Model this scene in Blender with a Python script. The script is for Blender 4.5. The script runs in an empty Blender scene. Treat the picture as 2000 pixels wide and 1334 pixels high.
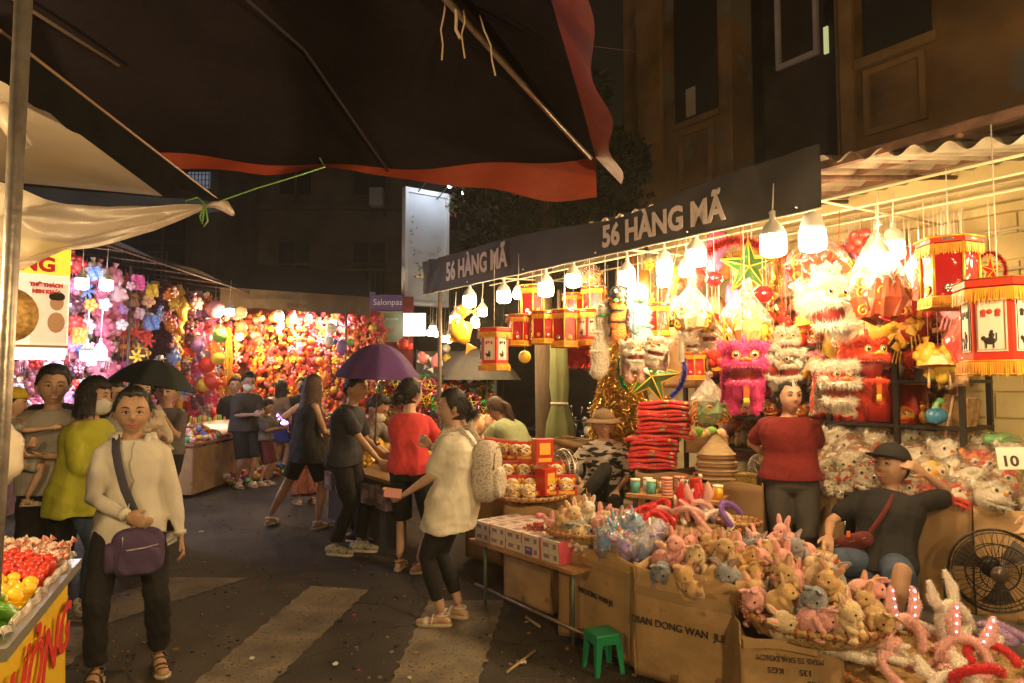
import bpy, math, numpy as np
from mathutils import Vector, Matrix
sc = bpy.context.scene
C = sc.collection
rng = np.random.default_rng(11)
R = math.radians
# ------------------------------------------------------------------ camera
CAMZ, FPX, PITCH = 1.58, 1333.0, math.atan(78/1333)
cam_d = bpy.data.cameras.new('camera'); cam = bpy.data.objects.new('camera', cam_d); C.objects.link(cam)
cam.location = (0, 0, CAMZ); cam.rotation_euler = (math.pi/2 + PITCH, 0, 0)
cam_d.sensor_width = 36; cam_d.lens = 36*FPX/2000; cam_d.clip_start = .05; cam_d.clip_end = 500
sc.camera = cam
# ------------------------------------------------------------------ world: night sky over a city
w = bpy.data.worlds.new('World'); sc.world = w; w.use_nodes = True
w.node_tree.nodes['Background'].inputs[0].default_value = (1.0, .62, .34, 1)
w.node_tree.nodes['Background'].inputs[1].default_value = .008
sc.view_settings.view_transform = 'Standard'; sc.view_settings.look = 'None'
sc.view_settings.exposure = 0.35; sc.view_settings.gamma = 1
sc.cycles.max_bounces = 5; sc.cycles.diffuse_bounces = 3; sc.cycles.glossy_bounces = 2
sc.cycles.transmission_bounces = 3; sc.cycles.transparent_max_bounces = 16
sc.cycles.caustics_reflective = False; sc.cycles.caustics_refractive = False
sc.cycles.sample_clamp_indirect = 3; sc.cycles.sample_clamp_direct = 0
HAZE = .0024
WARM = (1.0, .665, .29); COOL = (.86, .84, 1.0)
# ------------------------------------------------------------------ photograph geometry
def at(px, py, Y):
    dx, dz = (px-1000)/FPX, (667-py)/FPX
    c, s = math.cos(PITCH), math.sin(PITCH)
    d = Vector((dx, c - s*dz, s + c*dz))
    return Vector((0, 0, CAMZ)) + d*(Y/d.y)
def gz(px, py, z=0.0):
    dx, dz = (px-1000)/FPX, (667-py)/FPX
    c, s = math.cos(PITCH), math.sin(PITCH)
    d = Vector((dx, c - s*dz, s + c*dz))
    return Vector((0, 0, CAMZ)) + d*((z-CAMZ)/d.z)
def proj(p):
    c, s = math.cos(PITCH), math.sin(PITCH)
    x, y, z = p[0], p[1], p[2]-CAMZ
    dep = y*c + z*s; up = -y*s + z*c
    return 1000 + FPX*x/dep, 667 - FPX*up/dep
# ------------------------------------------------------------------ materials
_mc = {}
def mat(name, col, rough=.6, metal=0., var=0., vscale=8., bump=0., bscale=40., emit=0., ecol=None,
        coat=0., crinkle=0., cscale=25., sheen=0., rand=0., alpha=1., trans=0., spec=None, stretch=None, speck=None):
    key = (name,)
    if key in _mc: return _mc[key]
    m = bpy.data.materials.new(name); m.use_nodes = True
    nt = m.node_tree; N = nt.nodes; L = nt.links; b = N['Principled BSDF']
    b.inputs['Base Color'].default_value = (*col[:3], 1); b.inputs['Roughness'].default_value = rough
    b.inputs['Metallic'].default_value = metal
    if spec is not None: b.inputs['Specular IOR Level'].default_value = spec
    tc = N.new('ShaderNodeTexCoord'); src = tc.outputs['Object']
    if stretch:
        mp = N.new('ShaderNodeMapping'); L.new(src, mp.inputs[0]); mp.inputs['Scale'].default_value = stretch; src = mp.outputs[0]
    cur = None
    if var or rand or speck:
        cur = N.new('ShaderNodeHueSaturation'); cur.inputs['Color'].default_value = (*col[:3], 1)
        val = N.new('ShaderNodeMath'); val.operation = 'ADD'; val.inputs[0].default_value = 1; val.inputs[1].default_value = 0
        if var:
            t = N.new('ShaderNodeTexNoise'); t.inputs['Scale'].default_value = vscale; t.inputs['Detail'].default_value = 6
            L.new(src, t.inputs['Vector'])
            mr = N.new('ShaderNodeMapRange'); mr.inputs['From Min'].default_value = .3; mr.inputs['From Max'].default_value = .7
            mr.inputs['To Min'].default_value = 1-var; mr.inputs['To Max'].default_value = 1+var
            L.new(t.outputs[0], mr.inputs[0]); L.new(mr.outputs[0], val.inputs[0])
        if rand:
            oi = N.new('ShaderNodeObjectInfo'); mr = N.new('ShaderNodeMapRange')
            mr.inputs['To Min'].default_value = -rand; mr.inputs['To Max'].default_value = rand
            L.new(oi.outputs['Random'], mr.inputs[0]); L.new(mr.outputs[0], val.inputs[1])
        L.new(val.outputs[0], cur.inputs['Value'])
        out = cur.outputs[0]
        if speck:
            t = N.new('ShaderNodeTexNoise'); t.inputs['Scale'].default_value = speck[1]; t.inputs['Detail'].default_value = 3; L.new(src, t.inputs['Vector'])
            rp = N.new('ShaderNodeMapRange'); rp.inputs['From Min'].default_value = speck[2]; rp.inputs['From Max'].default_value = speck[2]+.03; L.new(t.outputs[0], rp.inputs[0])
            mx = N.new('ShaderNodeMix'); mx.data_type = 'RGBA'; L.new(rp.outputs[0], mx.inputs[0]); L.new(out, mx.inputs[6]); mx.inputs[7].default_value = (*speck[0], 1)
            out = mx.outputs[2]
        L.new(out, b.inputs['Base Color'])
    if bump:
        t = N.new('ShaderNodeTexNoise'); t.inputs['Scale'].default_value = bscale; t.inputs['Detail'].default_value = 4; L.new(src, t.inputs['Vector'])
        bm = N.new('ShaderNodeBump'); bm.inputs['Strength'].default_value = bump; bm.inputs['Distance'].default_value = .02
        L.new(t.outputs[0], bm.inputs['Height']); L.new(bm.outputs[0], b.inputs['Normal'])
    if coat:
        b.inputs['Coat Weight'].default_value = coat; b.inputs['Coat Roughness'].default_value = .08
        if crinkle:
            t = N.new('ShaderNodeTexVoronoi'); t.feature = 'F1'; t.inputs['Scale'].default_value = cscale
            n2 = N.new('ShaderNodeTexNoise'); n2.inputs['Scale'].default_value = cscale*.6; L.new(tc.outputs['Object'], n2.inputs['Vector'])
            ad = N.new('ShaderNodeVectorMath'); ad.operation = 'ADD'; L.new(tc.outputs['Object'], ad.inputs[0]); 
            sc_ = N.new('ShaderNodeVectorMath'); sc_.operation = 'SCALE'; sc_.inputs['Scale'].default_value = .12; L.new(n2.outputs[1], sc_.inputs[0])
            L.new(sc_.outputs[0], ad.inputs[1]); L.new(ad.outputs[0], t.inputs['Vector'])
            bm = N.new('ShaderNodeBump'); bm.inputs['Strength'].default_value = crinkle; bm.inputs['Distance'].default_value = .03
            L.new(t.outputs[0], bm.inputs['Height']); L.new(bm.outputs[0], b.inputs['Coat Normal'])
    if sheen: b.inputs['Sheen Weight'].default_value = sheen; b.inputs['Sheen Roughness'].default_value = .4
    if trans: b.inputs['Transmission Weight'].default_value = trans
    if alpha < 1: b.inputs['Alpha'].default_value = alpha
    if emit:
        b.inputs['Emission Color'].default_value = (*(ecol or col)[:3], 1); b.inputs['Emission Strength'].default_value = emit
    _mc[key] = m; return m
def film(name, tint=(1, .96, .9), amount=.25, scale=14., rough=.12, stretch=None, white=.12):
    """clear crinkled plastic film: mostly see-through, a little milky, with bright creases"""
    if (name,) in _mc: return _mc[(name,)]
    m = bpy.data.materials.new(name); m.use_nodes = True; nt = m.node_tree; N = nt.nodes; L = nt.links
    N.remove(N['Principled BSDF']); out = N['Material Output']
    tr = N.new('ShaderNodeBsdfTransparent'); tr.inputs[0].default_value = (*tint, 1)
    gl = N.new('ShaderNodeBsdfGlossy'); gl.inputs['Roughness'].default_value = rough
    di = N.new('ShaderNodeBsdfDiffuse'); di.inputs[0].default_value = (*tint, 1)
    tl = N.new('ShaderNodeBsdfTranslucent'); tl.inputs[0].default_value = (*tint, 1)
    tc = N.new('ShaderNodeTexCoord'); src = tc.outputs['Object']
    if stretch:
        mp = N.new('ShaderNodeMapping'); L.new(src, mp.inputs[0]); mp.inputs['Scale'].default_value = stretch; src = mp.outputs[0]
    t = N.new('ShaderNodeTexNoise'); t.inputs['Scale'].default_value = scale; t.inputs['Detail'].default_value = 5; t.inputs['Distortion'].default_value = 1.2
    L.new(src, t.inputs['Vector'])
    bm = N.new('ShaderNodeBump'); bm.inputs['Strength'].default_value = 1; bm.inputs['Distance'].default_value = .04
    L.new(t.outputs[0], bm.inputs['Height']); L.new(bm.outputs[0], gl.inputs['Normal'])
    a = N.new('ShaderNodeAddShader'); hx = N.new('ShaderNodeMixShader'); hx.inputs[0].default_value = .5
    L.new(di.outputs[0], hx.inputs[1]); L.new(tl.outputs[0], hx.inputs[2])
    m1 = N.new('ShaderNodeMixShader'); L.new(hx.outputs[0], m1.inputs[1]); L.new(gl.outputs[0], m1.inputs[2])
    m1.inputs[0].default_value = amount/(amount+white)
    N.remove(a)
    lw = N.new('ShaderNodeLayerWeight'); lw.inputs[0].default_value = .35
    mr = N.new('ShaderNodeMapRange'); mr.inputs['To Min'].default_value = amount+white; mr.inputs['To Max'].default_value = min(1, (amount+white)*2.6)
    L.new(lw.outputs['Facing'], mr.inputs[0])
    m2 = N.new('ShaderNodeMixShader'); L.new(mr.outputs[0], m2.inputs[0]); L.new(tr.outputs[0], m2.inputs[1]); L.new(m1.outputs[0], m2.inputs[2])
    L.new(m2.outputs[0], out.inputs[0]); _mc[(name,)] = m; return m
def cloth(name, col, **k):
    k.setdefault('bump', .45); k.setdefault('bscale', 11); k.setdefault('var', .12); k.setdefault('vscale', 6)
    return mat(name, col, .88, **k)
# ------------------------------------------------------------------ geometry: (verts Nx3, list of faces)
def g_sphere(rx, ry=None, rz=None, c=(0, 0, 0), nu=16, nv=10):
    ry = rx if ry is None else ry; rz = rx if rz is None else rz
    V = [(0, 0, 1)]
    for j in range(1, nv):
        t = math.pi*j/nv
        for i in range(nu):
            a = 2*math.pi*i/nu; V.append((math.sin(t)*math.cos(a), math.sin(t)*math.sin(a), math.cos(t)))
    V.append((0, 0, -1)); F = []
    for i in range(nu): F.append((0, 1+i, 1+(i+1) % nu))
    for j in range(nv-2):
        for i in range(nu):
            a = 1+j*nu+i; b = 1+j*nu+(i+1) % nu; F.append((a, a+nu, b+nu, b))
    e = len(V)-1; o = 1+(nv-2)*nu
    for i in range(nu): F.append((o+(i+1) % nu, o+i, e))
    return np.array(V)*np.array((rx, ry, rz)) + np.array(c), F
def g_box(sx, sy, sz, c=(0, 0, 0)):
    V = np.array([(x, y, z) for x in (-.5, .5) for y in (-.5, .5) for z in (-.5, .5)])*np.array((sx, sy, sz)) + np.array(c)
    return V, [(0, 1, 3, 2), (4, 6, 7, 5), (0, 4, 5, 1), (2, 3, 7, 6), (0, 2, 6, 4), (1, 5, 7, 3)]
def g_loft(rings, cap=True, closed_u=True):
    n = len(rings[0]); V = np.concatenate([np.asarray(r) for r in rings]); F = []
    for j in range(len(rings)-1):
        for i in range(n if closed_u else n-1):
            a = j*n+i; b = j*n+(i+1) % n; F.append((a, b, b+n, a+n))
    if cap:
        k = len(V); V = np.vstack([V, np.mean(rings[0], 0), np.mean(rings[-1], 0)]); o = (len(rings)-1)*n
        for i in range(n):
            F.append((k, (i+1) % n, i)); F.append((k+1, o+i, o+(i+1) % n))
    return V, F
def g_limb(pts, rad, n=10, flat=None, up=None, ends=True):
    """tapered tube through pts; rad: radius or (ru, rv) each; rounded ends"""
    P = [np.array(p, float) for p in pts]; r = [(x, x) if np.isscalar(x) else x for x in rad]
    T = []
    for i in range(len(P)):
        t = P[min(i+1, len(P)-1)]-P[max(i-1, 0)]; T.append(t/(np.linalg.norm(t)+1e-9))
    if ends:
        m = max(r[0]); e = max(r[-1]); a0, r0, t0 = P[0], r[0], T[0]; a1, r1, t1 = P[-1], r[-1], T[-1]
        P = [a0-t0*m*.9, a0-t0*m*.6]+P+[a1+t1*e*.6, a1+t1*e*.9]; T = [t0, t0]+T+[t1, t1]
        r = [(r0[0]*.4, r0[1]*.4), (r0[0]*.8, r0[1]*.8)]+r+[(r1[0]*.8, r1[1]*.8), (r1[0]*.4, r1[1]*.4)]
    ref = np.array(up if up is not None else (0, 0, 1.)) 
    if abs(ref @ T[0]) > .95: ref = np.array((0, 1., 0)) if abs(T[0][1]) < .9 else np.array((1., 0, 0))
    rings = []; u = np.cross(ref, T[0]); u /= np.linalg.norm(u)
    for p, t, (a, b) in zip(P, T, r):
        u = u - t*(u @ t); u /= np.linalg.norm(u)+1e-9; v = np.cross(t, u)
        th = np.arange(n)*2*math.pi/n
        rings.append(p + np.outer(np.cos(th)*a, u) + np.outer(np.sin(th)*b, v))
    return g_loft(rings)
def g_lathe(prof, n=16, c=(0, 0, 0), cap=True):
    th = np.arange(n)*2*math.pi/n; rings = [np.stack([r*np.cos(th), r*np.sin(th), np.full(n, z)], 1)+np.array(c) for r, z in prof]
    return g_loft(rings, cap)
def g_grid(f, nu, nv):
    V = np.array([f(i/nu, j/nv) for j in range(nv+1) for i in range(nu+1)], float)
    return V, [(j*(nu+1)+i, j*(nu+1)+i+1, (j+1)*(nu+1)+i+1, (j+1)*(nu+1)+i) for j in range(nv) for i in range(nu)]
def g_prism(out, h, z0=0):
    """outline in xy extruded by h in z"""
    n = len(out); V = np.array([(x, y, z0) for x, y in out]+[(x, y, z0+h) for x, y in out], float)
    return V, [tuple(reversed(range(n))), tuple(range(n, 2*n))]+[(i, (i+1) % n, n+(i+1) % n, n+i) for i in range(n)]
def g_quad(a, b, c, d): return np.array([a, b, c, d], float), [(0, 1, 2, 3)]
def xf(g, loc=(0, 0, 0), rot=(0, 0, 0), s=1):
    from mathutils import Euler
    M = np.array(Euler(rot).to_matrix()); S = np.array((s, s, s) if np.isscalar(s) else s)
    return (g[0]*S) @ M.T + np.array(loc), g[1]
def join(*gs):
    V, F, o = [], [], 0
    for g in gs:
        V.append(g[0]); F += [tuple(i+o for i in f) for f in g[1]]; o += len(g[0])
    return np.concatenate(V), F
def tri_samples(g, n):
    V, F = g; T = []
    for f in F:
        for k in range(1, len(f)-1): T.append((f[0], f[k], f[k+1]))
    T = np.array(T); a, b, c = V[T[:, 0]], V[T[:, 1]], V[T[:, 2]]; nr = np.cross(b-a, c-a); ar = np.linalg.norm(nr, axis=1)+1e-12
    k = rng.choice(len(T), n, p=ar/ar.sum()); u, v = rng.random((2, n)); m = u+v > 1; u[m] = 1-u[m]; v[m] = 1-v[m]
    return a[k]+(b-a)[k]*u[:, None]+(c-a)[k]*v[:, None], (nr/ar[:, None])[k]
def g_fur(g, n, length, width, droop=(0, 0, -.4), rand=.45, inset=0):
    p, nr = tri_samples(g, n); d = nr + rng.normal(0, rand, (n, 3)) + np.array(droop)
    d /= np.linalg.norm(d, axis=1)[:, None]+1e-9; s = np.cross(d, rng.normal(0, 1, (n, 3))); s /= np.linalg.norm(s, axis=1)[:, None]+1e-9
    L = length*(.5+rng.random((n, 1))); W = width*(.6+.8*rng.random((n, 1))); p = p - nr*inset
    V = np.stack([p-s*W, p+s*W, p+d*L], 1).reshape(-1, 3); return V, [(3*i, 3*i+1, 3*i+2) for i in range(n)]
class MB:
    def __init__(s): s.V, s.F, s.M, s.S, s.o = [], [], [], [], 0
    def add(s, g, m=0, smooth=True):
        V, F = g; s.V.append(np.asarray(V, float)); o = s.o
        s.F += [tuple(i+o for i in f) for f in F]; s.M += [m]*len(F); s.S += [smooth]*len(F); s.o += len(V); return s
    def mesh(s, name, mats):
        me = bpy.data.meshes.new(name); me.from_pydata(np.concatenate(s.V).tolist(), [], s.F)
        for m in (mats if isinstance(mats, (list, tuple)) else [mats]): me.materials.append(m)
        me.polygons.foreach_set('material_index', s.M); me.polygons.foreach_set('use_smooth', s.S); me.update(); return me
    def build(s, name, mats, parent=None, loc=(0, 0, 0), rot=(0, 0, 0)):
        return link(name, s.mesh(name, mats), parent, loc, rot)
def link(name, me, parent=None, loc=(0, 0, 0), rot=(0, 0, 0), scale=None):
    o = bpy.data.objects.new(name, me); C.objects.link(o); o.location = loc; o.rotation_euler = rot
    if scale is not None: o.scale = (scale,)*3 if np.isscalar(scale) else scale
    if parent: o.parent = parent
    return o
def geo(name, g, m, parent=None, loc=(0, 0, 0), rot=(0, 0, 0), smooth=True, bevel=0):
    o = MB().add(g, 0, smooth).build(name, m, parent, loc, rot)
    if bevel:
        b = o.modifiers.new('b', 'BEVEL'); b.width = bevel; b.segments = 2; b.limit_method = 'ANGLE'
    return o
def tag(o, label=None, cat=None, group=None, kind=None):
    if label: o['label'] = label
    if cat: o['category'] = cat
    if group: o['group'] = group
    if kind: o['kind'] = kind
    return o
def thing(name, label, cat, loc=(0, 0, 0), yaw=0., group=None, rot=None):
    o = bpy.data.objects.new(name, None); C.objects.link(o); o.empty_display_size = .05
    o.location = loc; o.rotation_euler = rot or (0, 0, yaw); return tag(o, label, cat, group)
def struct(o): o['kind'] = 'structure'; return o
_kids = {}
def dup(o, loc=None, rot=None, label=None, group=None, scale=None, parent=None):
    c = o.copy(); C.objects.link(c)
    if parent is not None: c.parent = parent
    if loc is not None: c.location = loc
    if rot is not None: c.rotation_euler = rot
    if scale is not None: c.scale = (scale,)*3 if np.isscalar(scale) else scale
    if label: c['label'] = label
    if group: c['group'] = group
    if o.name not in _kids: _kids[o.name] = list(o.children)
    for ch in _kids[o.name]: dup(ch, parent=c)
    return c
_remesh_tmp = None
def remesh(g, vox, smooth=3, factor=.5):
    me = bpy.data.meshes.new('t'); me.from_pydata(g[0].tolist(), [], g[1])
    o = bpy.data.objects.new('t', me); C.objects.link(o)
    m = o.modifiers.new('r', 'REMESH'); m.mode = 'VOXEL'; m.voxel_size = vox
    if smooth: s = o.modifiers.new('s', 'SMOOTH'); s.iterations = smooth; s.factor = factor
    dg = bpy.context.evaluated_depsgraph_get(); e = o.evaluated_get(dg); r = e.to_mesh()
    n = len(r.vertices); V = np.empty(n*3); r.vertices.foreach_get('co', V); V = V.reshape(-1, 3)
    NN = np.empty(n*3); r.vertices.foreach_get('normal', NN); NN = NN.reshape(-1, 3)
    F = [tuple(p.vertices) for p in r.polygons]
    e.to_mesh_clear(); bpy.data.objects.remove(o); bpy.data.meshes.remove(me)
    return (V, F), NN
def text(name, s, size, loc, rot, m, parent=None, xs=1., ext=.002, bold=0., shear=0., align='CENTER'):
    cu = bpy.data.curves.new('t', 'FONT'); cu.body = s; cu.size = size; cu.extrude = ext; cu.offset = bold; cu.shear = shear
    cu.align_x = align; cu.align_y = 'CENTER'; cu.resolution_u = 3
    o = bpy.data.objects.new('t', cu); C.objects.link(o)
    dg = bpy.context.evaluated_depsgraph_get(); me = bpy.data.meshes.new_from_object(o.evaluated_get(dg))
    bpy.data.objects.remove(o); bpy.data.curves.remove(cu)
    me.transform(Matrix.Diagonal((xs, 1, 1, 1))); me.materials.clear(); me.materials.append(m); me.name = name
    return link(name, me, parent, loc, rot)
ORD = ['leftmost', 'second', 'third', 'fourth', 'fifth', 'sixth', 'seventh', 'eighth', 'ninth', 'tenth', 'eleventh', 'twelfth', 'thirteenth',
       'fourteenth', 'fifteenth', 'sixteenth', 'seventeenth', 'eighteenth', 'nineteenth', 'twentieth', 'twenty-first', 'twenty-second', 'twenty-third', 'twenty-fourth']
ROWN = ['front', 'second', 'third', 'fourth', 'fifth', 'sixth', 'seventh', 'eighth', 'ninth', 'tenth', 'eleventh', 'twelfth']
def label_rows(items, nrows, place, top=False):
    """items: (object, description). Labels count along each row of a heap, as seen from the road."""
    it = sorted(((proj(o.matrix_world.translation if o.parent else o.location), o, d) for o, d in items), key=lambda t: t[0][1], reverse=not top)
    per = math.ceil(len(it)/nrows)
    for r in range(nrows):
        row = sorted(it[r*per:(r+1)*per], key=lambda t: t[0][0])
        rn = ('top ' if r == 0 else ROWN[r]+' ') if top else ROWN[r]+' '
        for k, (_, o, d) in enumerate(row):
            o['label'] = f"{d}, {ORD[k] if k == 0 else ORD[min(k, 23)]+' from left'} in the {rn}row {place}"
# ------------------------------------------------------------------ the stall row's own axes: t along the awning, q into the shop
SA = np.array((1.84, 3.96)); SD = np.array((-.571, .821)); SN = np.array((.821, .571)); YS = math.atan2(-.821, .571)
def S(t, q, z): p = SA+SD*t+SN*q; return Vector((p[0], p[1], z))
def onq(px, py, q):
    a = at(px, py, 1.) - Vector((0, 0, CAMZ)); k = (q + SA @ SN)/(a.x*SN[0]+a.y*SN[1]); return Vector((0, 0, CAMZ))+a*k
def tq(p): v = np.array((p[0], p[1]))-SA; return float(v @ SD), float(v @ SN)
def rod(a, b, r, n=8): return g_limb([tuple(a), tuple(b)], [r, r], n, ends=False)
def bent(pts, r, n=6): return g_limb([tuple(p) for p in pts], [r]*len(pts), n, ends=False)
# ------------------------------------------------------------------ ground
def ground_mat():
    m = mat('asphalt', (.062, .048, .034), .8, var=.55, vscale=.9, bump=1., bscale=120, speck=((.17, .14, .11), 90, .64))
    nt = m.node_tree; N, L = nt.nodes, nt.links; b = N['Principled BSDF']; old = b.inputs['Base Color'].links[0].from_socket
    tc = N.new('ShaderNodeTexCoord'); nz = N.new('ShaderNodeTexNoise'); nz.inputs['Scale'].default_value = 2.2; nz.inputs['Detail'].default_value = 7; L.new(tc.outputs['Object'], nz.inputs[0])
    ad = N.new('ShaderNodeVectorMath'); ad.operation = 'MULTIPLY_ADD'; L.new(nz.outputs[1], ad.inputs[0]); ad.inputs[1].default_value = (.7, .7, 0); L.new(tc.outputs['Object'], ad.inputs[2])
    vo = N.new('ShaderNodeTexVoronoi'); vo.feature = 'DISTANCE_TO_EDGE'; vo.inputs['Scale'].default_value = .62; L.new(ad.outputs[0], vo.inputs[0])
    mr = N.new('ShaderNodeMapRange'); mr.inputs['From Min'].default_value = .002; mr.inputs['From Max'].default_value = .010; mr.inputs['To Min'].default_value = .3; L.new(vo.outputs[0], mr.inputs[0])
    n3 = N.new('ShaderNodeTexNoise'); n3.inputs['Scale'].default_value = .8; n3.inputs['Detail'].default_value = 3; L.new(tc.outputs['Object'], n3.inputs[0]); m3 = N.new('ShaderNodeMapRange'); m3.inputs['From Min'].default_value = .47; m3.inputs['From Max'].default_value = .50; m3.inputs['To Min'].default_value = .72; L.new(n3.outputs[0], m3.inputs[0])
    mu = N.new('ShaderNodeMath'); mu.operation = 'MULTIPLY'; L.new(mr.outputs[0], mu.inputs[0]); L.new(m3.outputs[0], mu.inputs[1])
    mx = N.new('ShaderNodeVectorMath'); mx.operation = 'SCALE'; L.new(old, mx.inputs[0]); L.new(mu.outputs[0], mx.inputs['Scale']); L.new(mx.outputs[0], b.inputs['Base Color']); return m
struct(geo('road', (np.array([(-60, -30, 0), (60, -30, 0), (60, 90, 0), (-60, 90, 0)], float), [(0, 1, 2, 3)]), ground_mat()))
stripe_m = mat('worn_road_paint', (.17, .135, .09), .8, var=.45, vscale=4, bump=.4, bscale=60, speck=((.07, .06, .05), 42, .60))
# crossing stripes: far-left, far-right, near-right, near-left pixels
def stripe(pts, i):
    P = [gz(*p, .004) for p in pts]; 
    def f(u, v):
        a = P[0].lerp(P[1], u); b = P[3].lerp(P[2], u); r = a.lerp(b, v); j = .012*math.sin(37*u+61*v+i*5)
        return (r.x+(j if u in (0, 1) else 0), r.y+(j*1.3 if v in (0, 1) else 0), .004)
    struct(geo('crosswalk_stripe', g_grid(f, 6, 24), stripe_m))
stripe([(608, 1143), (722, 1150), (520, 1345), (365, 1345)], 1)
stripe([(838, 1172), (985, 1172), (925, 1360), (755, 1350)], 2)
stripe([(335, 1128), (478, 1130), (215, 1215), (40, 1215)], 3)
stripe([(30, 1225), (205, 1225), (20, 1420), (-120, 1360)], 4)
# kerb and pavement of the shop row
pv = mat('pavement_grey', (.11, .10, .085), .8, var=.3, vscale=3, bump=.3)
geo('pavement', xf(g_box(14, 6, .12), S(2.2, 4.0-.15, .062), (0, 0, YS)), pv, smooth=False)['kind'] = 'structure'
geo('kerb', xf(g_box(14, .16, .14), S(2.2, .76, .072), (0, 0, YS)), mat('kerb_stone', (.2, .18, .16), .8, var=.3), smooth=False)['kind'] = 'structure'
# litter
lit = [(1022, 1297, 'white'), (950, 1294, 'leaf'), (1028, 1218, 'cream'), (393, 1040, 'white'), (628, 1168, 'leaf'), (790, 1167, 'leaf'), (600, 1205, 'leaf'),
       (705, 1108, 'red'), (693, 1116, 'red'), (800, 1327, 'cream'), (492, 1289, 'white'), (1060, 1140, 'leaf'), (716, 1090, 'leaf'), (868, 1153, 'leaf'), (400, 1100, 'leaf'), (655, 1300, 'white')]
lm = {'white': mat('paper_scrap', (.75, .72, .66), .7), 'leaf': mat('dry_leaf', (.3, .17, .05), .8), 'cream': mat('cream_scrap', (.6, .5, .34), .7), 'red': mat('red_confetti', (.6, .04, .03), .6)}
ll = {'white': ('white crumpled paper scrap', 'paper scrap'), 'leaf': ('dry brown leaf', 'leaf'), 'cream': ('cream coloured wrapper scrap', 'litter'), 'red': ('tiny red paper bit', 'litter')}
where = ['lying at the bottom beside the cartons', 'lying just right of the crossing stripe', 'lying on the asphalt under the cartons', 'lying on the road behind the woman with the bag', 'lying above the middle crossing stripe',
         'lying near the sandals of the red shirt woman', 'lying on the middle crossing stripe', 'lying just right of the patterned sneakers', 'lying just below another red bit near the sneakers', 'lying at the bottom of the right stripe',
         'lying by the left edge of the middle stripe', 'lying beside the fallen stick', 'lying right of the sneakers by the carton', 'lying left of the girl in leggings', 'lying on the road left of the sneakers', 'lying between the two stripes at the bottom']
for (px, py, k), wh in zip(lit, where):
    s = .03 if k == 'white' else .022
    f = lambda u, v: ((u-.5)*s*1.6, (v-.5)*s*(1.2-abs(u-.5)*1.6), .006+.008*abs(math.sin(7*u+5*v+px)))
    o = geo('litter_scrap', g_grid(f, 4, 4), lm[k], None, gz(px, py, .003), (0, 0, px)); tag(o, ll[k][0]+' '+wh, ll[k][1], 'litter on the road')
o = geo('wooden_stick', rod((0, 0, .012), (.16, .3, .012), .008), mat('stick_wood', (.42, .3, .15), .8, var=.3), None, gz(990, 1318)); tag(o, 'thin pale stick lying on the road near the bottom edge', 'stick')
o = geo('wooden_stick', rod((0, 0, .012), (-.09, .16, .02), .009), mat('stick_wood', (0, 0, 0)), None, gz(1055, 1228)); tag(o, 'short stick lying under the carton table', 'stick')
# ------------------------------------------------------------------ shop building on the right
plaster = mat('ochre_plaster', (.25, .135, .042), .9, var=.45, vscale=1.6, bump=.5, bscale=9, speck=((.24, .20, .14), 1.7, .60))
plaster2 = mat('ochre_plaster_light', (.30, .17, .055), .9, var=.35, vscale=2.5, bump=.4, bscale=12, speck=((.28, .23, .16), 2.4, .64))
yel = mat('cream_yellow_paint', (.72, .60, .30), .8, var=.08, vscale=3, bump=.15, bscale=20)
darkm = mat('dark_recess', (.02, .015, .012), .9)
B = thing('shop_building', 'old ochre plaster shop building with yellow ground floor behind the lit stall', 'building', S(1, 2.3, 0), YS)
def bl(p): return np.array(((p[0]-1)*-1, p[1]-2.3, p[2]))   # (t,q,z) -> building local
def bbox(name, t0, t1, q0, q1, z0, z1, m, parent=B, bev=0):
    a = bl((t0, q0, z0)); b = bl((t1, q1, z1)); c = (a+b)/2; s = np.abs(b-a)
    return geo(name, g_box(*s, c), m, parent, smooth=False, bevel=bev)
def tzq(px, py, q): p = onq(px, py, q); return tq(p)[0], p.z
QW = 2.3
tl = tzq(1245, 200, QW)[0]; t1, _ = tzq(1435, 100, QW); t2, _ = tzq(1638, 100, QW); t0 = -3.2
bbox('lower_wall', t0, tl, QW, QW+.3, 0, 3.28, yel)
bbox('wall', t0, t2, QW-.06, QW+.3, 3.38, 9, plaster)            # right bay
bbox('wall', t1, tl, QW-.06, QW+.3, 3.38, 9, plaster)            # left bay
bbox('recess', t2, t1, QW+.5, QW+.6, 3.38, 9, mat('dark_wood_wall', (.04, .02, .012), .9, var=.5, vscale=3))
bbox('cornice', t0, tl+.08, QW-.16, QW+.3, 3.28, 3.38, plaster2)
bbox('side_wall', tl, tl+.25, QW+.01, QW+7, 0, 9, plaster)
def frame(px0, px1, py0, py1, m, th=.05, q=QW-.06, proud=.04, name='panel_moulding'):
    ta, za = tzq(px0, py1, q); tb, _ = tzq(px1, py1, q); _, zb = tzq(px0, max(py0, -250), q)
    mb = MB()
    for (a, b, c, d) in ((ta, tb, za, za+th), (ta, tb, zb-th, zb), (ta, ta-th, za+th, zb-th), (tb+th, tb, za+th, zb-th)):
        u = bl((a, q-proud, c)); v = bl((b, q+.02, d)); mb.add(g_box(*np.abs(v-u), (u+v)/2), 0, False)
    return mb.build(name, m, B)
frame(1330, 1396, 262, 372, plaster2); frame(1692, 1815, 140, 268, plaster2)
ta, za = tzq(1322, 248, QW-.06); tb, zb = tzq(1398, -100, QW-.06)
bbox('window', ta, tb, QW-.085, QW-.05, za, zb, darkm); bbox('window_sill', ta+.05, tb-.05, QW-.14, QW-.09, za-.07, za-.005, plaster2)
sv = bbox('window_paper', *(tzq(1340, 226, QW-.1)[0], tzq(1358, 226, QW-.1)[0]), QW-.1, QW-.09, tzq(1340, 230, QW-.1)[1], tzq(1340, 175, QW-.1)[1], mat('dull_white_card', (.6, .5, .4), .8))
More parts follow.
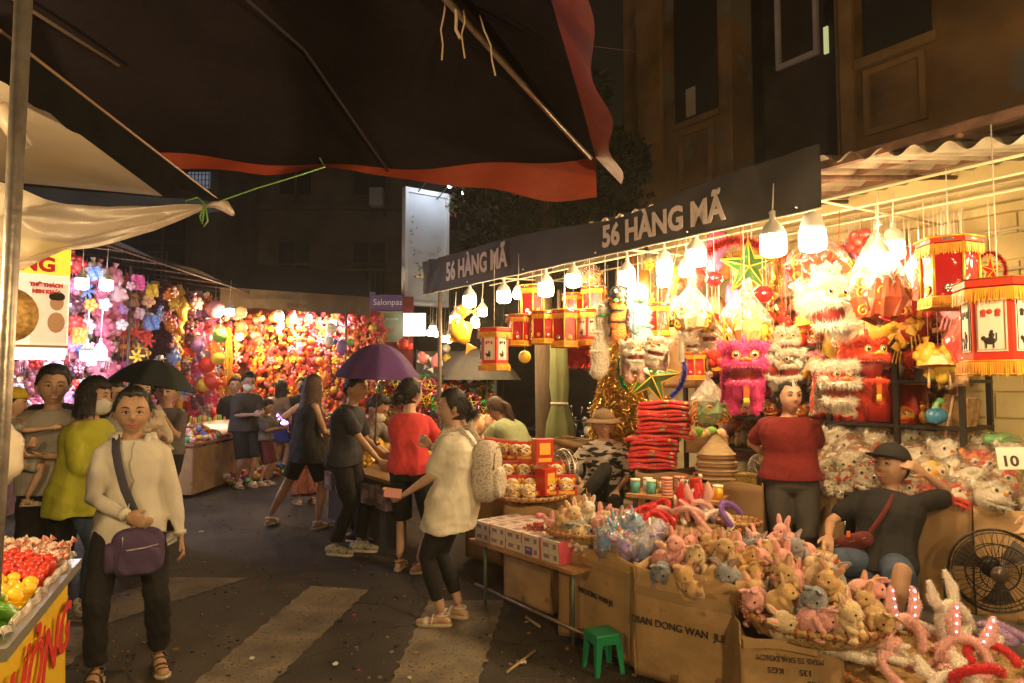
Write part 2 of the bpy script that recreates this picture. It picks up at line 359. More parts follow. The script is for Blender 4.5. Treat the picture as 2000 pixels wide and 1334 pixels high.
ta, za = tzq(1690, 118, QW-.06); tb, zb = tzq(1815, -100, QW-.06)
bbox('window', ta, tb, QW-.085, QW-.05, za, zb, darkm); bbox('window_sill', ta+.06, tb-.06, QW-.15, QW-.09, za-.09, za-.005, plaster2)
# pilasters standing proud, peeled edge
for a, b in ((1245, 1292), (1640, 1668)):
    bbox('pilaster', tzq(a, 100, QW-.1)[0], tzq(b, 100, QW-.1)[0], QW-.13, QW-.062, 3.39, 9, plaster2, bev=.015)
# open casement in the dark bay
ta, za = tzq(1515, 138, QW+.1); tb, _ = tzq(1598, 138, QW+.1)
mb = MB(); th = .045
for (a, b, c, d) in ((ta, tb, za, za+.05), (ta, ta-th, za+.05, za+2.2), (tb+th, tb, za+.05, za+2.2)):
    u = bl((a, QW+.1, c)); v = bl((b, QW+.14, d)); mb.add(g_box(*np.abs(v-u), (u+v)/2), 0, False)
mb.build('window_frame', mat('grey_window_frame', (.5, .45, .42), .6, var=.1), B)
# lit sliver behind the casement
p = tzq(1608, 105, QW+.45); bbox('lit_window', p[0], p[0]-.045, QW+.46, QW+.48, p[1], p[1]+.28, mat('lit_window', (.7, .7, .4), .5, emit=.5, ecol=(.75, .8, .35)))
# painted block courses of the ground-floor wall
blk = MB().add(g_box(.385, .03, .185), 0, False).mesh('wall_block', yel); rw = 0
z = .3
while z < 2.75:
    for k in range(7):
        t = -1.6+k*.4+(.2 if rw % 2 else 0); o = link('wall_block', blk, B, bl((t, QW-.014, z+.1))); 
    z += .2; rw += 1
bbox('service_ledge', t0, 3.4, QW-.10, QW-.002, 2.86, 2.93, yel, bev=.01)
pipe_m = mat('cream_conduit', (.72, .62, .42), .5)
for i, (zz, q) in enumerate(((3.08, 2.2), (3.02, 2.21), (2.72, 2.2), (2.42, 2.2))):
    geo('conduit', rod(bl((-2.6, q, zz+.02)), bl((3.6, q, zz-.02)), .012), pipe_m, B)
# left-hand neighbour corner window grille far
# ------------------------------------------------------------------ awning: corrugated roof on an iron frame, banner along its edge
AW = thing('corrugated_awning', 'corrugated sheet awning on rusty iron brackets over the lit stall', 'awning', S(0, 0, 0), YS)
def al(t, q, z): return np.array((-t, q, z))
def cor(u, v): t = -2.6+u*5.75; q = -.02+v*2.28; return al(t, q, 2.89+q*.17+(.17*t if t < 0 else 0)*(1-q*.3)+.026*math.cos(t*2*math.pi/.17))
def cor2(u, v): t = 3.15+u*2.2; q = -.02+v*1.9; return al(t, q, 2.86+q*.1+.016*math.cos(t*2*math.pi/.13))
geo('roof_sheet', g_grid(cor, 350, 3), mat('corrugated_cream', (.36, .32, .25), .6, metal=.1, var=.3, vscale=4), AW)
geo('roof_sheet', g_grid(cor2, 140, 3), mat('corrugated_cream', 0), AW)
iron = mat('rusty_iron', (.17, .09, .06), .7, metal=.3, var=.5, vscale=10)
for q, z in ((.03, 2.86), (.8, 3.02), (1.55, 3.14)): geo('beam', xf(g_box(7.4, .04, .05), al(1.1, q, z)), iron, AW, smooth=False)
for t in (-2.4, -1.5, -.7, .2, 1.1, 2.1, 3.1, 4.1, 4.75): geo('bracket', rod(al(t, .02, 2.83), al(t, 2.25, 3.22), .018), iron, AW)
for t in (.2, 2.1, 4.1): geo('hanging_rail', rod(al(t, .1, 2.72), al(t, 2.0, 2.8), .009), pipe_m, AW)
for q in (.25, .7, 1.2): geo('hanging_rail', rod(al(-1.6, q, 2.70+q*.06), al(4.7, q, 2.70+q*.06), .008), pipe_m, AW)
post = mat('dull_iron_post', (.16, .12, .09), .6, metal=.3)
for t in (4.85, -1.9): geo('post', rod(al(t, .1, 0), al(t, .1, 2.9), .025), post, AW)
# banner
def ztop(t): return 2.965-.10*math.exp(-((t-1.7)/.8)**2)+.01*max(0, t-3)
def zbot(t): return 2.585+.002*t
def ban(u, v):
    t = -.02+u*4.97; zz = zbot(t)+(ztop(t)-zbot(t))*v
    w_ = .012*math.sin(t*5)*(.3+v*.7)+.006*math.sin(t*13+v*4)+ (.05*math.exp(-((t-4.75)/.16)**2)*math.sin(v*7+t*30))*.8
    return al(t, -.07+w_, zz)
BN = thing('stall_banner', 'long dark grey street address banner along the awning edge', 'banner', S(0, 0, 0), YS)
geo('sheet', g_grid(ban, 150, 8), mat('dark_vinyl', (.06, .052, .045), .6, var=.15, vscale=3, bump=.12, bscale=5), BN)
hem = geo('hem', bent([ban(i/40, 0) for i in range(41)], .006), mat('hem_white', (.75, .68, .55), .6), BN)
lt = mat('faded_pink_lettering', (.9, .76, .68), .7, var=.1)
def tt(px): k = (px-1000)/FPX; return (SA[0]-SA[1]*k)/(-SD[0]+SD[1]*k)
for px0, px1, cap, dz in ((1196, 1441, .172, -.012), (886, 1007, .20, .0)):
    ta, tb = tt(px0), tt(px1); tc_ = (ta+tb)/2
    o = text('lettering', '56 HÀNG MÃ', 1., (0, 0, 0), (math.pi/2, 0, 0), lt, BN, ext=.0012, bold=.036)
    xs = [v.co.x for v in o.data.vertices]; W_ = max(xs)-min(xs)
    o.scale = ((ta-tb)/W_, cap/.73, 1); o.location = al(tc_, -.105, (zbot(tc_)+ztop(tc_))/2+dz-.01)
for t in (4.9, 3.9, 2.9, 1.9, .95, .12, .3):
    geo('rivet', g_sphere(.008, c=al(t, -.1, zbot(t)+.03)), mat('rivet', (.6, .6, .6), .3, metal=1), BN)
# ------------------------------------------------------------------ big tarpaulin overhead
TC = [Vector((.41, 3.3, 2.68)), at(290, 298, 3.1), Vector((-2.1, .75, 2.56)), Vector((-.12, .75, 2.64))]
def tarp(u, v):
    a = TC[1].lerp(TC[0], u); b = TC[2].lerp(TC[3], u); p = a.lerp(b, v)
    z = p.z + .30*math.sin(math.pi*min(1, v*.9))*math.sin(math.pi*u)**.7 + .012*math.sin(u*19+v*7)
    z -= .05*math.sin(math.pi*u)*(1-v)**3
    return (p.x, p.y+.03*math.sin(math.pi*u)*(1-v), z)
TP = thing('overhead_tarpaulin', 'big dark brown tarpaulin with orange red border stretched over the near stall', 'tarpaulin', (0, 0, 0))
tm = mat('dark_tarp', (.015, .011, .015), 1., spec=.1, var=.2, vscale=4, bump=.25, bscale=30)
rm = mat('orange_red_tarp', (.24, .033, .012), .6, var=.15, vscale=5, bump=.3, bscale=16)
geo('canopy', g_grid(tarp, 48, 40), tm, TP)
def val1(u, v):   # front valance, deep at the right corner
    p = np.array(tarp(u, 0)); h = .035+.02*math.sin(u*9)+.17*max(0, (u-.38)/.62)**1.1+.05*max(0, 1-u*5)
    return p+np.array((0, -.03*v+.02*math.sin(u*30)*v, -h*v))
geo('valance', g_grid(val1, 60, 5), rm, TP)
def val2(u, v):   # right-hand valance
    p = np.array(tarp(1, u)); h = .20-.05*u
    return p+np.array((.10*v+.02*math.sin(u*23)*v+.03*v*(1-u), .02*v, -h*v*(.55+.1*math.sin(u*6))-.02*v))
geo('valance', g_grid(val2, 60, 5), rm, TP)
pm = mat('grey_steel_pipe', (.33, .27, .23), .45, metal=.6, var=.25, vscale=14)
def under(pts, r): return bent([np.array(tarp(u, v))+np.array((0, 0, -.02)) for u, v in pts], r)
geo('pipe', under([(1-.01, .02), (.88, .3), (.76, .6), (.6, .95)], .013), pm, TP)
geo('pipe', under([(.52, .005), (.5, .3), (.44, .6), (.38, .95)], .006), mat('dark_rib', (.05, .04, .05), .7), TP)
geo('pipe', under([(.18, .3), (.16, .5), (.14, .75), (.12, .98)], .006), mat('brown_rib', (.2, .15, .12), .6), TP)
LT = thing('black_tarpaulin', 'black tarpaulin skirt with a thin pipe along its edge above the fruit stall', 'tarpaulin')
e0, e1 = at(428, 392, 3.0), at(-60, 14, 1.6); f0, f1 = at(452, 402, 3.0), at(-60, 118, 1.62)
def sk(u, v): a = e0.lerp(e1, u); b = f0.lerp(f1, u); p = a.lerp(b, v); return (p.x, p.y-.02*math.sin(v*3)+.006*math.sin(u*31), p.z-.05*math.sin(math.pi*u)*v+.006*math.sin(u*57)*v)
geo('skirt', g_grid(sk, 60, 6), mat('black_tarp_skirt', (.006, .006, .006), 1., spec=.05, var=.3, vscale=8, bump=.2), LT)
geo('pipe', bent([e0, e1], .006), mat('thin_brown_pipe', (.25, .16, .11), .5, metal=.5), LT)
for px, py, dx, L_ in ((868, 0, -.01, .2), (885, 5, .02, .12), (905, 20, .0, .16), (940, 30, .05, .2)):
    a = np.array(at(px, py, 2.15)); pts = [a+np.array((dx*k/4+.006*math.sin(k*2+px), 0, -L_*k/4)) for k in range(5)]
    o = geo('string', bent(pts, .003 if L_ > .13 else .006, 5), mat('straw_twine', (.45, .33, .24), .8), TP)
o = geo('twine_line', bent([at(1090, 82, 6), at(1180, 93, 6.5), at(1300, 108, 7)], .004, 4), mat('straw_twine', 0)); tag(o, 'thin pale wire strung from the tarpaulin to the ochre building', 'wire')
# front pole on the left
o = MB().add(g_limb([at(52, -120, 1.42), at(3, 860, 1.62), Vector((-1.26, 1.66, 0))], [.017, .017, .017], 16, ends=False), 0)
geo_o = o.build('tent_pole', mat('scratched_steel_pole', (.36, .32, .29), .38, metal=.75, var=.3, vscale=20, bump=.1)); tag(geo_o, 'scratched grey steel tent pole at the left edge of the view', 'pole')
o = geo('green_string', bent([at(8, 470, 1.56), at(30, 476, 1.55), at(36, 470, 1.56)], .004, 5), mat('green_raffia', (.16, .36, .06), .5)); tag(o, 'green raffia string knotted round the steel tent pole', 'string')
# white canopy of the fruit stall
WC = thing('white_canopy', 'cream white canopy with navy border over the fruit stall', 'canopy', (0, 0, 0))
cw = mat('cream_canvas', (.78, .66, .52), .8, var=.08, vscale=3, bump=.15, bscale=20)
P_ = [Vector((-1.62, 1.9, 2.57)), at(318, 383, 3.7), at(-40, 350, 3.5), Vector((-2.9, 1.7, 2.57))]
geo('canopy', g_grid(lambda u, v: tuple((P_[0].lerp(P_[1], u)).lerp(P_[3].lerp(P_[2], u), v)+Vector((0, 0, .04*math.sin(math.pi*u)*math.sin(math.pi*v)))), 16, 16), cw, WC)
P2 = [P_[2], P_[1]+Vector((.3, .05, .0))]
geo('valance', g_grid(lambda u, v: tuple(P2[0].lerp(P2[1], u)+Vector((0, .01*math.sin(u*20), -.02-.16*v*(1-.7*u**3)))), 20, 3), mat('navy_canvas', (.025, .035, .09), .8, var=.2), WC)
geo('rib', rod(at(-10, 232, 2.5), at(120, 238, 2.9), .008), pm, WC)
geo('lamp_tube', rod(at(-5, 205, 2.3), at(48, 288, 2.4), .03, 12), mat('cream_plastic_pipe', (.7, .58, .48), .4), WC)
# plastic sheet tied to the tarp corner
K = at(405, 402, 2.75)
def sheet(u, v):
    top = [at(-60, 345, 1.9), at(60, 375, 2.2), at(200, 402, 2.4), at(330, 400, 2.6), K]
    bot = [at(-60, 560, 1.85), at(60, 520, 2.1), at(190, 487, 2.35), at(300, 452, 2.6), K]
    def s(A, u): k = u*4; i = min(3, int(k)); return A[i].lerp(A[i+1], k-i)
    p = s(top, u).lerp(s(bot, u), v); e = (1-u)*.9+.1
    return (p.x, p.y+.07*e*math.sin(v*9+u*5)+.03*e*math.sin(v*23+u*3), p.z+.012*e*math.sin(u*15+v*9))
SH = thing('plastic_rain_sheet', 'translucent plastic rain sheet tied at its corner with green raffia', 'plastic sheet', (0, 0, 0))
fm = film('milky_sheet', (.97, .84, .68), .16, 5, .38, white=.62)
geo('sheet', g_grid(sheet, 70, 36), fm, SH)
geo('tied_end', g_limb([K, K+Vector((.03, 0, .005)), K+Vector((.07, 0, .0)), K+Vector((.10, 0, -.03))], [.006, .014, .024, .012], 9, flat=1), film('milky_knot', (.95, .8, .7), .3, 20, .2, white=.6), SH)
gr = mat('green_raffia', 0)
for pts in ([K+Vector((-.09, 0, .02)), K+Vector((-.04, 0, .035)), K+Vector((0, -.02, 0)), K+Vector((-.01, -.02, -.08)), K+Vector((-.02, -.02, -.05)), K+Vector((0, -.02, 0))],
            [K+Vector((0, -.02, 0)), K+Vector((.012, -.02, -.07)), K+Vector((-.006, -.02, -.09))]):
    geo('tie', bent(pts, .0035, 5), gr, SH)
o = geo('green_string', bent([K, at(500, 368, 2.9), at(560, 350, 3.0), at(634, 326, 3.15), at(624, 308, 3.12)], .0035, 5), gr); tag(o, 'bright green raffia string from the knotted sheet up to the tarpaulin edge', 'string')
# ------------------------------------------------------------------ fruit cart, sign and tube light on the left
yv = mat('yellow_vinyl', (.78, .52, .02), .45, var=.06, vscale=3); redp = mat('red_print', (.62, .03, .03), .5)
FC = thing('fruit_cart', 'yellow fronted fruit cart with red lettering at the bottom left', 'cart', (0, 0, 0))
a0, a1 = Vector((-1.18, 1.60, 0)), Vector((-1.475, 2.31, 0)); ZC = .985
dirc = (a1-a0).normalized(); nc = Vector((dirc.y, -dirc.x, 0))   # outward to the road
L_ = (a1-a0).length; yc = math.atan2(dirc.y, dirc.x)
def cl(u, v, z): p = a0+dirc*u*L_-nc*v; return (p.x, p.y, z)
geo('front_panel', g_grid(lambda u, v: cl(u*1.0, -.004*math.sin(u*8+v*5), .55+(ZC-.59)*v), 12, 6), yv, FC)
geo('side_panel', g_quad(cl(1, 0, .55), cl(1, .62, .55), cl(1, .62, ZC-.04), cl(1, 0, ZC-.04)), yv, FC)
geo('tray', join(*[xf(g_box(L_+.08, .9, .03), np.array(cl(.5, .42, ZC-.02)), (0, 0, yc))]), mat('tray_metal', (.6, .57, .5), .35, metal=.8), FC, smooth=False)
geo('foil_edge', g_grid(lambda u, v: tuple(np.array(cl(-.02+u*1.05, -.018*v+.004*math.sin(u*60), ZC+.004+.02*math.sin(v*3)+.006*math.sin(u*47)))), 60, 4), mat('cling_film_edge', (.85, .78, .68), .15, coat=1, crinkle=1., alpha=.55), FC)
geo('leg', xf(g_box(.06, .06, .43), np.array(cl(.82, .10, .215))), mat('dark_leg', (.06, .05, .045), .7), FC, smooth=False)
geo('leg', xf(g_box(.06, .06, .43), np.array(cl(.1, .10, .215))), mat('dark_leg', 0), FC, smooth=False)
yt = math.atan2(dirc.y, dirc.x)
o = text('lettering', 'ƯỞNG', .20, cl(.50, -.012, .785), (math.pi/2, 0, yt), redp, FC, xs=1.2, ext=.0015, bold=.003, shear=.25)
# yellow shop sign
SG = thing('food_stall_sign', 'yellow and white illuminated food stall sign with red lettering', 'sign', (0, 0, 0))
A_, B_ = at(-30, 690, 3.15), at(131, 700, 3.35)
def sg(u, v, o=0): p = A_.lerp(B_, u); d = (B_-A_).normalized(); n = Vector((d.y, -d.x, 0)); return tuple(Vector((p.x, p.y, 1.71+.54*v))+n*o)
ysg = math.atan2((B_-A_).y, (B_-A_).x)
geo('board', g_grid(lambda u, v: sg(u, v*.72), 4, 4), mat('white_lightbox', (.8, .7, .6), .5, emit=.5, ecol=(1, .82, .62)), SG)
geo('header', g_grid(lambda u, v: sg(u, .72+v*.3, .004), 4, 4), mat('yellow_lightbox', (.8, .6, .05), .5, emit=.62, ecol=(1, .72, .06)), SG)
geo('back_panel', g_quad(sg(0, -.02, -.04), sg(1, -.02, -.04), sg(1, 1.02, -.04), sg(0, 1.02, -.04)), mat('dark_leg', 0), SG)
text('lettering', 'ƯỜNG', .095, sg(.36, .80, .012), (math.pi/2, 0, ysg), mat('red_print', 0), SG, bold=.004)
text('lettering', 'THỬ THÁCH', .023, sg(.70, .62, .012), (math.pi/2, 0, ysg), mat('red_print', 0), SG, bold=.002)
text('lettering', 'NEM KHÓI', .023, sg(.70, .56, .012), (math.pi/2, 0, ysg), mat('red_print', 0), SG, bold=.002)
q_ = np.array(sg(.28, .34, .006))
geo('food_picture', xf(g_lathe([(.001, 0), (.105, 0), (.11, .004), (.001, .01)], 24), q_, (math.pi/2, 0, ysg), (1, 1.15, 1)), mat('noodle_print', (.62, .38, .12), .7, var=.5, vscale=45), SG)
geo('picture_panel', g_quad(sg(.52, .04, .004), sg(.98, .04, .004), sg(.98, .64, .004), sg(.52, .64, .004)), mat('pale_print', (.72, .6, .5), .6, var=.2, vscale=10, emit=.3, ecol=(.95, .75, .58)), SG)
hp = np.array(sg(.84, .40, .01)); sk_ = mat('print_skin', (.5, .3, .2), .7)
geo('portrait_picture', join(xf(g_sphere(.028, .004, .036), hp+np.array((0, 0, .035)), (0, 0, ysg)), xf(g_sphere(.035, .004, .05), hp+np.array((0, 0, -.06)), (0, 0, ysg))), sk_, SG)
geo('portrait_picture', xf(g_sphere(.033, .006, .024), hp+np.array((0, 0, .066)), (0, 0, ysg)), darkm, SG)
TL = thing('tube_light', 'glowing white tube light box under the yellow food sign', 'lamp', (0, 0, 0))
A2, B2 = at(-40, 690, 3.1), at(126, 692, 3.3)
geo('diffuser', g_limb([A2, B2], [.026, .026], 12, ends=False), mat('tube_glow', (1, 1, 1), .5, emit=5, ecol=(1, .86, .66)), TL)
geo('housing', xf(g_box((B2-A2).length+.02, .07, .012), (A2+B2)/2+Vector((0, 0, .036)), (0, 0, ysg)), mat('brown_housing', (.3, .2, .12), .6), TL, smooth=False)
# ------------------------------------------------------------------ LED bulbs on cords
glow_w = mat('bulb_glow_warm', (1, 1, 1), .5, emit=30, ecol=(1, .80, .50)); glow_c = mat('bulb_glow_cool', (1, 1, 1), .5, emit=25, ecol=(.9, .92, 1))
for g_ in (glow_w, glow_c): g_.cycles.emission_sampling = 'NONE'
capm = mat('bulb_white_plastic', (.75, .72, .66), .4); cordm = mat('white_cord', (.7, .66, .58), .6)
def bulb_mesh(ribbed, glow):
    cap = [(.012, .17), (.016, .165), (.017, .12), (.03, .105), (.055, .075), (.068, .045), (.070, .03)]
    if ribbed: cap = [(.012, .17), (.016, .165), (.018, .13), (.045, .115), (.052, .10), (.064, .05), (.066, .03)]
    gl = [(.068, .03), (.071, .0), (.071, -.06), (.064, -.078), (.04, -.088), (.001, -.09)]
    return MB().add(g_lathe(cap, 20)).mesh('cap', capm), MB().add(g_lathe(gl, 20)).mesh('bulb_glass', glow)
_bm = {}
def bulb(px, py, Y, label, watts=30, cool=False, ribbed=False, s=1., cord=.35, group='hanging bulbs over the stalls', light=True, p=None):
    p = p or at(px, py, Y); k = (cool, ribbed)
    if k not in _bm: _bm[k] = bulb_mesh(ribbed, glow_c if cool else glow_w)
    t = thing('hanging_bulb', label, 'bulb', p, group=group)
    link('cap', _bm[k][0], t, scale=s); link('bulb_glass', _bm[k][1], t, scale=s)
    geo('cord', rod((0, 0, .16*s), (.01, 0, .16*s+cord), .0045), cordm, t)
    if light:
        l = bpy.data.lights.new('bulb_light', 'POINT'); l.energy = watts; l.color = COOL if cool else WARM; l.shadow_soft_size = .05
        lo = bpy.data.objects.new('bulb_light', l); C.objects.link(lo); lo.location = (p.x, p.y, p.z-.15*s)
    return t
W0 = 23
RB = [(1510, 470, 4.15, 1.1, 0, 'big glowing bulb below the banner, first left of the ribbed bulb'), (1587, 460, 4.1, 1.1, 1, 'ribbed glowing bulb at the near end of the banner'),
      (1360, 497, 4.9, 1, 0, 'glowing bulb hanging right below the last letter of the near lettering'), (1298, 518, 5.4, .9, 1, 'glowing bulb with another bulb just under it, below the near lettering'),
      (1296, 545, 6.0, .8, 0, 'smaller glowing bulb just beneath another bulb under the near lettering'), (1225, 538, 5.6, .95, 0, 'glowing bulb above the black and orange striped tube toy'),
      (1120, 543, 6.1, .95, 0, 'glowing bulb above the row of red lanterns, nearest the banner middle'), (1066, 560, 6.4, 1.05, 0, 'glowing bulb above the left end of the row of red lanterns'),
      (1012, 572, 7.2, .75, 0, 'small glowing bulb tucked behind a bigger one under the far lettering'), (984, 575, 6.9, 1, 0, 'glowing bulb above the white panelled red lantern'),
      (917, 584, 7.2, 1, 0, 'glowing bulb at the far end of the banner above the yellow fish lantern'), (942, 606, 7.9, .8, 0, 'small glowing bulb right of the yellow fish lantern'),
      (889, 622, 8.2, .9, 0, 'glowing bulb left of the yellow fish lantern'), (928, 629, 8.2, .75, 0, 'lowest small bulb beside the yellow fish lantern'),
      (1468, 527, 5.4, .9, 1, 'glowing bulb in front of the big green star lantern'), (1340, 524, 5.9, .85, 0, 'glowing bulb seen behind another below the last letter'),
      (1745, 482, 4.6, 1., 1, 'ribbed bulb behind the tall glowing plastic bag'), (1716, 505, 4.4, 1., 0, 'bright bulb shining inside the top of the plastic bag')]
for i, (px, py, Y, s, rb, lb) in enumerate(RB):
    bulb(px, py, Y, lb, W0*(1.25 if i in (0, 1, 16) else .5 if i in (4, 5, 8, 11, 13, 15, 9, 12) else 1), ribbed=rb, s=s, cord=.18+.05*(i % 3))
# unseen bulbs added for fill light, right of the view and behind the viewer
bulb(0, 0, 0, 'unseen bulb added under the awning right of the red paper lantern', W0*1.2, p=Vector((3.0, 3.3, 2.45)))
bulb(0, 0, 0, 'unseen fill bulb added over the headband tray at the near corner', W0*3.8, p=Vector((2.3, 1.9, 2.3)))  # out of view, added to brighten the rabbit heaps
bulb(0, 0, 0, 'unseen fill bulb added behind the viewer in place of stall lights there', W0*8.5, p=Vector((.75, -.7, 2.1)))  # added fill behind the camera for the road, cartons and near figures
bulb(0, 0, 0, 'glowing bulb over the candied fruit cart', W0*3.0, p=Vector((-1.9, 1.2, 2.15)))
# far cluster by the white sign
for i, (px, py, Y, lb) in enumerate([(845, 640, 12, 'tiny far bulb right of the white sign'), (852, 650, 12.4, 'tiny far bulb lower right of the white sign'), (868, 660, 11, 'pair of small bulbs above the white paper ball, left one'), (876, 661, 11.2, 'pair of small bulbs above the white paper ball, right one'), (840, 648, 12, 'tiny far bulb touching the white sign edge'), (1163, 690, 11.5, 'tiny far bulb above the parked motorbikes'), (1130, 676, 13, 'tiny distant bulb down the dark side street')]):
    bulb(px, py, Y, lb, 10 if i < 5 else 24, s=.8 if i < 5 else .45, light=i in (0, 2, 5, 6))
# left stalls: cool bulbs in the toy stall, warm ones under the brown awning
for i, (px, py, Y, s, lb) in enumerate([(160, 550, 8.3, 1, 'cool white bulb among pink bags, upper left of the toy wall'), (208, 553, 8.5, 1, 'cool white bulb right of another in the upper toy wall'), (170, 690, 8.4, 1, 'cool white bulb low on the toy wall left of the umbrella'),
                                       (196, 688, 8.7, 1, 'cool white bulb low on the toy wall nearest the black umbrella')]):
    bulb(px, py, Y-.5, lb, 17, cool=True, s=s)
for i, (px, py, Y, s, c, lb) in enumerate([(449, 607, 11.3, 1, 0, 'warm bulb at the left corner of the brown awning'), (468, 655, 12.6, .9, 0, 'warm bulb under the brown awning beside the woven ball lantern'), (545, 617, 12.8, 1.2, 0, 'bright bulb just under the middle of the brown awning'), (575, 622, 13.2, 1, 0, 'bulb right of the brightest one under the brown awning'),
                                       (650, 628, 13.2, .9, 1, 'cool bulb at the right end of the brown awning'), (603, 618, 13, .7, 1, 'small cool bulb under the right half of the brown awning')]):
    bulb(px, py, Y, lb, 45 if not c else 20, cool=bool(c), s=s)
# ------------------------------------------------------------------ people
def _n(v): v = np.array(v, float); return v/(np.linalg.norm(v)+1e-9)
def ik(a, t, l1, l2, hint):
    a, t = np.array(a, float), np.array(t, float); d = t-a; D = np.linalg.norm(d); D2 = min(D, (l1+l2)*.995); u = d/(D+1e-9)
    x = (l1*l1-l2*l2+D2*D2)/(2*D2); h = math.sqrt(max(0, l1*l1-x*x)); hv = np.array(hint, float); hv = _n(hv-u*(hv@u))
    return a+u*x+hv*h, a+u*D2
def head_geo(c, Rm, s, chub=0., smile=0.):
    V, F = g_sphere(1, 1, 1, nu=44, nv=34); x, y, z = V.T
    G = lambda x0, z0, sx, sz: np.exp(-((x-x0)/sx)**2-((z-z0)/sz)**2)*(y > 0)
    p = V*np.array((.076+.004*chub, .092, .112))
    low = np.clip(-z, 0, 1); p[:, 0] *= 1-(.30-.18*chub)*low**1.6; p[:, 1] *= np.where(y < 0, 1-.35*low**1.3, 1-.10*low)
    p[:, 1] *= np.where(y > 0, .95, 1.02)
    p[:, 1] += .026*G(0, -.22, .13, .11)+.014*G(0, -.06, .09, .2)      # nose
    p[:, 1] -= .011*(G(-.38, .03, .2, .13)+G(.38, .03, .2, .13))       # sockets
    p[:, 1] += .006*G(0, .24, .7, .14)                                  # brow
    p[:, 1] += .007*(G(0, -.50, .26, .05)+G(0, -.60, .22, .05)) - .004*G(0, -.55, .3, .02)
    p[:, 1] += .011*G(0, -.86, .3, .12)+ .006*(G(.5, -.3, .25, .2)+G(-.5, -.3, .25, .2))
    for sx in (-1, 1):                                                   # ears
        pass
    g = [(p, F)]
    for sx in (-1, 1): g.append(xf(g_sphere(.010, .020, .032, nu=10, nv=8), (sx*.078, -.010, -.006), (.2, 0, sx*-.35)))
    return [((q[0]*s) @ Rm.T + c, q[1]) for q in g]
def rotm(yaw, pitch, roll=0):
    from mathutils import Euler
    return np.array(Euler((pitch, roll, yaw), 'XYZ').to_matrix())
def folds(V, N, amp, freq, seed, zf=1.):
    r = np.random.default_rng(seed); d = np.zeros(len(V))
    for k in range(5):
        a = r.normal(0, 1, 3)*freq*(.6+.5*k)*np.array((1, 1, zf)); b = r.normal(0, 1, 3)*freq*.5; w_ = np.sin(V @ a + 2.2*np.sin(V @ b + r.random()*6)+r.random()*6)
        d += (w_ if k < 2 else .7-1.3*np.abs(w_))/(1+.5*k)
    return V + N*(d*amp*.5)[:, None]
SKIN = [mat('skin_light', (.56, .34, .23), .48, var=.07, vscale=22, bump=.06, bscale=90), mat('skin_tan', (.44, .25, .16), .5, var=.08, vscale=22, bump=.06, bscale=90), mat('skin_weathered', (.46, .27, .17), .5, var=.14, vscale=28, bump=.18, bscale=55)]
hairm = mat('black_hair', (.012, .009, .008), .38, stretch=(1, 1, .12), var=.5, vscale=120, bump=.6, bscale=160)
hairb = mat('brown_hair', (.06, .025, .014), .42, stretch=(1, 1, .12), var=.5, vscale=120, bump=.6, bscale=160)
eyew = mat('eye_white', (.7, .64, .6), .25); eyed = mat('eye_dark', (.015, .008, .006), .15); lipm = mat('lips', (.42, .13, .10), .45); browm = mat('brow_hair', (.03, .018, .013), .8); teeth = mat('teeth', (.85, .82, .75), .3)
lid = mat('eyelid_crease', (.25, .12, .08), .6); maskm = cloth('mask_white', (.75, .72, .66))
def hand_geo(w, f, pn, s, curl=.35, spread=.1, vox=.006):
    """wrist w, forward f, palm normal pn (palm side), s scale"""
    f = _n(f); pn = _n(np.array(pn)-f*(np.array(pn)@f)); sd = np.cross(f, pn); out = []
    L = .088*s; palm = w+f*L
    out.append(g_limb([w, w+f*L*.45, palm], [(.024*s, .015*s), (.036*s, .013*s), (.036*s, .011*s)], 10, up=pn))
    rr = .0078*s
    for k, (o, ln) in enumerate(((-.028, .060), (-.0095, .072), (.0095, .078), (.028, .068))):
        b = palm+sd*o*s-f*.012*s; d = _n(f+sd*o*spread*12); p = [b]; a = curl*(1+.25*(1.5-k)/3)
        for j, q in enumerate((.44, .32, .24)):
            ang = a*(j+.6); dd = d*math.cos(ang)+pn*math.sin(ang); p.append(p[-1]+dd*ln*q*s*1.15)
        out.append(g_limb(p, [rr, rr*.97, rr*.9, rr*.75], 7))
    return out, sd
def thumb_geo(w, f, pn, sd, side, s):
    b = w+f*.028*s+sd*side*.026*s; d1 = _n(f*.75+sd*side*.65+pn*.25); d2 = _n(f*.95+sd*side*.15+pn*.3)
    return g_limb([b, b+d1*.036*s, b+d1*.036*s+d2*.03*s], [.0125*s, .0105*s, .008*s], 8)
PJ = {}
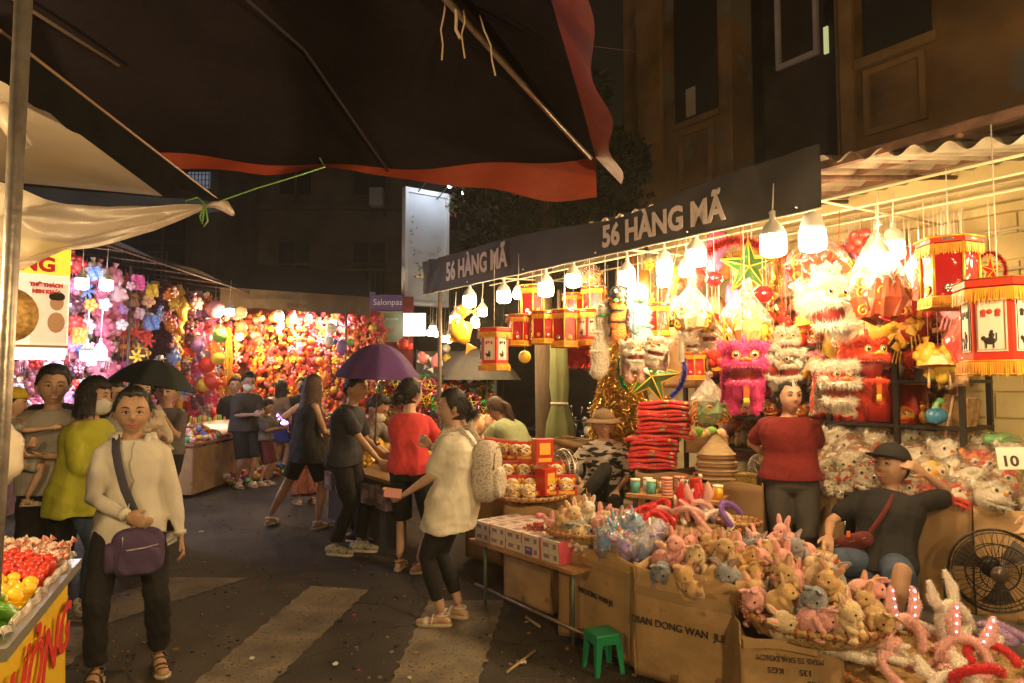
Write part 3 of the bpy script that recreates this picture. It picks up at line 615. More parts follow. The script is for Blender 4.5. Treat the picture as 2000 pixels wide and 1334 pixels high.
def person(label, loc, yaw, H=1.6, sex='f', vox=.011, lean=0, sway=0, pelvis=None, feet=None, hands=None, elb=None, head=(0, 0, 0), twist=0,
           skin=0, top='x', topm=None, sleeve='short', hem=.02, loose=1., bottom='trousers', botm=None, shoe='sneaker', shoem=None, hair='short', hm=None,
           mask=False, cap=None, smile=False, build=1., curl=(.5, .5), palms=None, hemflare=0., strap=None, knee=None, cat='person', mid=None, chub=0., neckline=0, seedv=None, age=0, group='people in the market street'):
    t = thing('person', label, cat, loc, R(yaw), group); s = H/1.62; fb = build; seed = seedv or int(abs(loc[0]*997+loc[1]*613)) % 10000
    sh_w = (.148 if sex == 'f' else .172)*s*fb**.5; hp_w = .085*s*fb**.4
    zp = (.524*H if pelvis is None else pelvis[2]); px_, py_ = (0, 0) if pelvis is None else pelvis[:2]
    P = np.array((px_, py_, zp)); tl_ = .290*H      # pelvis to neck base
    up = np.array((math.sin(R(sway)), math.sin(R(lean))*math.cos(R(sway)), math.cos(R(lean))*math.cos(R(sway)))); rt = np.array((math.cos(R(twist)), math.sin(R(twist)), 0)); rt = _n(rt-up*(rt@up)); fw = np.cross(up, rt)
    rt0 = np.array((1, 0, 0.)); fw0 = np.array((0, 1, 0.))
    def spine(k): b = math.sin(math.pi*k)*.02*s; return P+up*tl_*k-fw*b*(1 if lean < 15 else 1.5)
    prof = [(-.16, .120, .085), (-.06, .168, .105), (.06, .170, .108), (.22, .145, .098), (.42, .128 if sex == 'f' else .138, .092), (.62, .142 if sex == 'f' else .155, .104 if sex == 'f' else .105), (.78, .150 if sex == 'f' else .166, .098), (.90, .128 if sex == 'f' else .146, .076), (1.0, .070, .055)]
    def ring(k, a, b, n=20):
        c = spine(k); r_, f_ = (rt0*(1-k)+rt*k) if 0 <= k <= 1 else (rt0 if k < 0 else rt), (fw0*(1-k)+fw*k) if 0 <= k <= 1 else (fw0 if k < 0 else fw)
        r_, f_ = _n(r_), _n(f_); th = np.arange(n)*2*math.pi/n; ct, st = np.cos(th), np.sin(th)
        ct = np.sign(ct)*np.abs(ct)**.85; st = np.sign(st)*np.abs(st)**.85
        return c+np.outer(ct*a*s*fb, r_)+np.outer(st*b*s*fb**1.3, f_)
    G = [g_loft([ring(k, a*(.86 if top and k < .95 else .93), b*(.86 if top and k < .95 else .93)) for k, a, b in prof])]
    N = spine(1.0); hv = _n(up*.9+np.array((0, 0, .5))+fw*.25); HC = N+hv*.158*s
    G.append(g_limb([N-hv*.04*s, N+hv*.04*s, N+hv*.10*s], [.056*s*fb**.4, .050*s*fb**.4, .052*s*fb**.4], 12))
    Rh = rotm(R(head[0]+twist*.5), R(head[1]), R(head[2])); hs = s*(1.13 if H > 1.3 else 1.32 if H > 1 else 1.42); 
    if H < 1.3: HC = HC+hv*.02
    G += head_geo(HC, Rh, hs, chub)
    # arms
    lu, lf = .178*H, .152*H; sh, el, wr = {}, {}, {}
    for i, sd in ((0, -1), (1, 1)):
        a = spine(.90)+rt*sd*(sh_w-.012*s); sh[i] = a
        tg = (hands[i] if hands and hands[i] is not None else (sd*(.22*s*fb), .05*s, P[2]-.03*H)); e_h = (elb[i] if elb and elb[i] is not None else (sd*.5, -1, -.2))
        e, w_ = ik(a, tg, lu, lf, e_h); el[i], wr[i] = e, w_
        G.append(g_limb([a-rt*sd*.015*s, a+(e-a)*.3, e, e+(w_-e)*.25, w_], [(.040 if sleeve != 'none' else .046)*s*fb, .040*s*fb, .033*s*fb**.7, .034*s*fb**.7, .020*s], 11))
    F_ = {}
    for i, sd in ((0, -1), (1, 1)):
        f = _n(wr[i]-el[i]); pn = (palms[i] if palms and palms[i] is not None else (-sd*1., .0, 0)); hg, sdv = hand_geo(wr[i], f, pn, s, curl[i]); 
        side = 1 if (sdv @ np.array((0, 1, .3))) > 0 else -1
        G += hg+[thumb_geo(wr[i], f, _n(np.array(pn, float)-f*(np.array(pn, float)@f)), sdv, side, s)]
    # legs
    feet = feet or ((-.09*s, .02, 0), (.09*s, -.01, 0)); kn, an = {}, {}
    lt_, ls_ = .245*H, .235*H
    for i, sd in ((0, -1), (1, 1)):
        fx, fy, fyaw = feet[i][:3]; fz = feet[i][3] if len(feet[i]) > 3 else 0.; fp = feet[i][4] if len(feet[i]) > 4 else 0.
        A = np.array((fx, fy, fz+.052*H+(.012 if shoe != 'bare' else 0))); h = P+rt0*sd*hp_w+np.array((0, 0, -.02*s))
        k_, A2_ = ik(h, A, lt_, ls_, knee[i] if knee and knee[i] is not None else (math.sin(-R(fyaw))*1, math.cos(R(fyaw)), .1)); kn[i], an[i] = k_, A
        G.append(g_limb([h+np.array((0, 0, .03*s)), h+(k_-h)*.35, k_, k_+(A-k_)*.3, A+(k_-A)*.08], [.085*s*fb, .074*s*fb, .050*s*fb**.6, .053*s*fb**.6, .031*s], 13))
        fd = np.array((-math.sin(R(fyaw)), math.cos(R(fyaw)), 0)); fd = _n(fd+np.array((0, 0, fp))); fz_ = np.array((0, 0, -.052*H+.022*s))
        G.append(g_limb([A+fz_-fd*.045*s, A+fz_*.6, A+fz_+fd*.07*s, A+fz_*1.05+fd*.15*s], [(.027*s, .027*s), (.031*s, .034*s), (.038*s, .022*s), (.033*s, .014*s)], 12))
        F_[i] = (A, fd)
    (V, F), NN = remesh(join(*G), min(vox, .0085) if H > 1.3 else min(vox, .008), 2, .5)
    MB().add((V, F)).build('body', SKIN[skin], t)
    # face
    def hp(x, y, z): return HC+Rh@(np.array((x, y, z))*hs)
    ey = (-Rh)*0
    def place(g, p): return ((g[0]*hs)@Rh.T+hp(*p), g[1])
    for sd in (-1, 1):
        e = MB().add(place(g_sphere(.0150, .006, .0062, nu=10, nv=6), (sd*.029, .0775, .006)), 0).add(place(g_sphere(.0068, .005, .0064, nu=8, nv=6), (sd*.029, .0805, .0062)), 1)
        e.add(place(g_limb([(-.017, 0, -.003), (-.006, .003, .0045), (.007, .003, .0045), (.018, -.003, -.001)], [.0022]*4, 5), (sd*.029, .0805, .0055)), 2)
        if not (mask == 'full'): e.build('eye', [eyew, eyed, browm], t)
        geo('eyebrow', place(g_limb([(sd*-.014, .001, -.003), (0, .003, .003), (sd*.018, -.004, -.001)], [.0028, .0034, .0018], 6), (sd*.030, .0865, .029)), browm, t)
    if not mask:
        m_ = MB().add(place(g_limb([(-.023, -.006, .002 if not smile else .006), (-.009, .002, .0015), (0, .003, -.001), (.009, .002, .0015), (.023, -.006, .002 if not smile else .006)], [.002, .0045, .0045, .0045, .002], 6), (0, .0885, -.055)), 0)
        m_.add(place(g_limb([(-.017, -.004, 0), (0, .002, -.003), (.017, -.004, 0)], [.002, .0055, .002], 6), (0, .0885, -.064)), 0)
        if smile: m_.add(place(g_sphere(.018, .004, .0052, nu=10, nv=6), (0, .0905, -.0585)), 1)
        m_.build('mouth', [lipm, teeth], t)
        if age: geo('eye_bag', join(*[place(g_limb([(-.014, 0, .001), (0, .002, -.003), (.014, -.002, .001)], [.0018]*3, 5), (sd*.029, .083, -.009)) for sd in (-1, 1)]), lid, t)
    else:
        g = g_sphere(1, 1, 1, nu=24, nv=16); V_ = g[0]; x, y, z = V_.T; low = np.clip(-z, 0, 1)
        k = V_*np.array((.073, .066, .060)); k[:, 1] = np.where(y > 0, k[:, 1]*1.0+.010*np.exp(-(x/.5)**2-(z/.6)**2), k[:, 1]*.15); 
        MB().add(place((k, g[1]), (0, .037, -.052)), 0).add(place(g_limb([(-.066, .02, .0), (-.078, -.02, .012), (-.08, -.03, .014)], [.0018]*3, 5), (0, 0, -.035)), 0).add(place(g_limb([(.066, .02, .0), (.078, -.02, .012), (.08, -.03, .014)], [.0018]*3, 5), (0, 0, -.035)), 0).build('face_mask', maskm, t)
    # hair
    hm = hm or hairm; g = g_sphere(1, 1, 1, nu=64, nv=44); V_ = g[0]; x, y, z = V_.T; az = np.arctan2(x, y)
    line = {'short': .60, 'bob': .42, 'long': .60, 'bun': .60, 'pony': .6, 'updo': .68}.get(hair, .58)
    front = line+.10*np.cos(az*7+seed)*.3; back = -.62 if hair == 'short' else -.68; side = -.02 if hair == 'short' else -.25
    wf = np.clip((np.cos(az)+.1)/.9, 0, 1); lim = back+(side-back)*np.clip((1-np.abs(np.abs(az)-1.7)/1.2), 0, 1); lim = np.where(np.abs(az) < 1.45, side+(front-side)*np.clip((1.45-np.abs(az))/.55, 0, 1), lim)
    msk = np.clip((z-lim)/.10, 0, 1); thick = .10 if hair == 'short' else .12
    vol = 1+ (thick+ (.07*np.clip(z, 0, 1) if hair == 'short' else .04*np.clip(z, 0, 1))+ .022*np.sin(az*26+z*9+seed)*np.cos(z*11+az*3)+.014*np.sin(az*61+seed))*msk-.12*(1-msk)
    if age or hair in ('updo', 'bun'): vol = 1+(vol-1)*.72
    HM = MB(); HM.add(place(((V_*np.array((.078, .094, .113))*vol[:, None]), g[1]), (0, -.003, .002)))
    def curtain(L, a1, rad=1.14, flare=0., wave=0., z0=.03):
        def f(u, v, o):
            a = -a1+2*a1*u; vv = v; zz = z0-L*v; nar = 1-.22*min(1, v*1.5)+flare*v; r = (rad-o)*nar+ wave*math.sin(v*12+a*2)+.03*math.sin(a*23+v*4)
            return np.array((.078*r*math.sin(a), -.094*r*math.cos(a)-(.012*v if L > .2 else 0), zz+.02*math.sin(a*17)*v**3))
        for o in (0, .18): HM.add(place(g_grid(lambda u, v: f(u, v, o), 40, 14), (0, 0, 0)))
    if hair == 'bob': curtain(.145, 2.15, 1.16, .28)
    if hair == 'bobs': curtain(.09, 1.9, 1.17, .12)
    if hair == 'long': curtain(.40, 1.7, 1.14, .25, .03)
    if hair == 'mid': curtain(.24, 1.95, 1.15, .45)
    if hair == 'updo': HM.add(place(g_sphere(.05, .035, .04, nu=14, nv=10), (0, -.10, -.03)))
    if hair == 'bun':
        HM.add(place(g_sphere(.052, .04, .042, nu=18, nv=12), (0, -.115, -.03 if hair == 'bun' else -.01)))
    if hair == 'pony': HM.add(place(g_limb([(0, -.10, .02), (0, -.14, -.03), (0, -.13, -.13), (0.01, -.12, -.22)], [.02, .028, .026, .008], 10), (0, 0, 0)))
    # loose strands
    HV = np.concatenate(HM.V); ok = np.ones(len(HV), bool); ok[:len(V_)] = msk > .5; HF = [f for f in HM.F if all(ok[i] for i in f)]; short = hair == 'short' or H < 1.3
    HM.add(g_fur((HV, HF), 2600, (.020 if short else .045)*s, .0011*s, tuple(-Rh[:, 1]*(.1 if short else .5)+np.array((0, 0, -.7 if short else -1.7))), .35, .003), 0, False)
    HM.build('hair', hm, t)
    if cap:
        cm, kind = cap
        cg = g_sphere(1, 1, 1, nu=28, nv=18); v3 = cg[0].copy(); v3[:, 2] = np.where(v3[:, 2] < 0, v3[:, 2]*.05, v3[:, 2])
        if kind == 'cap':
            MB().add(place((v3*np.array((.094, .112, .098)), cg[1]), (0, -.004, .040)), 0).add(place(g_prism([(math.sin(a)*.078, .09+math.cos(a)*.085) for a in np.linspace(-1.45, 1.45, 14)]+[(math.sin(a)*.078, .07) for a in (1.3, -1.3)], .007), (0, .0, .040)), 0).build('cap', cm, t)
        else:
            MB().add(place((v3*np.array((.092, .108, .088)), cg[1]), (0, -.004, .045)), 0).add(place(g_lathe([(.08, .0), (.12, -.01), (.158, -.035), (.156, -.040), (.118, -.016), (.08, -.006)], 24), (0, 0, .052)), 0).build('hat', cm, t)
    # top garment
    if top:
        lo_ = 1.07*loose; z_h = hem; rings = []
        ks = [(k, a, b) for k, a, b in prof]; kk = [z_h+(1.0-z_h)*i/11 for i in range(12)]
        for k in kk:
            a = np.interp(k, [q[0] for q in prof], [q[1] for q in prof]); b = np.interp(k, [q[0] for q in prof], [q[2] for q in prof])
            if k < .7: a = max(a, (.132 if loose > 1.05 else .120)*1.0) ; b = max(b, .092)
            fl = 1+hemflare*max(0, (.55-k))/.6; w_ = (.013 if k < .7 else .019) if k < .95 else .010
            if hem < -.1 and k < .12: a, b = max(a, .168), max(b, .112)
            if k > .97: a, b = .072, .062
            a_ = (a*lo_*fl+w_); b_ = (b*lo_*fl+w_)
            rings.append(ring(k, a_, b_, 28))
        g2 = [g_loft(rings)]
        for i, sd in ((0, -1), (1, 1)):
            if sleeve == 'none': continue
            a, e, w_ = sh[i], el[i], wr[i]; q = .047*s*fb
            a0_ = a-rt*sd*.03*s
            if sleeve == 'short': g2.append(g_limb([a0_, a+(e-a)*.12, a+(e-a)*(.66 if loose < 1.15 else .78)], [q*1.0, q*1.12*lo_, q*1.08*lo_**1.6], 14))
            elif sleeve == 'long': g2.append(g_limb([a0_, a+(e-a)*.12, a+(e-a)*.6, e, e+(w_-e)*.4, e+(w_-e)*.97], [q, q*1.12*lo_, q*1.05*lo_, q*.95*lo_, q*.86*lo_, q*.62], 14))
            else: g2.append(g_limb([a0_, a+(e-a)*.15, a+(e-a)*.75, e+(w_-e)*.1], [q, q*1.1*lo_, q*1.15*lo_, q*1.05*lo_], 14))
        (V, F), NN = remesh(join(*g2), vox, 3, .5); am = .013*(loose if loose > 1 else .7)
        k = np.clip(((V-P)@up)/tl_, 0, 1); kx = np.clip((1.05-k)*1.4, .25, 1)
        V2 = folds(V, NN*kx[:, None], am*s, 11, seed+3, .45); V2 = folds(V2, NN, .0022*s, 30, seed+9, .5)
        MB().add((V2, F)).build({'x': 'shirt'}.get(top, top), topm, t)
        if top == 'jacket':
            col = ring(1.01, .098, .082, 24); geo('collar', g_loft([np.where((np.arange(24)[:, None] % 24 >= 4) & (np.arange(24)[:, None] <= 8), ring(.93, q*1.02, q2, 24), ring(zz, q, q2, 24)) for zz, q, q2 in ((.96, .100, .078), (1.02, .096, .076), (1.06, .090, .078), (1.07, .100, .088), (1.03, .112, .092))], cap=False), topm, t)
            # zip follows the jacket front
            hood = g_loft([ring(.88, .11, .06, 20)-fw*.075*s, ring(.97, .13, .055, 20)-fw*.09*s, ring(1.05, .12, .05, 20)-fw*.075*s]); geo('hood', hood, topm, t)
            zl = []
            for k in np.linspace(-.10, 1.0, 14):
                pl = spine(k); m_ = (np.abs((V2-pl)@up) < .012*s*1.5) & (np.abs((V2-pl)@rt) < .02*s); c_ = V2[m_]
                if len(c_): j = np.argmax((c_-pl)@fw); zl.append(c_[j]+fw*.003)
            geo('zip', g_limb(zl, [.0045]*len(zl), 6), mat('zip_grey', (.40, .37, .33), .4, metal=.4), t)
            for i in (0, 1):
                cf = el[i]+(wr[i]-el[i])*.97; geo('cuff', g_limb([el[i]+(wr[i]-el[i])*.88, cf], [.036*s, .034*s], 14, ends=False), topm, t)
            
    # bottom garment
    if bottom:
        wl = .16; tk = {'trousers': 1.13, 'leggings': 1.05, 'shorts': 1.28, 'skirt': 1.0, 'wide': 1.35, 'jeans': 1.08, 'long_shorts': 1.22}[bottom]
        g3 = [g_loft([ring(-.20, .125*tk, .09*tk), ring(-.10, .168*1.04, .108*1.06), ring(.04, .172*1.03, .110*1.05), ring(wl, .158*1.03, .104*1.04)])]
        if bottom == 'skirt':
            L0 = {'s': .42}.get('s'); c0 = (kn[0]+kn[1])/2; a_, b_ = P+np.array((0, 0, .03)), c0*.7+P*.3
            g3.append(g_limb([a_, a_*.5+b_*.5, b_], [(.17*s, .12*s), (.19*s, .145*s), (.2*s, .16*s)], 24, ends=False, up=(0, 1, 0)))
        else:
            for i, sd in ((0, -1), (1, 1)):
                h = P+rt0*sd*hp_w+np.array((0, 0, -.01*s)); k_, A = kn[i], an[i]; q = s*fb
                if bottom in ('shorts', 'long_shorts'):
                    e = k_ + (0 if bottom == 'shorts' else 1)*(A-k_)*.12+(h-k_)*(.12 if bottom == 'shorts' else 0)
                    g3.append(g_limb([h+np.array((0, 0, .03*s)), h+(k_-h)*.35, e], [.092*q, .086*q*tk**.4, .074*q*tk**.6], 16, ends=False))
                else:
                    end = A+(k_-A)*(.10 if bottom in ('trousers', 'jeans') else .22 if bottom == 'leggings' else .05)
                    rr = {'trousers': (.088, .068, .066, .056), 'leggings': (.087, .061, .064, .044), 'jeans': (.088, .064, .064, .048), 'wide': (.1, .095, .1, .11)}[bottom]
                    g3.append(g_limb([h+np.array((0, 0, .03*s)), h+(k_-h)*.35, k_, k_+(A-k_)*.35, end], [.092*q, rr[0]*q*1.03, rr[1]*q, rr[2]*q, rr[3]*s], 16, ends=False))
        (V, F), NN = remesh(join(*g3), vox, 3, .5); kx = np.clip((P[2]+.1*s-V[:, 2])/.35, .2, 1)
        V = folds(V, NN*kx[:, None], (.009 if bottom in ('trousers', 'wide') else .0035)*s, 20, seed+5, .9)
        MB().add((V, F)).build({'trousers': 'trousers', 'leggings': 'leggings', 'shorts': 'shorts', 'long_shorts': 'shorts', 'skirt': 'skirt', 'wide': 'trousers', 'jeans': 'jeans'}[bottom], botm, t)
    # shoes
    sm = shoem or mat('sandal_white', (.72, .66, .56), .6)
    for i in (0, 1):
        if shoe == 'bare': break
        A, fd = F_[i]; sd_ = np.cross(np.array((0, 0, 1)), fd); sd_ = _n(sd_); upv = np.cross(fd, sd_); c = A+np.array((0, 0, -.052*H-.006*s))
        def fo(sc_, o=0): 
            return [c+fd*(q*s)+sd_*(w_*sc_*s) for q, w_ in ((-.075, 0), (-.066, .024), (-.03, .033), (.04, .036), (.10, .043), (.15, .036), (.176, .012), (.18, 0), (.176, -.014), (.15, -.034), (.10, -.040), (.04, -.033), (-.03, -.031), (-.066, -.022))]
        th = .020*s; o1 = fo(1.12); n_ = len(o1); b0 = np.array(o1)-upv*.004; SHO = MB()
        SHO.add(g_loft([b0, b0+upv*th]), 0)
        if shoe in ('sandal', 'strap'):
            zf = .03*s
            for q, hgt in ((.105, .040), (.06, .054)) if shoe == 'sandal' else ((.12, .036), (.08, .048), (.03, .064)):
                a = [c+fd*q*s+sd_*x_*s+upv*(z_*s) for x_, z_ in ((-.044, .012), (-.036, hgt*.75), (-.015, hgt+.003), (.015, hgt+.003), (.036, hgt*.75), (.044, .012))]
                SHO.add(g_limb(a, [(.017*s, .005*s)]*6 if shoe == 'sandal' else [(.008*s, .005*s)]*6, 8, ends=False, up=fd if False else None), 1)
            if shoe == 'strap' or True:
                a = [A+sd_*x_*s+fd*y_*s+np.array((0, 0, -.02*s)) for x_, y_ in ((-.036, .02), (-.034, -.03), (0, -.05), (.034, -.03), (.036, .02))]; SHO.add(g_limb(a, [.006*s]*5, 6), 1)
        elif shoe == 'flat':
            SHO.add(g_limb([A+fd*q*s+upv*(-.052*H+z_*s) for q, z_ in ((-.05, .030), (0, .020), (.06, .022), (.15, .020))], [(.034*s, .028*s), (.036*s, .018*s), (.040*s, .018*s), (.034*s, .014*s)], 12), 1)
            SHO.add(xf(g_sphere(.018, .008, .010, nu=8, nv=6), tuple(A+fd*.135*s+upv*(-.052*H+.042*s))), 2)
        else:
            SHO.add(g_limb([A+fd*q*s+upv*(-.052*H+z_*s) for q, z_ in ((-.052, .040), (0, .052), (.055, .042), (.115, .034), (.155, .030))], [(.036*s, .034*s), (.040*s, .050*s), (.042*s, .036*s), (.044*s, .026*s), (.036*s, .018*s)], 12), 1)
            for q in (.05, .07, .09): SHO.add(g_limb([A+fd*q*s+sd_*x_*s+upv*(-.052*H+(.082-q*.2)*s) for x_ in (-.022, .022)], [.004*s]*2, 5), 2)
        SHO.build({'sandal': 'sandal', 'strap': 'sandal', 'flat': 'shoe', 'sneaker': 'sneaker'}[shoe], [mat('sole_'+sm.name, (.5, .42, .3), .7) if shoe != 'sneaker' else mat('white_rubber', (.75, .72, .66), .6), sm, mat('dark_trim', (.03, .02, .02), .5) if shoe == 'flat' else mat('lace_white', (.8, .78, .74), .7)], t)
    M = Matrix.Translation(Vector(loc)) @ Matrix.Rotation(R(yaw), 4, 'Z')
    tw = lambda p: M @ Vector(p)
    return dict(root=t, wr=[tw(wr[0]), tw(wr[1])], el=[tw(el[0]), tw(el[1])], sh=[tw(sh[0]), tw(sh[1])], spine=lambda k: tw(spine(k)), head=tw(HC), ring=lambda k, a, b, n=20: [tw(p) for p in ring(k, a, b, n)], tw=tw, hp=lambda *a: tw(hp(*a)), s=s)
# ------------------------------------------------------------------ the cast
def gp(px, py): p = gz(px, py); return (p.x, p.y, 0)
beige_j = cloth('beige_jacket', (.64, .59, .50), bump=.3, bscale=9); black_t = cloth('black_trousers', (.014, .012, .013)); navy = cloth('navy_tee', (.028, .030, .042)); redt = cloth('coral_red_tee', (.75, .065, .07))
whitet = cloth('white_tee', (.74, .68, .58)); blk = cloth('black_cotton', (.012, .011, .012)); grey_t = cloth('grey_tee', (.16, .14, .13)); lgrey = cloth('light_grey_tee', (.42, .38, .34)); denim = cloth('blue_denim', (.055, .085, .15), var=.3, vscale=14)
limem = cloth('lime_blouse', (.42, .42, .03)); maroon = cloth('maroon_knit', (.19, .012, .012)); creamr = cloth('cream_ruffle', (.75, .62, .44))
tan_s = mat('tan_sandal', (.42, .24, .13), .6); whs = mat('sandal_white', (.72, .66, .56), .6); dks = mat('dark_sandal', (.05, .03, .02), .5)
# 1 woman with the purple shoulder bag
w1 = person('middle-aged woman in beige zip jacket and black trousers, nearest to the viewer', gp(244, 1322), 206, 1.56, vox=.009, lean=2, skin=2, top='jacket', topm=beige_j, sleeve='long', hem=-.28, loose=1.0, build=.98,
       bottom='trousers', botm=black_t, shoe='strap', shoem=dks, hair='updo', hands=((-.25, .03, .72), (-.0, .27, .90)), elb=(None, (1.2, -.6, -.4)), feet=((-.16, -.03, 10), (.13, .06, -14)), head=(2, -5, 0), curl=(.5, .7), palms=((1, 0, 0), (-.3, -1, .0)), age=1, chub=.4)
# 2 man with the child
w2 = person('smiling young man in light grey tee carrying a toddler', gp(88, 1190), 200, 1.70, 'm', vox=.011, skin=0, topm=lgrey, loose=1.05, hem=-.18, bottom='trousers', botm=black_t, shoe='sneaker', hair='short', smile=True,
       hands=((-.02, .24, 1.08), (.12, .26, 1.14)), elb=((-1, -.3, -.6), (1, -.3, -.6)), head=(20, -3, 0), palms=((0, -.3, 1), (0, -.3, 1)))
# 3 toddler
tod = cloth('toddler_print', (.30, .31, .26), speck=((.62, .16, .06), 18, .60), var=.5, vscale=26)
pc = w2['spine'](.62); 
w3 = person('toddler in yellow cap and grey patterned suit held on the arm of the smiling man', (pc.x-.13, pc.y-.24, .97-.30), 290, .90, vox=.009, pelvis=(0, 0, .40), skin=0, topm=tod, hem=-.2, loose=1.12, sleeve='short', bottom='shorts', botm=tod, shoe='sandal', hair='short', cap=(cloth('yellow_cap', (.62, .45, .02)), 'cap'),
       feet=((-.09, .12, 0, .07), (.10, .14, 0, .08)), hands=((-.06, .26, .58), (.12, .26, .60)), head=(10, 0, 0), chub=1)
# 4 lime blouse
w4 = person('woman with black bob, white mask, lime green blouse and blue jeans', gp(163, 1196), 262, 1.62, vox=.0105, skin=0, topm=limem, sleeve='mid', hem=-.34, loose=1.12, hemflare=.35, bottom='jeans', botm=denim, shoe='flat', shoem=whs, hair='bob', mask=True,
       hands=((-.1, .26, .95), (.08, .28, .93)), head=(8, -4, 0), feet=((-.07, -.05, 0), (.08, .08, -10)))
# 5 friends behind
w5 = person('dark-haired woman in grey top partly hidden behind the lime green blouse', gp(206, 1120), 240, 1.60, vox=.013, topm=lgrey, bottom='trousers', botm=black_t, hair='mid', mask=True, sleeve='short', head=(10, 0, 0))
w6 = person('woman in cream ruffled blouse and white mask under the black umbrella', gp(262, 1080), 225, 1.64, vox=.012, topm=creamr, bottom='wide', botm=black_t, hair='long', mask=True, sleeve='mid', loose=1.25, hemflare=.2, hands=((-.1, .3, 1.1), (.16, .28, 1.12)), head=(0, 0, 0))
w7 = person('person with short dark hair half hidden behind the smiling man', gp(97, 1120), 225, 1.72, 'm', vox=.014, topm=blk, bottom='trousers', botm=black_t, hair='short')
w8 = person('person in black top holding the black umbrella behind the ruffled blouse', gp(318, 1060), 178, 1.62, 'm', vox=.014, topm=grey_t, bottom='trousers', botm=black_t, hair='short', hands=((-.08, .2, 1.25), None), head=(20, 0, 0))
# ruffles on the cream blouse
for k in range(5):
    kk = .95-.17*k; geo('ruffle', g_loft([np.array([w6['root'].matrix_basis.inverted() @ Vector(p) for p in w6['ring'](kk-(.0 if j == 0 else .13), .20+.03*j+.02*k, .13+.03*j, 48)])*1.0+np.array([[.008*math.sin(i*2.1), .008*math.cos(i*2.1), .01*math.sin(i*1.7)] for i in range(48)])*j for j in (0, 1)], cap=False), creamr, w6['root'])
# 9.. mid-distance left group
w9 = person('tall man in dark tee and shorts with mask by the toy tables', gp(474, 952), 232, 1.74, 'm', vox=.014, lean=6, skin=1, topm=cloth('charcoal_tee', (.05, .045, .045)), loose=1.15, hem=-.15, bottom='long_shorts', botm=blk, shoe='sandal', shoem=whs, hair='short', mask=True, hands=((-.05, .42, 1.12), (.1, .4, 1.1)), head=(-15, -18, 0))
w10 = person('person in black standing just behind the tall man by the toy tables', gp(455, 932), 200, 1.66, 'm', vox=.015, topm=blk, bottom='trousers', botm=black_t, hair='short', loose=1.15)
w11 = person('boy in grey tee and maroon shorts beside the tall man', gp(515, 948), 262, 1.30, 'm', vox=.012, skin=1, topm=grey_t, loose=1.2, bottom='long_shorts', botm=cloth('maroon_shorts', (.12, .02, .03)), shoe='sandal', shoem=whs, hair='short', hands=((-.05, .3, .86), (.1, .3, .88)), head=(0, -20, 0))
w12 = person('woman with long black hair and blue skirt seen from behind', gp(545, 925), -15, 1.62, vox=.014, topm=cloth('dusty_brown_top', (.18, .12, .09)), bottom='skirt', botm=cloth('royal_blue_skirt', (.03, .05, .30)), hair='long', shoe='sandal', shoem=whs)
w13 = person('woman in pink top and brown striped trousers holding a glowing purple toy', gp(598, 985), 35, 1.60, vox=.013, topm=cloth('pink_top', (.72, .36, .33)), sleeve='none', bottom='wide', botm=mat('brown_striped_cloth', (.22, .07, .035), .8, stretch=(14, 14, .2), var=.6, vscale=3), hair='updo', shoe='strap', shoem=tan_s, hands=((-.24, .30, 1.02), (.2, .33, 1.28)), head=(-20, -10, 0), elb=((-1, -.3, -.4), (1, .2, -1)))
w14 = person('man in dark clothes browsing the red toys, half hidden by the crowd', gp(588, 925), 190, 1.66, 'm', vox=.016, topm=blk, bottom='trousers', botm=black_t, hair='short', mask=False)
w14b = person('person in pale top bending at the red toy stall behind the boy', gp(535, 905), 20, 1.58, 'f', vox=.016, topm=creamr, bottom='trousers', botm=black_t, hair='bob')
w15 = person('woman in short black off-shoulder dress with brown shoulder-length hair, striding', gp(598, 1030), -48, 1.66, vox=.010, lean=3, skin=1, topm=blk, sleeve='none', hem=-.35, loose=1.0, hemflare=.25, bottom='shorts', botm=blk, hair='mid', hm=hairb, shoe='sandal', shoem=whs,
       feet=((-.30, -.28, 38, .02), (.16, .05, 20)), hands=((-.1, .3, 1.02), (.14, .32, 1.0)))
# 16 navy tee man
w16 = person('smiling man in navy tee, black trousers and patterned sneakers leaning over the display', gp(668, 1082), 262, 1.68, 'm', vox=.0095, lean=9, skin=1, topm=navy, loose=1.08, hem=-.14, bottom='trousers', botm=black_t, shoe='sneaker', shoem=mat('patterned_canvas_shoe', (.60, .56, .48), .7, speck=((.06, .06, .07), 60, .56), var=.1), hair='short', smile=True,
       hands=((-.16, .34, .90), (.12, .44, .80)), elb=((-.6, -1, -.3), (.4, -1, -.3)), head=(-12, -8, 0), feet=((-.10, .12, 0), (.06, -.05, -5)), palms=((1, 0, -.3), (-1, 0, -.3)))
w17 = person('man in grey tee and white mask bending over the gold toys', gp(700, 1055), 250, 1.60, 'm', vox=.012, lean=30, pelvis=(0, -.1, .78), skin=1, topm=grey_t, loose=1.08, bottom='trousers', botm=black_t, shoe='sneaker', shoem=dks, hair='short', mask=True, hands=((-.12, .55, .78), (.12, .52, .80)), head=(0, -32, 0))
# 18 red tee woman
w18 = person('woman in bright red tee and black knee shorts seen from behind', gp(797, 1118), -14, 1.62, vox=.0095, skin=0, topm=redt, loose=1.06, hem=-.08, bottom='long_shorts', botm=blk, shoe='sandal', shoem=tan_s, hair='bun', build=.98,
       hands=((-.10, .32, .85), (.24, .34, .88)), elb=((-1, -.4, -.2), (1, -.6, -.3)), head=(-30, 0, 0), feet=((-.10, .05, 8), (.10, -.02, -50)))
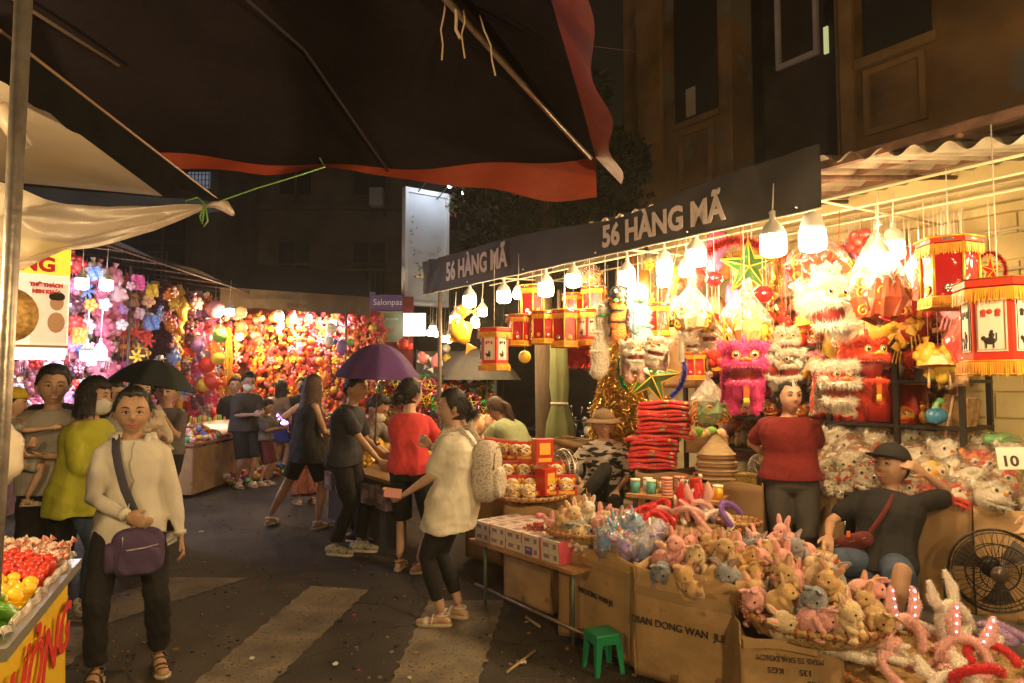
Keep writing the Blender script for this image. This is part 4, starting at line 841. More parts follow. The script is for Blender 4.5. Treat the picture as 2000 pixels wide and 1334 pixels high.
# 19 girl with backpack
w19 = person('young woman in oversized white tee and black leggings standing in profile', gp(884, 1216), 78, 1.54, vox=.0085, lean=-2, skin=0, topm=whitet, loose=1.2, hem=-.42, hemflare=.12, sleeve='short', bottom='leggings', botm=black_t, shoe='sandal', shoem=whs, hair='bun',
       hands=((-.10, .30, .84), (.10, .19, 1.13)), elb=((-.5, -1, -.5), (.5, -.6, -1)), head=(20, -2, 0), feet=((-.08, .05, 5), (.09, -.02, -8)), curl=(.8, 1.0), palms=((.2, 0, 1), (-1, 0, 0)))
# 20 black cap and mask beyond
w20 = person('person in black cap and white mask between the red tee and the display', gp(868, 985), 150, 1.66, 'm', vox=.014, topm=grey_t, bottom='trousers', botm=black_t, hair='short', mask=True, cap=(blk, 'cap'))
w21 = person('person in pale green tee bending over the boxed lion toys', (at(1005, 745, 7.0).x, 7.0, 0), 48, 1.58, 'f', vox=.012, lean=38, pelvis=(0, -.12, .80), skin=1, topm=cloth('pale_green_tee', (.36, .42, .24)), loose=1.1, bottom='trousers', botm=cloth('grey_slacks', (.12, .11, .1)), hair='pony', hm=hairb, hands=((-.2, .5, .75), (.12, .5, .75)), head=(0, -30, 0))
# 22 seated stall keeper with hat
sp = at(1180, 905, 6.1)
w22 = person('elderly stall keeper in brown bucket hat and zebra striped shirt sitting cross-legged', (sp.x, sp.y, .15), 170, 1.52, vox=.011, pelvis=(0, 0, .47), lean=4, skin=2, topm=mat('zebra_print', (.62, .56, .48), .8, speck=((.02, .02, .02), 11, .50), stretch=(1, 1, 3.2)), loose=1.15, sleeve='mid', bottom='trousers', botm=black_t, hair='short',
       cap=(cloth('brown_hat', (.24, .16, .09)), 'hat'), shoe='bare', feet=((-.05, .34, 0, .0), (.20, .34, -30, .34)), knee=((-.2, .6, 1), (-.6, .5, 1)), hands=((-.12, .28, .52), (.18, .26, .56)), elb=((-1, -.3, -.5), (1, -.3, -.5)), palms=((0, 0, -1), (0, 0, -1)))
# 23 maroon woman
w23 = person('woman in maroon knit top and grey trousers standing with hands behind her back', (2.02, 5.0, .06), 166, 1.55, vox=.0095, skin=0, topm=maroon, loose=1.08, hem=.0, sleeve='short', bottom='jeans', botm=cloth('charcoal_slacks', (.055, .048, .045)), hair='bobs', shoe='sneaker', shoem=dks, build=1.16, chub=.7,
       hands=((-.05, -.17, .86), (.05, -.19, .90)), elb=((-1, -.6, 0), (1, -.6, 0)), head=(18, 2, 0))
# 24 seated man
w24 = person('man in black cap and tee slouched on a chair, hand behind his head', (2.34, 4.42, 0), 130, 1.70, 'm', vox=.0095, pelvis=(0, 0, .40), lean=-24, sway=0, skin=1, topm=blk, loose=1.10, hem=-.02, sleeve='short', bottom='long_shorts', botm=denim, shoe='sandal', shoem=dks, hair='short', cap=(blk, 'cap'), build=.98, chub=.8,
       feet=((-.20, .42, 10), (.17, .40, -6)), knee=((-.5, .6, 1), (.2, .6, 1)), hands=((-.19, -.27, .98), (.19, .28, .60)), elb=((-.5, -1, -.5), (1, -.3, -.4)), head=(-12, 14, 0), palms=((1, 0, 0), (0, 0, -1)))
# far passers-by among the motorbikes
w25 = person('small distant woman in grey top walking beyond the parked motorbikes', gp(1180, 852), 185, 1.6, vox=.018, topm=lgrey, bottom='trousers', botm=grey_t, hair='mid', cap=(cloth('grey_hat', (.3, .3, .3)), 'hat'))
w26 = person('distant person in black behind the grey umbrella', gp(905, 880), 150, 1.66, 'm', vox=.018, topm=blk, bottom='trousers', botm=black_t, hair='short')
# ------------------------------------------------------------------ shared builders for the goods
card = mat('cardboard', (.42, .265, .125), .82, var=.2, vscale=5, bump=.25, bscale=22, speck=((.26, .15, .07), 7, .66)); card2 = mat('cardboard_dark', (.30, .18, .085), .85, var=.16, vscale=4, bump=.1, bscale=14)
tape = mat('clear_tape', (.5, .34, .18), .18, coat=1, alpha=.55); blackink = mat('black_ink', (.03, .028, .028), .7)
wick = mat('wicker', (.46, .29, .12), .7, var=.25, vscale=30, bump=1, bscale=70); redbind = mat('red_binding', (.35, .09, .04), .6)
def carton(label, corner, ang, L_, W_, H_, m=card, flaps=True, z0=.02):
    """corner: front-left bottom corner; ang: heading of the front edge (to the right); depth goes away"""
    t = thing('cardboard_carton', label, 'carton', (corner[0], corner[1], z0), ang); mb = MB(); th = .012
    def wall(a, b, nrm, bulge):
        a, b = np.array(a), np.array(b)
        def f(u, v): 
            p = a+(b-a)*u; o = bulge*math.sin(math.pi*u)*math.sin(math.pi*min(1, v*1.05))+.005*math.sin(u*9+v*7+L_*40)-.010*math.exp(-((u-.3-.4*((L_*37) % 1))/.12)**2-((v-.75)/.16)**2)-.008*math.exp(-((u-.85)/.08)**2-((v-.2)/.1)**2); return (p[0]+nrm[0]*o, p[1]+nrm[1]*o, v*H_-(.012*math.sin(u*7+a[0]*9) if v == 1 else 0))
        mb.add(g_grid(f, 22, 14))
    wall((0, 0), (L_, 0), (0, -1), .018); wall((L_, 0), (L_, W_), (1, 0), .015); wall((L_, W_), (0, W_), (0, 1), .01); wall((0, W_), (0, 0), (-1, 0), .015)
    b = mb.build('box_wall', m, t); s_ = b.modifiers.new('s', 'SOLIDIFY'); s_.thickness = .006
    geo('bottom', g_box(L_-.01, W_-.01, .01, (L_/2, W_/2, .005)), m, t, smooth=False)
    return t
bindM = MB().add(g_box(.036, .007, .036), 0, False).mesh('binding', redbind)
def basket(label, c, r, h, z0=0.):
    t = thing('bamboo_basket', label, 'basket', (c[0], c[1], z0))
    geo('bowl', g_lathe([(.01, .012), (r*.55, .012), (r*.9, h*.45), (r, h), (r-.012, h), (r*.88, h*.5), (r*.53, .022), (.01, .022)], 40), wick, t)
    geo('rim', g_lathe([(r-.014, h-.012), (r+.012, h-.014), (r+.016, h+.004), (r+.006, h+.014), (r-.012, h+.010), (r-.014, h-.012)], 48, cap=False), wick, t)
    for k in range(int(44*r/.335)): a = k*2*math.pi/int(44*r/.335); link('binding', bindM, t, ((r+.001)*math.cos(a), (r+.001)*math.sin(a), h-.001), (0, .5, a))
    return t
def tray(label, c, r, z0): return basket(label, c, r, .05, z0)
# ---- plush rabbits
def rabbit_mesh(pose):
    ea = {0: (0, .25, 1, .3), 1: (.5, .1, .9, .9), 2: (-.2, -.6, .7, 1.1)}[pose]
    hx = {0: 0, 1: .012, 2: -.008}[pose]; hc = np.array((hx, .042 if pose != 2 else .055, .122 if pose != 2 else .100))
    G = [g_sphere(.047, .056, .062, (0, 0, .058)), g_sphere(.047, .045, .042, hc), g_sphere(.024, .020, .019, hc+(0, .036, -.010)), g_sphere(.018, .016, .016, hc+(.022, .022, -.014)), g_sphere(.018, .016, .016, hc+(-.022, .022, -.014)),
         g_sphere(.018, .018, .018, (0, -.055, .035))]
    for sd in (-1, 1):
        G.append(g_sphere(.019, .034, .015, (sd*.036, .055, .016))); G.append(g_limb([(sd*.038, .03, .085), (sd*.040, .058, .060), (sd*.026, .072, .05)], [.015, .014, .013], 8))
    ears = []
    for sd in (-1, 1):
        b = hc+np.array((sd*.020, -.008, .026)); d = _n((sd*ea[0 if pose != 1 else 0]*(1 if sd > 0 else .4)+sd*.22, -ea[1], ea[2])); m_ = b+d*.029; e_ = m_+_n(d+np.array((sd*.25*ea[3], .35*(ea[3]-.3), -.5*(ea[3]-.3))))*.028
        G.append(g_limb([b, m_, e_], [(.013, .008), (.020, .008), (.013, .006)], 10, up=(0, 1, 0))); ears.append((b, m_, e_))
    g, N_ = remesh(join(*G), .0052, 2, .5); return g, ears, hc
RAB = [rabbit_mesh(k) for k in range(3)]
rcol = {'pink': ((.80, .40, .38), 'pink'), 'tan': ((.62, .40, .18), 'tan'), 'grey': ((.28, .29, .33), 'blue grey'), 'white': ((.85, .78, .68), 'white'), 'cream': ((.74, .56, .34), 'cream')}
eyeb = mat('bead_eye', (.012, .008, .008), .08); nosep = mat('rabbit_nose', (.70, .22, .22), .5); earin = mat('ear_lining', (.72, .36, .36), .8)
_rp = {}
def rabbit(col, pose):
    if (col, pose) in _rp: return dup(_rp[(col, pose)])
    g, ears, hc = RAB[pose]; m = mat('plush_'+col, rcol[col][0], .95, var=.16, vscale=30, sheen=.5, bump=.5, bscale=150, rand=.12)
    t = thing('plush_rabbit', 'x', 'plush toy', group='plush rabbits on the stall')
    mb = MB().add(g, 0); mb.add(g_fur(g, 3000, .0045, .0011, rand=.6), 0, False); mb.build('body', m, t)
    for sd, (b, m_, e_) in zip((-1, 1), ears):
        geo('ear_lining', g_limb([b*.6+m_*.4+(0, .006, 0), m_+(0, .0075, 0), e_*.7+m_*.3+(0, .0065, 0)], [(.006, .003), (.010, .003), (.006, .002)], 8, up=(0, 1, 0)), earin, t)
        geo('eye', g_sphere(.0058, c=hc+np.array((sd*.024, .034, .006)), nu=10, nv=8), eyeb, t)
    geo('nose', g_sphere(.0065, .005, .0045, c=hc+(0, .056, -.004), nu=8, nv=6), nosep, t)
    _rp[(col, pose)] = t; return t
def darts(n, d, inside, box, tries=6000):
    P = []
    for _ in range(tries):
        p = np.array((rng.uniform(box[0], box[1]), rng.uniform(box[2], box[3])))
        if inside(p) and all(np.hypot(*(p-q)) > d for q in P): P.append(p)
        if len(P) >= n: break
    return P
def rabbit_heap(place, c, rx, ry, z0, h, n, mix, nrows, d=.098, ang=0, sc_=1.0):
    P = darts(n, d, lambda p: (abs(p[0])**2.6+abs(p[1])**2.6) < 1 if False else (abs(p[0]/rx)**2.6+abs(p[1]/ry)**2.6) < 1, (-rx, rx, -ry, ry)); out = []
    ca, sa = math.cos(ang), math.sin(ang)
    for p in P:
        r2 = (p[0]/rx)**2+(p[1]/ry)**2; x, y = c[0]+p[0]*ca-p[1]*sa, c[1]+p[0]*sa+p[1]*ca
        z = z0+h*(1-r2**1.3)-.035+rng.uniform(-.01, .02); col = mix[int(rng.integers(len(mix)))]
        o = rabbit(col, int(rng.integers(3))); out.append((o, rcol[col][1]+' plush rabbit'))
        tow = math.degrees(math.atan2(-x, -(0-y)))  # face roughly outward and to the road
        yaw = 180-math.degrees(math.atan2(x, y))*-0+rng.uniform(-65, 65); tilt = 14*r2
        o.location = (x, y, z); o.rotation_euler = (R(rng.uniform(-26, 14)-6*r2), R(rng.uniform(-22, 22)), R(yaw)); k = sc_*rng.uniform(.92, 1.06); o.scale = (k, k, k)
    # a second, buried layer fills the gaps
    for p in darts(int(n*.7), d*1.15, lambda p: (p[0]/rx)**2+(p[1]/ry)**2 < .95, (-rx, rx, -ry, ry)):
        r2 = (p[0]/rx)**2+(p[1]/ry)**2; x, y = c[0]+p[0]*ca-p[1]*sa, c[1]+p[0]*sa+p[1]*ca; col = mix[int(rng.integers(len(mix)))]
        o = rabbit(col, int(rng.integers(3))); o.location = (x, y, z0+h*(1-r2**1.3)-.115); o.rotation_euler = (R(rng.uniform(-60, 60)), R(rng.uniform(-60, 60)), R(rng.uniform(0, 360))); out.append((o, rcol[col][1]+' plush rabbit'))
    label_rows(out, nrows, place)
c_b0 = gz(1238, 1112, .57); c_b1 = gz(1440, 1158, .55); angB = math.atan2((c_b1-c_b0).y, (c_b1-c_b0).x); LB = (c_b1-c_b0).length
cB = carton('big brown carton with dark lettering, second from the left in the carton row', c_b0, angB, LB, .47, .57)
text('lettering', 'DIAN DONG WAN  JU', .052, (LB*.44, -.026, .30), (math.pi/2, 0, 0), blackink, cB, xs=.95, bold=.0006, ext=.001)
geo('tape', g_grid(lambda u, v: (LB*.02+u*LB*.96, -.012-.018*math.sin(math.pi*u)-.004, .43+v*.05), 14, 1), tape, cB)
a_0 = gz(1113, 1062, .56); a_1 = gz(1238, 1108, .56); angA = math.atan2((a_1-a_0).y, (a_1-a_0).x); LA = (a_1-a_0).length
cA = carton('brown carton with dark lettering, leftmost in the carton row', a_0, angA, LA, .42, .56)
text('lettering', 'DIAN DONG WAN JU', .045, (LA*.46, -.026, .30), (math.pi/2, 0, 0), blackink, cA, xs=.82, bold=.0006, ext=.001)
geo('tape', g_grid(lambda u, v: (LA*.02+u*LA*.96, -.012-.018*math.sin(math.pi*u)-.004, .46+v*.045), 14, 1), tape, cA)
geo('tape', g_grid(lambda u, v: (LA*.9+.04*u, -.012-.004, .05+v*.45), 1, 8), tape, cA)
def mid(o0, ang, L_, W_): return (o0.x+math.cos(ang)*L_/2-math.sin(ang)*W_/2, o0.y+math.sin(ang)*L_/2+math.cos(ang)*W_/2)
mB, mA = mid(c_b0, angB, LB, .47), mid(a_0, angA, LA, .42)
rabbit_heap('on the second lettered carton', mB, LB*.44, .19, .55, .08, 28, ['pink', 'pink', 'tan', 'tan', 'cream', 'grey'], 5, ang=angB)
# front basket on its own carton
fb_c = (1.385, 3.2); m3 = thing
c3 = gz(1446, 1250, .44); cM = carton('brown carton with upside down shipping marks under the front rabbit basket', (c3.x, c3.y), R(-14), .42, .40, .44)
text('lettering', 'MEAS: 55.5X46.5X56CM', .034, (.20, -.026, .365), (math.pi/2, math.pi, 0), blackink, cM, xs=.78, ext=.001)
text('lettering', '135      KGS', .036, (.20, -.026, .315), (math.pi/2, math.pi, 0), blackink, cM, ext=.001); text('lettering', 'KGS', .036, (.30, -.026, .27), (math.pi/2, math.pi, 0), blackink, cM, ext=.001)
geo('flap', g_grid(lambda u, v: (.01+u*.3, -.028-.012*v, .435-.035*v+.01*math.sin(u*4)), 8, 3), card, cM)
basket('large bamboo basket with red bound rim holding the front rabbits', fb_c, .305, .12, .40)
rabbit_heap('of the front basket', fb_c, .26, .25, .53, .11, 36, ['pink', 'pink', 'tan', 'tan', 'tan', 'cream', 'grey', 'pink'], 6)
bb = gz(1525, 1098, .58); basket('bamboo basket behind the front rabbit basket, edge by the seated man', (bb.x, bb.y+.05), .31, .12, .47)
carton('plain brown carton under the rear rabbit basket', (bb.x-.22, bb.y-.2), R(-20), .46, .42, .45)
rabbit_heap('of the rear basket', (bb.x-.02, bb.y+.05), .26, .24, .56, .07, 30, ['tan', 'tan', 'pink', 'pink', 'grey', 'cream', 'grey'], 6)
lb = gz(1150, 1040, .62); basket('low bamboo basket left of the headband tray holding rabbits', (lb.x, lb.y+.05), .27, .10, .54)
rabbit_heap('of the left basket', (lb.x+.02, lb.y+.07), .24, .20, .59, .07, 20, ['white', 'tan', 'pink', 'tan', 'grey', 'cream'], 4)
carton('plain brown carton under the left rabbit basket', (lb.x-.2, lb.y-.12), R(-20), .42, .36, .53, card2)
# bagged blue and purple rabbits on carton A
bagm = film('clear_bag', (.97, .97, 1), .22, 16, .1, white=.08)
for i, (dx, dy, dz, cl_) in enumerate([(-.12, -.05, 0, (.10, .30, .62)), (-.02, -.12, .0, (.32, .22, .55)), (.10, -.08, .01, (.36, .27, .60)), (-.10, .08, .03, (.08, .38, .66)), (.02, .02, .06, (.12, .34, .64)), (.12, .08, .04, (.30, .20, .5)), (.0, .13, .05, (.6, .06, .04)), (-.14, -.14, -.02, (.62, .2, .08)), (.05, -.16, -.03, (.2, .3, .6)), (.16, -.15, -.02, (.38, .28, .62))]):
    o = rabbit('pink', i % 3); nm = ['blue', 'purple', 'lilac', 'sky blue', 'bright blue', 'violet', 'red', 'orange', 'slate blue', 'lavender'][i]
    m = mat('bagged_plush_'+nm, cl_, .8, coat=.9, crinkle=.8, cscale=40, sheen=.3); t2 = thing('plush_rabbit', nm+' plush rabbit in clear wrapping on the leftmost lettered carton', 'plush toy', (mA[0]+dx*.9, mA[1]+dy, .55+dz), R(150+i*37), 'wrapped rabbits on the left carton', rot=(R(-30+i*9 % 40), R(i*17 % 30), R(150+i*29)))
    b_ = [c for c in o.children if c.name.startswith('body')][0]; me = b_.data.copy(); me.materials[0] = m; link('body', me, t2)
    for c in o.children:
        if c is not b_ and not c.name.startswith('body'): d_ = c.copy(); C.objects.link(d_); d_.parent = t2
    for c in list(o.children): bpy.data.objects.remove(c)
    bpy.data.objects.remove(o)
    v, f = g_sphere(.085, .08, .095, (0, .02, .085), 14, 10); v = v+rng.normal(0, .006, v.shape); geo('wrapping', (v, f), bagm, t2)
# restore the pink prototypes' children cache
_rp.clear(); _kids.clear()
# ---- display board with pink and white boxes
e0, e1 = gz(922, 1056, .46), gz(1113, 1117, .46); ab = math.atan2((e1-e0).y, (e1-e0).x); Lb = (e1-e0).length
ex = np.array((math.cos(ab), math.sin(ab))); ey = np.array((-ex[1], ex[0]))
BT = thing('display_table', 'plywood board on low trestles holding the pink and white boxes', 'table', (e0.x, e0.y, 0), ab)
geo('table_top', g_box(Lb+.06, .62, .022, (Lb/2, .30, .459)), mat('plywood', (.36, .19, .08), .7, var=.3, vscale=6, stretch=(1, 6, 1)), BT, smooth=False)
for x_, y_ in ((.05, .08), (Lb-.06, .08), (.05, .52), (Lb-.06, .52)): geo('leg', rod((x_, y_, 0), (x_, y_, .45), .013), mat('green_grey_metal', (.12, .17, .12), .5, metal=.4), BT)
geo('rail', rod((-.1, .1, .12), (Lb+.2, .06, .10), .011), pm, BT)
cC = carton('plain brown carton under the board of pink and white boxes', gp(e0.x*0+985, 1170)[:2], ab, .52, .35, .38, card)
bw = mat('toy_box_white', (.72, .62, .56), .35, coat=.6, var=.08, vscale=30, speck=((.55, .35, .36), 55, .64)); bp = mat('toy_box_pink', (.70, .10, .16), .35, coat=.6); bpu = mat('toy_box_purple', (.16, .09, .40), .4); bgn = mat('toy_box_print', (.30, .20, .22), .5, coat=.5)
bxs = MB().add(g_box(.17, .105, .066), 0, False); bx_body = bxs.mesh('box_body', bw)
bstr = MB(); bstr.add(g_box(.005, .107, .0675, (.0835, 0, 0)), 0, False); bx_str = bstr.mesh('pink_edge', bp)
bx_wins = [MB().add(g_box(*a_), 0, False).mesh('printed_picture', bgn) for a_ in ((.05, .002, .024, (-.035, -.0535, 0)), (.028, .002, .03, (.045, -.0535, 0)), (.06, .05, .002, (-.02, 0, .0338)))]
k = 0; its = []
for lay in range(2):
    for r_ in range(5):
        for c_ in range(5):
            if lay and (r_, c_) in ((2, 3), (1, 3), (2, 2), (3, 3)): continue
            x_, y_ = .10+c_*.176, .07+r_*.112
            if x_ > Lb: continue
            p = np.array((e0.x, e0.y))+ex*(x_+rng.uniform(-.004, .004))+ey*(y_+rng.uniform(-.004, .006))
            t = thing('toy_box', 'x', 'box', (p[0], p[1], .4705+.0335+lay*.068), ab+rng.uniform(-.03, .03), 'pink and white toy boxes on the board')
            link('box_body', bx_body, t); link('pink_edge', bx_str, t); [link('printed_picture', q_, t) for q_ in bx_wins]
            if lay == 0 and r_ == 0 and c_ == 3:
                geo('purple_label', g_box(.07, .003, .05, (-.02, -.056, 0)), bpu, t, smooth=False); text('lettering', 'BEAR', .018, (-.02, -.059, .008), (math.pi/2, 0, 0), bw, t, ext=.0004)
            its.append((t, lay, r_, c_))
for t, lay, r_, c_ in its: t['label'] = f"pink and white toy box, {ORD[c_] if c_ == 0 else ORD[c_]+' from left'} in {'upper' if lay else 'lower'} layer, {['front', 'second', 'third', 'fourth', 'back'][r_]} row of board"
for x_, y_, z_ in ((.08, .63, 0), (.27, .62, 0), (.46, .60, 0), (.12, .74, 0), (.30, .74, 0), (.2, .68, 1)):
    p = np.array((e0.x, e0.y))+ex*x_+ey*(y_+.06); t = thing('toy_box', 'long pink and white box '+{(.08): 'at the back left corner of the board', .27: 'second along the board back', .46: 'third along the board back', .12: 'farthest left behind the board', .30: 'farthest back behind the board', .2: 'lying on top of the rear boxes'}[x_], 'box', (p[0], p[1], .51+z_*.068), ab, 'pink and white toy boxes on the board')
    link('box_body', bx_body, t); link('pink_edge', bx_str, t); [link('printed_picture', q_, t) for q_ in bx_wins]
carton('low brown carton supporting the boxes behind the board', tuple(np.array((e0.x, e0.y))+ex*.0+ey*.62), ab, .6, .3, .45, card2)
tray('small bamboo tray of dried red pods on the pink boxes', tuple(np.array((e0.x, e0.y))+ex*.50+ey*.17), .085, .545)
pods = MB(); pc_ = np.array((e0.x, e0.y))+ex*.50+ey*.17
for _ in range(120):
    a, r_ = rng.uniform(0, 6.28), .075*math.sqrt(rng.random()); q = np.array((pc_[0]+r_*math.cos(a), pc_[1]+r_*math.sin(a), .60+rng.uniform(0, .03)*(1-r_/.09))); d_ = rng.normal(0, .014, 3); pods.add(g_limb([q-d_, q+(0, 0, .003), q+d_], [.003]*3, 5))
tag(pods.build('dried_pods', mat('dried_red_pod', (.30, .03, .015), .4, coat=.4)), 'heap of dried red pods in the small bamboo tray', 'dried pods', kind='stuff')
o = geo('pink_cup', g_lathe([(.001, 0), (.022, 0), (.028, .03), (.026, .032), (.001, .03)], 16), mat('pink_plastic', (.75, .2, .25), .3, coat=.8), None, tuple(np.array((e0.x, e0.y))+ex*.24+ey*.42)+(.607,)); tag(o, 'small pink plastic cup on top of the toy boxes', 'cup')
# ---- wicker tray of boxed lion toys
goldf = mat('gold_fluff', (.72, .42, .05), .6, var=.3, vscale=40, sheen=.4); redc = mat('lion_red', (.60, .03, .02), .45, coat=.5); orn = mat('lion_orange', (.75, .22, .03), .5, coat=.4); whf = mat('white_fluff', (.80, .68, .52), .85, sheen=.4)
pupil = mat('lion_pupil', (.01, .01, .01), .1); eyeball = mat('lion_eyeball', (.85, .8, .7), .2, coat=.6); mouthd = mat('lion_mouth', (.20, .01, .01), .5)
def mini_lion(mc, ac, r=.075, coat=True, n_=500):
    """small lion mask facing +Y: dome, ears, muzzle, lips; returns list of (part, geometry, material)"""
    G = join(g_sphere(r*1.0, r*.85, r*.95, (0, 0, r*.95), 18, 12), g_sphere(r*.62, r*.5, r*.34, (0, r*.62, r*.72), 14, 9), g_sphere(r*.30, r*.22, r*.26, (0, r*.55, r*1.65), 10, 8))
    brows = join(*[g_limb([(s_*r*.12, r*.72, r*1.22), (s_*r*.45, r*.72, r*1.48), (s_*r*.85, r*.45, r*1.25)], [r*.12, r*.16, r*.10], 7) for s_ in (-1, 1)])
    ears = join(*[xf(g_sphere(r*.2, r*.14, r*.34, nu=10, nv=8), (s_*r*.92, 0, r*1.55), (0, s_*.5, 0)) for s_ in (-1, 1)])
    lip = g_limb([(-r*.72, r*.55, r*.55), (-r*.4, r*.95, r*.42), (0, r*1.08, r*.38), (r*.4, r*.95, r*.42), (r*.72, r*.55, r*.55)], [r*.13]*5, 8)
    lip2 = g_limb([(-r*.62, r*.5, r*.35), (-r*.3, r*.85, r*.12), (0, r*.95, r*.06), (r*.3, r*.85, r*.12), (r*.62, r*.5, r*.35)], [r*.11]*5, 8)
    parts = [('mask_face', [(G, 0), (brows, 1), (ears, 1), (lip, 1), (lip2, 1), (g_fur(join(brows, ears, lip, lip2), n_, r*.22, r*.03, rand=.6), 1)], [mc, ac])]
    parts.append(('mouth', [(g_sphere(r*.5, r*.3, r*.2, (0, r*.72, r*.28), 12, 8), 0)], [mouthd]))
    for s_ in (-1, 1): parts.append(('eye', [(g_sphere(r*.23, r*.16, r*.24, (s_*r*.40, r*.80, r*1.08), 12, 8), 0), (g_sphere(r*.11, r*.08, r*.12, (s_*r*.40, r*.93, r*1.06), 8, 6), 1)], [eyeball, pupil]))
    parts.append(('nose', [(g_sphere(r*.16, r*.14, r*.12, (0, r*1.12, r*.85), 10, 8), 0)], [orn])); return parts
def assemble(t, parts):
    for nm, gs, ms in parts:
        mb = MB()
        for g, i in gs: mb.add(g, i)
        mb.build(nm, ms, t)
    return t
tl = gz(1035, 966, .70); TT = tray('wide wicker tray under the boxed lion toys', (tl.x, tl.y), .30, .66)
carton('brown carton under the wicker tray of lion toys', (tl.x-.2, tl.y-.2), R(-30), .46, .4, .64, card)
boxr = mat('red_gift_box', (.55, .035, .02), .35, coat=.7); ylg = mat('yellow_print', (.80, .50, .06), .5)
prot = thing('boxed_lion_toy', 'x', 'toy')
geo('box', join(g_box(.13, .02, .12, (0, -.05, .06)), g_box(.13, .10, .012, (0, 0, .006)), g_box(.012, .10, .05, (-.06, 0, .03)), g_box(.012, .10, .05, (.06, 0, .03)), g_box(.13, .012, .035, (0, .05, .018))), boxr, prot, smooth=False)
geo('printed_band', g_box(.10, .002, .02, (0, .058, .02)), ylg, prot, smooth=False)
for nm, gs, ms in mini_lion(whf, goldf, .05, n_=420):
    mb = MB(); [mb.add(xf(g, (0, 0, .012), (0, 0, 0)), i) for g, i in gs]; mb.build(nm, ms, prot)
lt_it = []; first = True
def put_box(p, yaw):
    global first
    o = prot if first else dup(prot); first = False; o.location = p; o.rotation_euler = (0, 0, yaw); o['group'] = 'boxed lion toys by the girl with the backpack'; o.scale = (1.2,)*3; lt_it.append((o, 'red boxed lion toy')); return o
yb = math.atan2(-SN[1], -SN[0])-math.pi/2
top0 = at(925, 880, 5.55)
for k in range(7): p_ = at(918+15*k, 880, 6.35-.10*k); put_box((p_.x, p_.y, .93), R(172))
for k in range(2): p_ = at(1024+26*k, 880, 5.72+.1*k); put_box((p_.x, p_.y, .93), R(178))
for k in range(4): put_box((tl.x-.14+.14*k, tl.y-.08+.01*k, .71), R(178))
for k in range(4): put_box((tl.x-.18+.13*k, tl.y+.08, .80), R(174))
label_rows(lt_it, 3, 'of the gift boxes')
p_ = at(915, 905, 6.2); carton('long carton under the top row of lion toys', (p_.x-.02, p_.y-.02), R(-42), .9, .3, .91, card2)
for k in range(2):
    t = thing('gift_box', ['upright red gift box standing behind the lion toys', 'red gift box with gold lion print at the right end of the tray'][k], 'box', ((tl.x+.10+.02*k, tl.y+.02-.1*k, .935-.22*k)), R(200+30*k))
    geo('box', g_box(.15, .10, .20, (0, 0, .1)), boxr, t, smooth=False, bevel=.003); geo('printed_picture', g_box(.09, .002, .09, (0, .052, .12)), ylg, t, smooth=False); geo('printed_picture', g_box(.11, .002, .03, (0, .052, .035)), ylg, t, smooth=False)
# gold lions heaped in front on the tray
for k, (dx, dy) in enumerate([(-.20, -.10), (-.12, -.16), (-.02, -.20), (-.22, .02)]):
    t = thing('gold_lion_toy', ['pale gold furry toy at the left of the wicker tray', 'pale gold furry toy at the front left of the wicker tray', 'pale gold furry toy at the front of the wicker tray', 'pale gold furry toy at the back left of the wicker tray'][k], 'toy', (tl.x+dx, tl.y+dy, .705), R(160+20*k)); assemble(t, mini_lion(mat('pale_gold_plush', (.78, .55, .22), .7, sheen=.4), whf, .055, n_=500))
# ---- trays of headbands
def headband(col, label, p, rot, s=1., ears=True, led=False, group='fuzzy headbands in the trays'):
    t = thing('fuzzy_headband', label, 'headband', p, group=group, rot=rot); a = np.linspace(-.2, math.pi+.2, 15); g = g_limb([(.075*math.cos(x)*s, 0, .085*math.sin(x)*s) for x in a], [.015*s]*15, 8)
    m = mat('fuzzy_'+col, dict(red=(.62, .02, .03), pink=(.80, .46, .44), white=(.78, .70, .62), purple=(.22, .10, .45), lilac=(.46, .30, .56))[col], .9, sheen=.5)
    MB().add(g).add(g_fur(g, 2200, .008*s, .0014, rand=.8), 0, False).build('band', m, t)
    if ears:
        for sd in (-1, 1):
            b = np.array((sd*.038*s, 0, .072*s)); e = b+np.array((sd*.02, .01*sd, .11))*s; g = g_limb([b, (b+e)/2+(sd*.012*s, 0, 0), e], [(.016*s, .012*s), (.026*s, .012*s), (.010*s, .008*s)], 9, up=(0, 1, 0))
            MB().add(g).add(g_fur(g, 1000, .008*s, .0014, rand=.8), 0, False).build('ear', m, t)
            if led:
                geo('led', join(*[g_sphere(.0035, c=b+(e-b)*q+np.array((0, yy, 0)), nu=6, nv=4) for q in (.2, .45, .7, .95) for yy in (-.014, .014)]), mat('led_pink_glow', (1, .7, .9), .5, emit=14, ecol=(1., .45, .75)), t)
    return t
tc1 = gz(1345, 1030, .62); tray('wide bamboo tray of red and pink fuzzy headbands', (tc1.x, tc1.y+.1), .36, .57); carton('brown carton under the middle headband tray', (tc1.x-.3, tc1.y-.15), R(-15), .6, .45, .56, card2)
cols = ['red', 'red', 'pink', 'pink', 'white', 'purple', 'red', 'pink', 'white', 'white', 'lilac', 'red', 'pink', 'red', 'white', 'white', 'purple', 'pink']
hb = []
